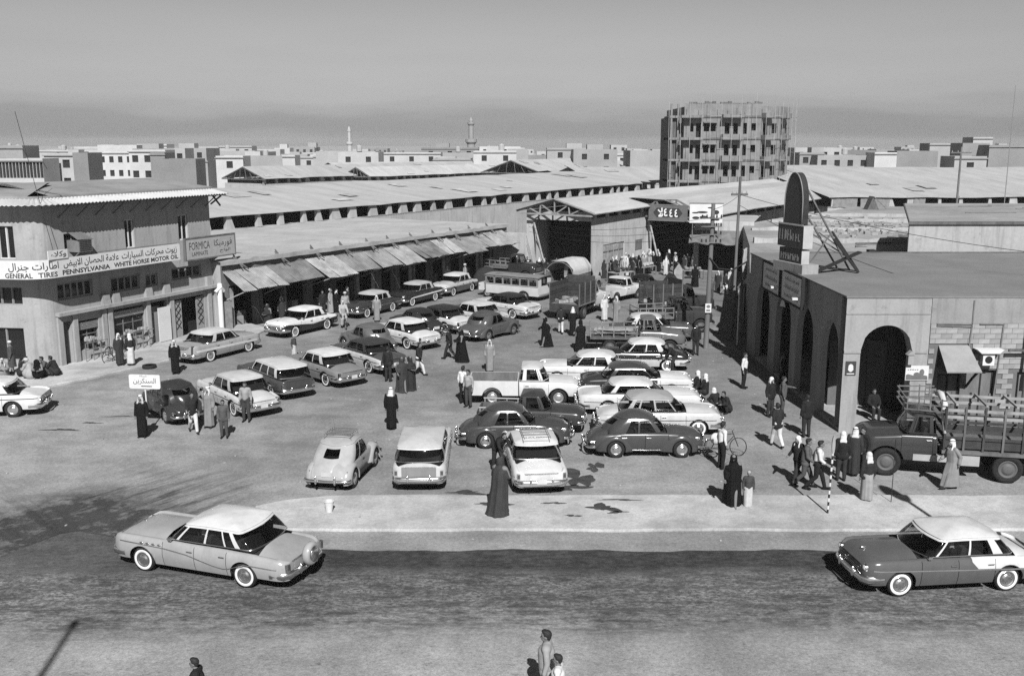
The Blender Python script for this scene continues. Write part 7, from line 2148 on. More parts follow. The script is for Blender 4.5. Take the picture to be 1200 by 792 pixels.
def pose(kind):
    """joints of a figure 1.72 m tall facing +x"""
    J = dict(pel=(0, 0, .93), che=(.01, 0, 1.27), nec=(.0, 0, 1.45), hea=(.02, 0, 1.60))
    for s, k in ((1, 'l'), (-1, 'r')):
        J['sh'+k] = (0, s*.18, 1.40); J['el'+k] = (-.03, s*.235, 1.13); J['wr'+k] = (.03, s*.24, .90)
        J['hi'+k] = (0, s*.09, .90); J['kn'+k] = (.015, s*.10, .50); J['an'+k] = (-.02, s*.11, .09); J['to'+k] = (.15, s*.13, .04)
    if kind == 'walk':
        J.update(knl=(.17, .09, .52), anl=(.27, .09, .11), tol=(.43, .10, .07), knr=(-.03, -.09, .50), anr=(-.33, -.09, .16), tor=(-.20, -.10, .06), ell=(-.13, .23, 1.16), wrl=(-.10, .23, .93), elr=(.08, -.23, 1.14), wrr=(.26, -.22, 1.0), che=(.04, 0, 1.27), nec=(.05, 0, 1.45), hea=(.08, 0, 1.60), shl=(.02, .18, 1.40), shr=(.04, -.18, 1.40))
    elif kind == 'point':
        J.update(ell=(.14, .26, 1.24), wrl=(.40, .22, 1.22))
    elif kind == 'hold':
        J.update(ell=(.04, .25, 1.14), wrl=(.26, .12, 1.10), elr=(.04, -.25, 1.14), wrr=(.26, -.10, 1.12))
    elif kind == 'lean':
        J.update(pel=(-.15, 0, .90), che=(.14, 0, 1.16), nec=(.28, 0, 1.27), hea=(.38, 0, 1.38), shl=(.25, .18, 1.22), shr=(.25, -.18, 1.22), ell=(.42, .22, 1.02), elr=(.42, -.22, 1.02), wrl=(.60, .16, .90), wrr=(.60, -.16, .90), hil=(-.15, .09, .88), hir=(-.15, -.09, .88), knl=(.06, .10, .50), knr=(-.18, -.10, .50), anl=(.02, .11, .09), anr=(-.28, -.11, .09), tol=(.19, .12, .04), tor=(-.11, -.12, .04))
    elif kind == 'squat':
        J.update(pel=(-.12, 0, .24), che=(.06, 0, .56), nec=(.13, 0, .73), hea=(.20, 0, .86), shl=(.11, .18, .68), shr=(.11, -.18, .68), ell=(.22, .25, .46), elr=(.22, -.25, .46), wrl=(.40, .14, .46), wrr=(.40, -.12, .48))
        for s, k in ((1, 'l'), (-1, 'r')): J['hi'+k] = (-.10, s*.10, .22); J['kn'+k] = (.26, s*.15, .50); J['an'+k] = (.08, s*.12, .09); J['to'+k] = (.25, s*.14, .04)
    elif kind in ('sit', 'ride'):
        for k_ in ('pel', 'che', 'nec', 'hea', 'shl', 'shr'): pass
        dz = -.45 if kind == 'sit' else 0.02
        for k_ in list(J):
            if k_[:2] in ('pe', 'ch', 'ne', 'he', 'sh', 'el', 'wr', 'hi'): q = J[k_]; J[k_] = (q[0]+(.0 if kind == 'sit' else (.10 if k_ in ('che', 'nec', 'hea', 'shl', 'shr') else 0)), q[1], q[2]+dz)
        for s, k in ((1, 'l'), (-1, 'r')):
            if kind == 'sit': J['kn'+k] = (.42, s*.12, .47); J['an'+k] = (.40, s*.12, .09); J['to'+k] = (.57, s*.13, .04); J['el'+k] = (.08, s*.25, .70); J['wr'+k] = (.30, s*.14, .60)
            else: J['kn'+k] = (.34, s*.12, .72 if s > 0 else .62); J['an'+k] = (.25, s*.12, .42 if s > 0 else .25); J['to'+k] = (.40, s*.13, .38 if s > 0 else .21); J['el'+k] = (.30, s*.24, 1.18); J['wr'+k] = (.55, s*.22, 1.02)
    return {k: Vector(v) for k, v in J.items()}
def hand(mb, wr, el, s):
    d = (wr-el).normalized(); side = d.cross(Vector((0, 0, 1)))
    side = side.normalized() if side.length > .05 else Vector((1, 0, 0))
    palm = wr+d*.07; cap_(mb, wr, palm, .026, .033, 6)
    for f in range(4):
        o = side*(-.027+f*.018); L_ = (.058, .072, .068, .05)[f]
        a = palm+d*.02+o; b = a+d*L_*.55; c = b+d*L_*.35+Vector((.016, 0, -.008)); mb.tube([a, b, c], [.0095, .009, .007], 5)
    a = wr+d*.03+side*.024; mb.tube([a, a+d*.035+side*.03, a+d*.062+side*.036], [.011, .010, .008], 5)
def bodymesh(kind):
    J = pose(kind); mb = MB()
    cap_(mb, J['pel'], J['che'], .125, .14, 12); cap_(mb, J['pel']+Vector((0, .05, 0)), J['pel']-Vector((0, .05, 0)), .11, .11)
    cap_(mb, J['shl']*.85+J['shr']*.15, J['shr']*.85+J['shl']*.15, .085, .085); cap_(mb, J['che'], J['nec'], .12, .07)
    cap_(mb, J['nec']-Vector((0, 0, .03)), J['hea'], .052, .05)
    h = J['hea']; mb.ell(h+Vector((0, 0, .03)), (.098, .078, .105), 14, 10); mb.ell(h+Vector((.035, 0, -.045)), (.062, .055, .062), 12, 8)
    cap_(mb, h+Vector((.095, 0, .02)), h+Vector((.112, 0, -.02)), .010, .016, 6)
    for s in (1, -1): mb.ell(h+Vector((-.005, s*.08, .0)), (.02, .012, .032), 8, 6)
    cap_(mb, h+Vector((.085, -.02, -.055)), h+Vector((.085, .02, -.055)), .012, .012, 6)
    for k, s in (('l', 1), ('r', -1)):
        cap_(mb, J['sh'+k], J['el'+k], .052, .042); cap_(mb, J['el'+k], J['wr'+k], .042, .028)
        cap_(mb, J['hi'+k], J['kn'+k], .085, .056); cap_(mb, J['kn'+k], J['an'+k], .055, .038); cap_(mb, J['an'+k]-Vector((.03, 0, .035)), J['to'+k], .038, .03)
    me = remeshed(mb, 'body', .016, SKIN, 2)
    # fingers belong to the same mesh
    hb = MB()
    for k, s in (('l', 1), ('r', -1)): hand(hb, J['wr'+k], J['el'+k], s)
    PENDING[-1][4] = hb
    return me
def ringtube(mb, rings, n=22, folds=0., seed=0, cap=True):
    """rings: (cx, cy, z, rx, ry)"""
    rr = random.Random(seed); ph = [rr.uniform(0, 6) for _ in range(4)]; P = []
    for k, (cx, cy, z, rx, ry) in enumerate(rings):
        f = folds*(1-k/(len(rings)-1))**.7 if folds else 0
        row_ = []
        for j in range(n):
            a = 2*PI*j/n
            w = 1+f*(.75*math.sin(3*a+ph[0]+z*1.3)+.6*math.sin(5*a+ph[1]-z*1.1)+.45*math.sin(9*a+ph[2]+z*.6)+.3*math.sin(14*a+ph[3]))
            row_.append((cx+rx*math.cos(a)*w, cy+ry*math.sin(a)*w, z))
        P.append(row_)
    mb.grid(P, 0, wrap=True)
    if cap: mb.poly(P[0][::-1]); mb.poly(P[-1])
def sleeve(mb, J, k, r0, r1, upto=.92, base=None):
    cap_(mb, J['sh'+k], J['el'+k], r0, r0*.86); cap_(mb, J['el'+k], J['el'+k].lerp(J['wr'+k], upto), r0*.86, r1)
PM = {}
def part_mesh(key):
    if key in PM: return PM[key]
    kind, piece = key; J = pose(kind); mb = MB(); m = cloth(.3); vx = .02
    if piece == 'body': me = bodymesh(kind)
    elif piece == 'jacket':
        cap_(mb, J['pel']-Vector((0, 0, .02)), J['che'], .165, .178, 14); cap_(mb, J['shl']*.9+J['shr']*.1, J['shr']*.9+J['shl']*.1, .10, .10); cap_(mb, J['che'], J['nec'], .15, .075); cap_(mb, J['pel']+Vector((0, .06, -.06)), J['pel']+Vector((0, -.06, -.06)), .15, .15)
        for k in 'lr': sleeve(mb, J, k, .072, .052)
        me = remeshed(mb, 'jacket', vx, m)
    elif piece == 'shirt':
        cap_(mb, J['pel']+(J['che']-J['pel'])*.2, J['che'], .145, .16, 14); cap_(mb, J['shl']*.9+J['shr']*.1, J['shr']*.9+J['shl']*.1, .092, .092); cap_(mb, J['che'], J['nec'], .135, .066)
        for k in 'lr': sleeve(mb, J, k, .064, .046, .75)
        me = remeshed(mb, 'shirt', vx, m)
    elif piece == 'trousers':
        cap_(mb, J['pel']+Vector((0, .05, .03)), J['pel']+Vector((0, -.05, .03)), .142, .142, 12)
        for k in 'lr': cap_(mb, J['hi'+k], J['kn'+k], .112, .083); cap_(mb, J['kn'+k], J['an'+k]+Vector((0, 0, .02)), .082, .066)
        me = remeshed(mb, 'trousers', vx, m)
    elif piece in ('robe', 'skirt', 'coat'):
        top = 1.42 if piece != 'skirt' else 1.0; bot = .10 if piece == 'robe' else (.12 if piece == 'skirt' else .34)
        if kind == 'squat':
            for q in ((-.05, .22, .30, .30), (.12, .28, .30, .27)): mb.ell((q[0], 0, q[1]), (q[2], q[3], .30), 16, 10)
            cap_(mb, J['pel'], J['che'], .19, .19, 12); cap_(mb, J['che'], J['nec'], .17, .08); cap_(mb, J['shl'], J['shr'], .10, .10)
        elif kind in ('sit', 'ride'):
            cap_(mb, J['pel'], J['che'], .19, .18, 12); cap_(mb, J['che'], J['nec'], .16, .08); cap_(mb, J['shl'], J['shr'], .10, .10)
            for k in 'lr': cap_(mb, J['hi'+k], J['kn'+k], .13, .11); cap_(mb, J['kn'+k], J['an'+k]+Vector((0, 0, .05)), .11, .12)
        else:
            sway = J['che'].x-J['pel'].x
            st = .14 if kind == 'walk' else 0
            rings = [(J['pel'].x*.6+.0, 0, bot, .215+st*.9, .20), (J['pel'].x*.7, 0, .45, .20+st*.6, .195), (J['pel'].x, 0, .80, .185+st*.2, .195), (J['pel'].x, 0, .95, .17, .19)]
            if top > 1.2: rings += [(J['che'].x, 0, J['che'].z, .165, .20), (J['nec'].x, 0, J['nec'].z-.07, .13, .20), (J['nec'].x, 0, J['nec'].z-.01, .07, .09), (J['nec'].x, 0, J['nec'].z+.02, .06, .065)]
            else: rings += [(J['pel'].x, 0, 1.02, .155, .17)]
            ringtube(mb, rings, 34, .085, hash(kind) % 7)
        if piece != 'skirt':
            for k in 'lr': sleeve(mb, J, k, .078, .066)
        me = remeshed(mb, piece, .018, m, 1)
    elif piece == 'abaya':
        lx = J['hea'].x
        if kind == 'squat':
            mb.ell((0, 0, .28), (.36, .33, .32), 18, 12); cap_(mb, J['pel'], J['che'], .24, .22, 12); cap_(mb, J['che'], J['hea'], .20, .14)
        else:
            px_, cxx, nx_, nz_, hz_ = J['pel'].x, J['che'].x, J['nec'].x, J['nec'].z, J['hea'].z
            ringtube(mb, [(px_*.5-.06, .02, .015, .33, .29), (px_*.6-.05, .02, .12, .30, .265), (px_*.8-.02, .01, .5, .255, .24), (px_, 0, .86, .215, .225), (cxx*.7+px_*.3, 0, J['che'].z-.12, .195, .225), (cxx, 0, J['che'].z+.04, .175, .215), (nx_, 0, nz_-.03, .125, .15), (nx_+.01, 0, nz_+.04, .105, .105), (lx-.01, 0, hz_-.03, .12, .10), (lx-.012, 0, hz_+.05, .115, .097), (lx-.02, 0, hz_+.11, .075, .065), (lx-.02, 0, hz_+.135, .02, .02)], 38, .10, 3)
            for k in 'lr':
                inw = Vector((0, -.045 if k == 'l' else .045, 0)); cap_(mb, J['sh'+k]-Vector((0, 0, .06))+inw*.5, J['el'+k]+inw, .08, .082); cap_(mb, J['el'+k]+inw, J['wr'+k]+inw+Vector((.05, 0, .05)), .082, .06)
        me = remeshed(mb, 'abaya', .018, m, 1)
    elif piece == 'headscarf':
        h = J['hea']; mb.ell(h+Vector((-.018, 0, .04)), (.112, .098, .112), 16, 10)
        mb.ell(h+Vector((-.075, 0, -.09)), (.055, .105, .15), 14, 10); mb.ell(h+Vector((-.10, 0, -.20)), (.04, .13, .10), 14, 10)
        for s in (1, -1): mb.ell(h+Vector((-.01, s*.085, -.08)), (.05, .028, .13), 10, 8); mb.ell(h+Vector((.035, s*.10, -.22)), (.045, .03, .10), 10, 8)
        me = remeshed(mb, 'headscarf', .016, m, 2)
    elif piece == 'head_ring':
        h = J['hea']; mb.tube([h+Vector((-.02+.104*math.cos(a*PI/10), .092*math.sin(a*PI/10), .085)) for a in range(21)], .012, 6); me = mb.mesh('head_ring', HAIR, True)
    elif piece == 'turban':
        h = J['hea']; mb.ell(h+Vector((-.01, 0, .085)), (.128, .115, .075), 14, 8); mb.ell(h+Vector((-.03, 0, .05)), (.11, .10, .08), 14, 8); me = remeshed(mb, 'turban', .016, m, 1)
    elif piece == 'cap':
        h = J['hea']; mb.ell(h+Vector((-.008, 0, .07)), (.104, .086, .075), 14, 8); me = remeshed(mb, 'cap', .014, m, 1)
    elif piece == 'hair':
        h = J['hea']; mb.ell(h+Vector((-.02, 0, .048)), (.100, .087, .10), 16, 10); mb.ell(h+Vector((-.05, 0, .0)), (.06, .075, .07), 12, 8); mb.ell(h+Vector((.03, 0, .115)), (.065, .07, .035), 12, 6); me = remeshed(mb, 'hair', .012, HAIR, 1)
    elif piece == 'eyes':
        h = J['hea']
        for s in (1, -1): mb.ell(h+Vector((.085, s*.034, .022)), (.012, .016, .009), 8, 5)
        me = mb.mesh('eyes', HAIR, True)
    elif piece == 'shoes':
        for k in 'lr': cap_(mb, J['an'+k]-Vector((.035, 0, .04)), J['to'+k], .048, .042, 8)
        me = remeshed(mb, 'shoes', .014, m, 1)
    elif piece == 'face_veil':
        h = J['hea']; mb.ell(h+Vector((.03, 0, -.03)), (.085, .075, .09), 12, 8); me = remeshed(mb, 'face_veil', .016, m, 1)
    PM[key] = me
    return me
def person(label, x, y, yaw, kind='stand', wear=(), h=1.0, group='people in the market square', z=0.):
    """wear: (piece, shade) pairs worn over the body"""
    o = thing('person', label, 'person', (x, y, z), R(yaw), group)
    o.scale = (h, h, h)
    inst('body', part_mesh((kind, 'body')), o)
    for pc, v in wear:
        inst(pc, part_mesh((kind, pc)), o, m=HAIR if pc in ('hair', 'head_ring', 'eyes') else cloth(v))
    return o
def outfit(code):
    """short codes for the usual clothes"""
    d = {'abaya': [('abaya', .015)], 'abaya_brown': [('abaya', .05)], 'abaya_grey': [('abaya', .075)],
         'robe_white': [('robe', .5), ('headscarf', .6), ('head_ring', 0), ('shoes', .05)], 'robe_grey': [('robe', .22), ('headscarf', .6), ('head_ring', 0), ('shoes', .05)],
         'robe_dark': [('robe', .06), ('headscarf', .6), ('head_ring', 0), ('shoes', .04)], 'robe_black': [('robe', .018), ('headscarf', .6), ('head_ring', 0), ('shoes', .04)], 'robe_turban': [('robe', .3), ('turban', .45), ('shoes', .05)],
         'suit_dark': [('jacket', .035), ('trousers', .05), ('hair', 0), ('eyes', 0), ('shoes', .02)], 'suit_grey': [('jacket', .15), ('trousers', .12), ('hair', 0), ('eyes', 0), ('shoes', .02)],
         'shirt_white': [('shirt', .6), ('trousers', .03), ('hair', 0), ('eyes', 0), ('shoes', .02)], 'shirt_grey': [('shirt', .3), ('trousers', .1), ('hair', 0), ('eyes', 0), ('shoes', .03)],
         'jacket_whitetr': [('jacket', .04), ('trousers', .55), ('hair', 0), ('eyes', 0), ('shoes', .05)], 'jacket_scarf': [('jacket', .035), ('trousers', .06), ('headscarf', .6), ('shoes', .03)],
         'jacket_skirt': [('jacket', .05), ('skirt', .3), ('headscarf', .55), ('shoes', .05)], 'jacket_whiteskirt': [('jacket', .04), ('skirt', .5), ('headscarf', .55), ('shoes', .05)], 'coat_grey': [('coat', .12), ('trousers', .2), ('cap', .5), ('shoes', .04)],
         'child': [('jacket', .09), ('skirt', .45), ('cap', .3), ('shoes', .1)], 'vest': [('shirt', .3), ('trousers', .09), ('cap', .05), ('shoes', .03)]}
    return d[code]
PEOPLE = [
 (-25.19, 47.32, -60, 'squat', 'robe_grey', 1, 'squatting man in grey robe at far left of the pavement group', 0.12),
 (-25.19, 48.24, 200, 'stand', 'coat_grey', 0.96, 'stooping man in grey coat standing over the squatting group', 0.12),
 (-24.31, 47.5, 20, 'squat', 'suit_dark', 1, 'squatting man in dark jacket left in the pavement group', 0.12),
 (-23.75, 47.13, 160, 'squat', 'robe_turban', 1, 'squatting man in pale robe in middle of the pavement group', 0.12),
 (-23.33, 47.13, -80, 'squat', 'abaya', 1, 'squatting figure in black cloak in pavement group', 0.12),
 (-23.2, 47.68, -140, 'squat', 'suit_grey', 1, 'squatting bareheaded man in grey behind the black cloak', 0.12),
 (-22.78, 47.68, 170, 'squat', 'suit_dark', 1, 'squatting man in dark jacket at right end of pavement group', 0.12),
 (-20.45, 50.0, -50, 'stand', 'robe_dark', 0.98, 'man in dark robe standing by the tyre shop window', 0.12),
 (-19.87, 50.0, 130, 'stand', 'jacket_whiteskirt', 0.98, 'man in white skirt-cloth standing by tyre shop window', 0.12),
 (-17.08, 48.57, -70, 'stand', 'robe_black', 1, 'man in black cloak and white headscarf beside the finned saloon', 0),
 (-14.68, 37.57, -95, 'stand', 'robe_black', 1, 'man in black cloak holding up the white sign', 0),
 (-12.86, 38.16, -60, 'walk', 'jacket_whitetr', 0.98, 'man in black jacket and pale trousers walking near small dark saloon', 0),
 (-12.43, 38.9, -110, 'stand', 'robe_grey', 1, 'man in long pale grey robe behind the white rounded saloon', 0),
 (-11.41, 37.46, -80, 'stand', 'suit_grey', 0.9, 'youth in grey jacket standing foremost in the left group', 0),
 (-11.15, 39.79, -90, 'stand', 'vest', 1, 'man in open vest leaning near white saloon boot', 0),
 (-4.92, 38.65, 80, 'stand', 'robe_black', 1.02, 'lone man in long black robe and white cap in the open square', 0),
 (-15.19, 60.22, -120, 'hold', 'abaya_brown', 1, 'cloaked figure beside front of the first two-tone saloon', 0),
 (-15.03, 63.22, -80, 'stand', 'robe_dark', 1, 'white-scarfed man in shadow by the two-tone saloon', 0),
 (-11.9, 52.44, -30, 'stand', 'child', 0.72, 'small child standing alone in the left row', 0),
 (-8.87, 63.54, -90, 'stand', 'robe_grey', 1, 'man in pale robe in front of second awning saloon', 0),
 (-11.22, 65.17, -60, 'stand', 'robe_turban', 1, 'man in turban behind the cyclist', 0),
 (-6.08, 46.92, 70, 'stand', 'suit_dark', 1, 'man in dark suit at left of the strolling trio', 0),
 (-5.19, 44.87, -70, 'walk', 'abaya_grey', 0.98, 'woman in grey-brown cloak in middle of strolling trio', 0),
 (-4.82, 45.2, -60, 'hold', 'abaya_brown', 0.95, 'woman in brown cloak carrying a bundle beside the trio', 0),
 (-4.69, 48.19, -20, 'walk', 'jacket_whitetr', 0.98, 'man in white trousers striding right of the trio', 0),
 (-3.38, 52.01, 160, 'walk', 'suit_dark', 1, 'man in black walking beside the black-cloaked woman', 0),
 (-2.7, 51.37, -170, 'hold', 'abaya', 1, 'woman in black cloak with the man in black by grey saloon', 0),
 (-1.14, 48.95, -90, 'stand', 'robe_grey', 0.98, 'man with white headscarf standing behind white pickup bed', 0),
 (-2.19, 42.7, 60, 'stand', 'shirt_white', 1, 'man in white shirt and dark skirt-cloth at the white pickup tail', 0),
 (-1.93, 42.11, -120, 'stand', 'shirt_grey', 0.98, 'man in grey shirt and trousers at the white pickup tail', 0),
 (1.97, 55.46, -150, 'walk', 'abaya', 1, 'black-cloaked woman walking alone behind white pickup', 0),
 (3.0, 59.37, 90, 'walk', 'jacket_whitetr', 0.98, 'man in white trousers walking away beside plank lorry', 0),
 (3.7, 58.82, 85, 'walk', 'robe_black', 1, 'man in black and white headscarf walking away beside plank lorry', 0),
 (3.86, 54.26, 90, 'walk', 'abaya', 1.03, 'stout black-cloaked figure walking away, white hem showing', 0),
 (6.09, 63.86, -60, 'stand', 'robe_white', 1, 'man in white robe by the white rounded pickup', 0),
 (6.81, 63.22, -120, 'stand', 'robe_grey', 1, 'man in grey robe by the white rounded pickup', 0),
 (-6.77, 81.3, -60, 'stand', 'robe_grey', 1, 'hooded figure near the last awning saloon', 0),
 (14.98, 79.79, -90, 'stand', 'abaya', 1.05, 'broad black-cloaked woman alone before the corner shop', 0),
 (10.15, 53.11, -95, 'stand', 'suit_dark', 1, 'man in dark suit standing at foot of telegraph pole', 0),
 (8.17, 48.95, -150, 'lean', 'suit_dark', 1, 'man in dark clothes bending by the white-roofed two-tone saloon', 0),
 (11.05, 45.54, -30, 'stand', 'shirt_white', 1, 'man in white shirt and dark trousers alone on arcade pavement', 0),
 (8.52, 43.76, 150, 'sit', 'jacket_scarf', 1, 'seated man in white headscarf at nose of the dark hardtop', 0),
 (8.75, 43.15, 140, 'sit', 'jacket_scarf', 1, 'seated man in dark coat at nose of the white hardtop', 0),
 (8.93, 41.54, 120, 'squat', 'jacket_scarf', 1, 'squatting white-scarfed man before the light saloon', 0),
 (9.29, 41.12, -150, 'squat', 'suit_dark', 1, 'squatting bareheaded man facing the white-scarfed one', 0),
 (7.51, 33.69, 20, 'stand', 'shirt_white', 1.0, 'youth in white shirt and dark skirt-cloth by bicycle', 0),
 (7.06, 29.95, -100, 'walk', 'abaya', 1.02, 'woman in full black cloak walking with a child', 0),
 (7.54, 29.8, -95, 'stand', 'child', 0.72, 'child in dark jacket and pale skirt beside the cloaked woman', 0),
 (11.03, 40.58, -60, 'stand', 'jacket_scarf', 1, 'white-scarfed man facing the men by the bicycle', 0),
 (11.58, 40.71, -10, 'point', 'suit_grey', 1, 'man in grey suit holding out his arm in arcade shade', 0),
 (10.17, 36.22, 100, 'walk', 'jacket_whitetr', 1, 'man in dark jacket and white trousers walking away by bicycle', 0),
 (11.69, 37.57, 100, 'stand', 'suit_dark', 1, 'man in dark suit walking towards the arcade corner', 0),
 (9.8, 32.14, -150, 'walk', 'jacket_scarf', 0.98, 'white-scarfed boy in dark jacket left of the walking pair', 0),
 (9.91, 31.72, -20, 'walk', 'suit_grey', 1, 'man in dark waistcoat striding beside the white-shirted man', 0),
 (10.24, 31.46, -15, 'walk', 'shirt_white', 1, 'man in white shirt and dark trousers striding right', 0),
 (11.38, 32.41, 80, 'stand', 'jacket_scarf', 1.02, 'man in dark coat with white headscarf before lorry bonnet', 0),
 (11.98, 32.94, 70, 'stand', 'robe_dark', 1.02, 'taller white-scarfed man before the lorry bonnet', 0),
 (12.31, 33.04, -150, 'stand', 'suit_dark', 1, 'dark-clad man hidden beside the lorry wheel', 0),
 (11.53, 30.33, 100, 'stand', 'jacket_skirt', 0.98, 'figure in grey skirt and pale headscarf before lorry wheel', 0),
 (14.83, 31.63, -170, 'walk', 'robe_grey', 1.0, 'man in flowing grey robe striding past the stake lorry', 0),
 (13.18, 46.04, -80, 'stand', 'abaya', 1, 'dark figure inside the third arch', 0),
 (14.56, 44.52, -120, 'walk', 'suit_dark', 1, 'dark figure walking inside the arcade', 0.13),
 (15.15, 39.85, -90, 'sit', 'suit_dark', 1, 'seated figure in dark just inside the front arch', 0.13),
 (14.87, 72.57, -90, 'stand', 'suit_grey', 1, 'man in grey by the far side of telegraph pole', 0),
 (16.18, 76.47, -120, 'stand', 'robe_dark', 1, 'white-scarfed man in dark robe in the far street', 0),
 (16.44, 75.13, -60, 'walk', 'jacket_whitetr', 1, 'man in pale trousers walking in the far street', 0),
 (17.5, 77.86, -80, 'stand', 'robe_white', 1, 'man in white robe in the far street', 0),
 (-0.37, 29.12, 60, 'hold', 'abaya_grey', 1.06, 'woman in grey-brown cloak standing at left of white tail-on saloon', 0.09),
 (-0.46, 33.4, -60, 'lean', 'suit_dark', 1, 'man in dark clothes bending at left door of white tail-on saloon', 0),
 (0.71, 18.35, 172, 'stand', 'SUITL', 1.02, 'dark-haired man in pale grey suit walking left at bottom edge', 0),
 (0.92, 17.8, 168, 'stand', 'SHIRTW', 0.89, 'boy in white shirt beside the man at bottom edge', 0),
 (-6.2, 17.75, 178, 'walk', 'suit_dark', 0.86, 'boy with dark hair and dark jacket at bottom left', 0),
]
for (x, y, yaw, kind, code, h, lab, z) in PEOPLE:
    if code == 'SUITL': w = [('jacket', .30), ('trousers', .25), ('hair', 0), ('eyes', 0), ('shoes', .02)]
    elif code == 'SHIRTW': w = [('shirt', .6), ('trousers', .08), ('hair', 0), ('eyes', 0), ('shoes', .02)]
    else: w = outfit(code)
    o_ = person(lab, x, y, yaw, kind, w, h, z=z)
    if code.startswith('abaya') and kind in ('stand', 'walk', 'hold'): o_.scale = (h*1.18, h*1.14, h)
# the crowd before the market hall
rr = random.Random(31)
codes = ['robe_white', 'robe_grey', 'robe_dark', 'robe_black', 'abaya', 'suit_dark', 'abaya_brown', 'robe_turban']
words = {'robe_white': 'white-robed man', 'robe_grey': 'grey-robed man', 'robe_dark': 'dark-robed man', 'robe_black': 'black-robed man', 'abaya': 'black-cloaked woman', 'suit_dark': 'dark-suited man', 'abaya_brown': 'brown-cloaked woman', 'robe_turban': 'turbaned man'}
placed = []; CROWD = []
def crowd(n, f, where, grp):
    k = 0; tries = 0
    while k < n and tries < 800:
        tries += 1
        x, y = f()
        if any((x-a)**2+(y-b)**2 < .36 for a, b in placed): continue
        placed.append((x, y)); c = rr.choice(codes)
        CROWD.append((c, where, x, y, person('%s in the crowd %s' % (words[c], where), x, y, rr.uniform(-180, 180), rr.choice(('stand', 'stand', 'stand', 'walk')), outfit(c), rr.uniform(.94, 1.05), grp+' crowd, '+words[c]))); k += 1
def along_wall():
    t = rr.uniform(0.5, 11); d = rr.uniform(.7, 3.2)
    return (1.32+6.55*cx_-t*cy_+d*cx_, 88.5+6.55*cy_+t*cx_+d*cy_)
crowd(24, along_wall, 'along the market hall wall', 'hall wall')
crowd(7, lambda: (rr.uniform(1.2, 4.2), rr.uniform(83.5, 86.0)), 'at the first hall doorway', 'first doorway')
crowd(8, lambda: (rr.uniform(13.0, 16.4), rr.uniform(86, 90)), 'before the second hall gable', 'second gable')
crowd(6, lambda: (rr.uniform(-15.5, -8.2)+0, 0) and (lambda t: (-18+t*.515+1.5*.857, 60.22+t*.857-1.5*.515))(rr.uniform(6, 30)), 'in shade under the awnings', 'awning shade')
ORD = ['leftmost', 'second from left', 'third from left', 'fourth from left', 'fifth from left', 'sixth from left', 'seventh from left', 'eighth from left', 'ninth from left', 'tenth from left']
for key in sorted({(q[0], q[1]) for q in CROWD}):
    same = sorted([q for q in CROWD if (q[0], q[1]) == key], key=lambda q: q[2]/q[3])
    if len(same) > 1:
        for i, q in enumerate(same): q[4]['label'] = q[4]['label']+', '+ORD[min(i, 9)]
# driver of the car on the road
drv = person('driver in dark robe and white headscarf at the wheel of pale grey saloon', -8.10, 25.37, 161, 'sit', [('robe', .03), ('headscarf', .6), ('head_ring', 0)], .92, 'drivers')
drv.location = (-8.10+math.cos(R(161))*.05-math.sin(R(161))*.42, 25.37+math.sin(R(161))*.05+math.cos(R(161))*.42, .16)
drv = person('driver in dark clothes and white headscarf in dark saloon at right', 11.40, 24.53, -173.5, 'sit', [('robe', .03), ('headscarf', .6), ('head_ring', 0)], .92, 'drivers')
drv.location = (11.40+math.cos(R(-173.5))*.0-math.sin(R(-173.5))*.40, 24.53+math.sin(R(-173.5))*.0+math.cos(R(-173.5))*.40, .16)

# ================================================================== POLES, WIRES, SMALL THINGS
def telegraph_pole(label, x, y, h, r0, arms, lean=0., seed=1, m=None):
    t = thing('telegraph_pole', label, 'pole', (x, y, 0), 0, 'telegraph poles')
    m = m or WOOD
    MB().tube([(0, 0, 0), (lean*.5, 0, h*.5), (lean, 0, h)], [r0, r0*.88, r0*.72], 10).build('mast', m, t, smooth=40)
    for z, w in arms:
        a = MB().box(lean-w/2, lean+w/2, -.06, .06, z-.06, z+.06).build('cross_arm', m, t)
        for k in (-.42, -.15, .15, .42): MB().lathe([(.035, 0), (.05, .05), (.03, .1), (.045, .14), (.0, .17)], 8, c=(lean+w*k, 0, z+.06)).build('insulator', SIGNG, a)
    return t
PW = mat('pole_wood', .15, rough=.9, var=.25, scale=1.5, stretch=(1, 1, .15))
p1 = telegraph_pole('thick weathered telegraph pole with small white notice', 11.08, 54.97, 8.2, .15, [], .12, m=PW)
for k in range(4):
    a = MB(); a.beam((-.55, -.2, 7.4-.45*k), (.6, -.2, 7.4-.45*k), .06); a = a.build('cross_arm', WOOD, p1)
    for q in (-.5, -.25, .3, .55): MB().lathe([(.03, 0), (.06, .05), (.03, .1), (.05, .15), (.0, .18)], 8, c=(q, -.2, 7.43-.45*k)).build('insulator', DARK, a)
MB().tube([(0, -.1, 5.2), (.5, -.3, 4.6), (1.3, -.1, 4.5), (2.2, 0, 5.0)], .05, 6).build('cable_bundle', DARK, p1)
nt_ = thing('pole_notice', 'small white notice with dark emblem on thick telegraph pole', 'notice', (11.08, 54.97, 0))
MB().box(-.16, .18, -.24, -.215, 2.1, 2.62).build('plate', SIGNW, nt_); q = MB(); q.poly([(.01+.11*math.cos(a*PI/8), -.244, 2.45+.09*math.sin(a*PI/8)) for a in range(16)]); q.box(-.1, .12, -.244, -.242, 2.18, 2.28); q.build('emblem', BOARDD, nt_)
p2 = telegraph_pole('slim dark telegraph pole with one cross arm near the arcade end', 13.0, 57.0, 9.6, .10, [(8.6, .95)], .1)
p3_ = telegraph_pole('short telegraph pole with cross arm above right roofs', 47.0, 104.5, 11.2, .13, [(10.6, 2.2)])
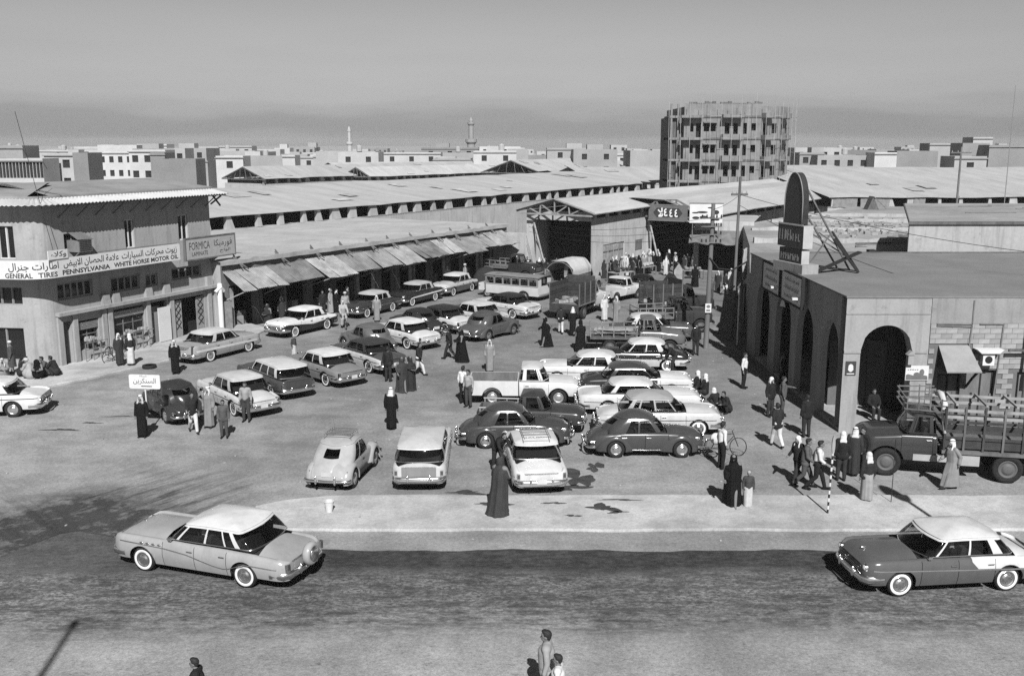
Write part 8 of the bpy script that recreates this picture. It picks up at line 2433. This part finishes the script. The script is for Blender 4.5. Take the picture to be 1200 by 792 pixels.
mast_ = thing('radio_mast', 'very thin tall radio mast at right skyline', 'mast', (47.3, 95, 0)); MB().tube([(0, 0, 0), (0, 0, 16.9)], [.05, .025], 6).build('mast', STEEL, mast_)
th_ = thing('thatched_lean_to', 'small dark tent-like lean-to on right middle roofs', 'shelter', (40.6, 111, 4.25)); th_.scale = (.55, .55, .55)
q = MB(); q.tri((-1.2, 0, 0), (1.2, 0, 0), (-.1, 0, 2.7)); q.quad((1.2, 0, 0), (1.2, 2.5, 0), (-.1, 2.5, 2.7), (-.1, 0, 2.7)); q.quad((-1.2, 2.5, 0), (-1.2, 0, 0), (-.1, 0, 2.7), (-.1, 2.5, 2.7)); q.build('cover', WOOD, th_); MB().beam((-.1, -.2, 2.7), (2.6, -.2, .2), .12).build('ridge_pole', WOOD, th_)
def wire(label, a, b, sag, r=.016):
    a, b = Vector(a), Vector(b); n = 18
    pts = [a.lerp(b, i/n)-Vector((0, 0, sag*4*(i/n)*(1-i/n))) for i in range(n+1)]
    o = MB().tube(pts, r, 4).build('overhead_wire', DARK); tag(o, label, 'wire', 'overhead wires'); return o
wire('overhead wire from thick telegraph pole towards market hall, upper', (11.2, 54.8, 7.5), (1.5, 87, 4.7), .7, .012)
wire('overhead wire from thick telegraph pole towards market hall, middle', (11.2, 54.8, 7.0), (1.5, 87, 4.3), .7, .012)
wire('overhead wire from thick telegraph pole towards market hall, lower', (11.2, 54.8, 6.5), (1.5, 87, 3.9), .7, .012)
wire('overhead wire across the arcade roof, upper', (13.1, 57, 8.6), (26, 40, 6.6), .5, .014)
wire('overhead wire across the arcade roof, lower', (13.1, 57, 8.0), (20.4, 37.9, 5.0), .6, .014)
wire('overhead wire between the two telegraph poles', (11.2, 54.8, 7.9), (13.0, 57, 8.5), .1, .012)
wire('stay wire down front of the tyre shop', (-24.2, 49.0, 13.0), (-22.9, 49.0, 6.0), .05, .014)

# striped guide post with a disc
st = thing('striped_post', 'thin black and white striped post with dark disc at kerb edge', 'post', (9.89, 29.13, .09))
for k in range(16):
    z = k*.125; MB().tube([(.0+.003*k, 0, z), (.003*(k+1), 0, z+.125)], .032, 8).build('band', SIGNW if k % 2 else INK, st)
q = MB(); q.prism([(.05+.05*math.cos(a*PI/8), 2.22+.30*math.sin(a*PI/8)) for a in range(16)], -.03, .03); q.build('disc', mat('disc_grey', .3), st)
# sign held up on a stick
sg = thing('hand_held_sign', 'white rounded sign with Arabic writing held up on a stick', 'sign', (-14.72, 38.25, 0), R(-6))
q = MB(); pts = []
for cx, cz, a0 in ((.58, 2.32, 0), (-.58, 2.32, 90), (-.58, 1.88, 180), (.58, 1.88, 270)):
    for k in range(5): a = R(a0+k*22.5); pts.append((cx+.07*math.cos(a), cz+.07*math.sin(a)))
q.prism(pts, -.02, .02); q.build('board', SIGNW, sg)
MB().beam((0, .035, .85), (-.02, .035, 2.3), .045).build('stick', SIGNW, sg)
lettering(sg, arabic('السنكرين'), 0, 2.12, .95, .26, -.024, INK); lettering(sg, arabic('شركة'), -.05, 2.33, .3, .1, -.024, INK)
q = MB(); q.box(-.15, .3, -.024, -.022, 1.9, 1.935); q.build('underline', INK, sg)

# bicycles
def bicycle(label, x, y, yaw, tilt=0., rider=False, lying=False):
    t = thing('bicycle', label, 'bicycle', (x, y, 0), R(yaw), 'bicycles')
    t.rotation_euler = (R(tilt), 0, R(yaw))
    for xx in (-.52, .54):
        w = MB().lathe([(.32, -.018), (.345, -.012), (.345, .012), (.32, .018), (.32, -.018)], 28, axis='y', c=(xx, 0, .345), close=False).build('wheel', RUBBER, t, smooth=40)
        sp_ = MB()
        for k in range(10): a = PI*k/10; sp_.beam((xx+.32*math.cos(a), 0, .345+.32*math.sin(a)), (xx-.32*math.cos(a), 0, .345-.32*math.sin(a)), .005)
        sp_.build('spokes', STEEL, w)
    q = MB(); fr = [((-.52, 0, .345), (-.12, 0, .30)), ((-.12, 0, .30), (-.28, 0, .86)), ((-.52, 0, .345), (-.26, 0, .80)), ((-.26, 0, .80), (.36, 0, .84)), ((-.12, 0, .30), (.38, 0, .74)), ((.34, 0, .95), (.54, 0, .345))]
    for a, b in fr: q.tube([a, b], .016, 6)
    q.build('frame', DARK, t)
    MB().tube([(.22, -.27, .98), (.33, -.2, 1.02), (.35, 0, 1.0), (.33, .2, 1.02), (.22, .27, .98)], .014, 6).build('handlebar', CHROME, t)
    MB().ell((-.30, 0, .90), (.13, .07, .035), 10, 6).build('saddle', DARK, t, smooth=True)
    MB().lathe([(.09, -.01), (.1, 0), (.09, .01)], 16, axis='y', c=(-.12, 0, .30)).build('chainring', STEEL, t)
    MB().box(-.75, -.32, -.06, .06, .72, .74).build('carrier', STEEL, t)
    return t
bicycle('bicycle leaning beside the white-shirted youth', 7.95, 35.05, 12, -14)
MB().cbox((7.65, 35.0, .78), (.34, .3, .34)).build
bicycle('bicycle propped at the tyre shop wall', -21.1, 51.2, 62, -12)
bicycle('bicycle ridden in front of the second awning', -10.65, 61.2, -70, 0)
person('cyclist in pale robe riding in front of the awnings', -10.65-.28*math.cos(R(-70)), 61.2-.28*math.sin(R(-70)), -70, 'ride', [('robe', .35), ('headscarf', .55), ('head_ring', 0)], 1.0, z=-.02)
bk = thing('bicycle_bag', 'white cloth bag hanging on the leaning bicycle', 'bag', (7.55, 34.98, .55)); q = MB(); q.ell((0, 0, .18), (.2, .13, .22), 12, 8); q.build('bag', cloth(.6), bk, smooth=True)
# bucket, tyre, heap, boxes
bu = thing('bucket', 'small pale bucket alone on the pavement', 'bucket', (-5.75, 29.25, .09))
MB().lathe([(.10, 0), (.15, .34), (.165, .34), (.165, .36), (.14, .36), (.1, .04)], 18, close=False).build('pail', SIGNW, bu, smooth=30); MB().tube([(.16*math.cos(a*PI/8), .02, .33-.12*math.sin(a*PI/8)) for a in range(9)], .008, 5).build('handle', STEEL, bu)
ty = thing('loose_tyre', 'old tyre lying on the tyre shop kerb', 'tyre', (-18.9, 49.9, .0)); o = inst('tyre', wheel_meshes(.36, .18, False)[0], ty, (0, 0, .09), (PI/2, 0, 0))
hp = thing('tarpaulin_heap', 'dark tarpaulin tent heap at the end of the awning cars', 'heap', (-2.1, 79.2, 0), R(30))
q = MB(); P_ = []
rr = random.Random(6)
for k in range(8):
    z = 1.75*(1-(1-k/7)**1.6) if k < 7 else 1.75; s_ = (1-(k/7)**2.2)
    P_.append([(1.25*s_*math.cos(a*PI/9)*(1+rr.uniform(-.05, .05)), .95*s_*math.sin(a*PI/9)*(1+rr.uniform(-.05, .05)), max(0, z)) for a in range(18)])
q.grid(P_, 0, wrap=True); q.build('tarpaulin', cloth(.05), hp, smooth=True)
# street traders' stalls by the halls
def stall(label, x, y, yaw, w, d, m):
    t = thing('market_stall', label, 'stall', (x, y, 0), R(yaw), 'market stalls by the halls')
    MB().box(-w/2, w/2, -d/2, d/2, .75, .8).build('counter', WOODL, t)
    for sx in (-1, 1):
        for sy in (-1, 1): MB().box(sx*w/2-.04, sx*w/2+.04, sy*d/2-.04, sy*d/2+.04, 0, .75).build('leg', WOOD, t)
    rr = random.Random(int(x*10)); q = MB()
    for k in range(9): q.ell((rr.uniform(-w/2+.2, w/2-.2), rr.uniform(-d/2+.15, d/2-.15), .9+rr.uniform(0, .12)), (rr.uniform(.12, .25), rr.uniform(.1, .2), rr.uniform(.1, .18)), 8, 5)
    q.build('goods', m, t, smooth=True)
stall('stall heaped with dark sacks before the hall wall', 9.3, 83.3, 40, 2.2, 1.1, cloth(.09))
stall('stall with pale goods before the hall wall', 11.9, 87.2, 50, 2.0, 1.0, cloth(.35))
stall('stall beside the corner shop', 15.6, 84.6, 10, 1.8, .9, cloth(.2))
ki = thing('small_kiosk', 'little pale gabled kiosk board standing before the corner shop', 'kiosk', (14.2, 83.2, 0), R(-15))
MB().prism([(-.35, 0), (.35, 0), (.35, .95), (0, 1.5), (-.35, .95)], -.25, .25).build('body', WOODL, ki)
te = thing('ridge_tent', 'tiny dark ridge tent with white box on the square', 'tent', (13.1, 79.6, 0), R(10))
q = MB(); q.tri((-.8, -.5, 0), (.8, -.5, 0), (0, -.5, 1.1)); q.quad((.8, -.5, 0), (.8, .9, 0), (0, .9, 1.1), (0, -.5, 1.1)); q.quad((-.8, .9, 0), (-.8, -.5, 0), (0, -.5, 1.1), (0, .9, 1.1)); q.build('cover', cloth(.06), te)
bx_ = thing('white_box', 'white carton in front of the tiny ridge tent', 'box', (13.2, 78.7, 0)); MB().box(-.3, .3, -.2, .2, 0, .34).build('carton', SIGNW, bx_); MB().box(-.3, .3, -.02, .02, .341, .345).build('tape', WOODL, bx_)
# white cloth and boards hanging on the street wall behind the arcade
hc = thing('hanging_cloth', 'white cloth hung over street wall behind the slim telegraph pole', 'cloth', (15.2, 63.4, 0), R(70))
q = MB(); P_ = []
for i in range(12): P_.append([(i*.16, .18+.06*math.sin(i*1.3+k), 4.7-k*.5+.06*math.sin(i)) for k in range(5)])
q.grid(P_); q.grid([[(p[0], p[1]+.02, p[2]) for p in reversed(r_)] for r_ in P_]); q.build('sheet', cloth(.5), hc, smooth=True)
for k, (x, y, v, w) in enumerate(((13.1, 55.4, .45, 1.1), (13.9, 59.0, .12, 1.6), (14.9, 61.8, .3, 1.2))):
    b = thing('leaning_board', ['pale tall board leaning at arcade end', 'dark shop board on the street wall', 'grey shop board further up the street wall'][k], 'board', (x-.1, y, 0), R(72+180))
    MB().box(-w/2, w/2, -.04, .04, .2, 3.4-.4*k).build('panel', cloth(v) if k else SIGNW, b); MB().box(-w/2-.03, w/2+.03, -.05, .05, 3.4-.4*k, 3.48-.4*k).build('top_batten', WOOD, b)
# things outside the frame whose shadows fall into the picture
ms = thing('flag_mast', 'tall mast outside the frame whose shadow crosses lower left road', 'mast', (-8.2, 3.6, 0)); MB().tube([(0, 0, 0), (0, 0, 16.2)], [.10, .07], 10).build('mast', STEEL, ms); MB().ell((0, 0, 16.2), (.13, .13, .16), 10, 6).build('cap', STEEL, ms)
lp = thing('street_lamp', 'street lamp outside the right edge whose shadow lies behind the dark saloon', 'lamp', (13.95, 21.6, 0)); MB().tube([(0, 0, 0), (0, 0, 8.2)], .07, 8).build('post', STEEL, lp); MB().ell((0, 0, 8.3), (.28, .28, .75), 14, 10).build('lantern', STEEL, lp, smooth=True)
sw = thing('guy_wire_post', 'thin upright rod at the pavement edge near the lorry', 'rod', (12.25, 30.1, .09)); MB().tube([(0, 0, 0), (0, 0, 2.1)], .012, 6).build('rod', DARK, sw)

flush_people()

# scraps of paper and stones lying about
LIT = mat('litter', .4, rough=.9, var=.3)
q = MB(); rr = random.Random(14)
for k in range(170):
    x = rr.uniform(-20, 12); y = rr.uniform(27, 70); s_ = rr.uniform(.02, .06)
    q.cbox((x, y, .02 if not (27.9 < y < 30.7 and x > -7) else .11), (s_*1.5, s_, .02), 0, Matrix.Rotation(rr.uniform(0, 3), 3, 'Z'))
o = q.build('litter', LIT); tag(o, 'scattered scraps of paper and stones on the square', 'litter', kind='stuff')

# ================================================================== HAZE: thin dusty air over the whole town
hz = MB().box(-1500, 1500, -60, 2200, -1, 24).build('haze', [])
hz['kind'] = 'stuff'
hm = bpy.data.materials.new('dusty_air'); hm.use_nodes = True
hn = hm.node_tree; hn.nodes.clear()
ho = hn.nodes.new('ShaderNodeOutputMaterial'); hv = hn.nodes.new('ShaderNodeVolumePrincipled')
hv.inputs['Color'].default_value = (.9, .9, .9, 1); hv.inputs['Density'].default_value = .0002; hv.inputs['Anisotropy'].default_value = 0.
hn.links.new(hv.outputs[0], ho.inputs['Volume'])
hz.data.materials.append(hm)
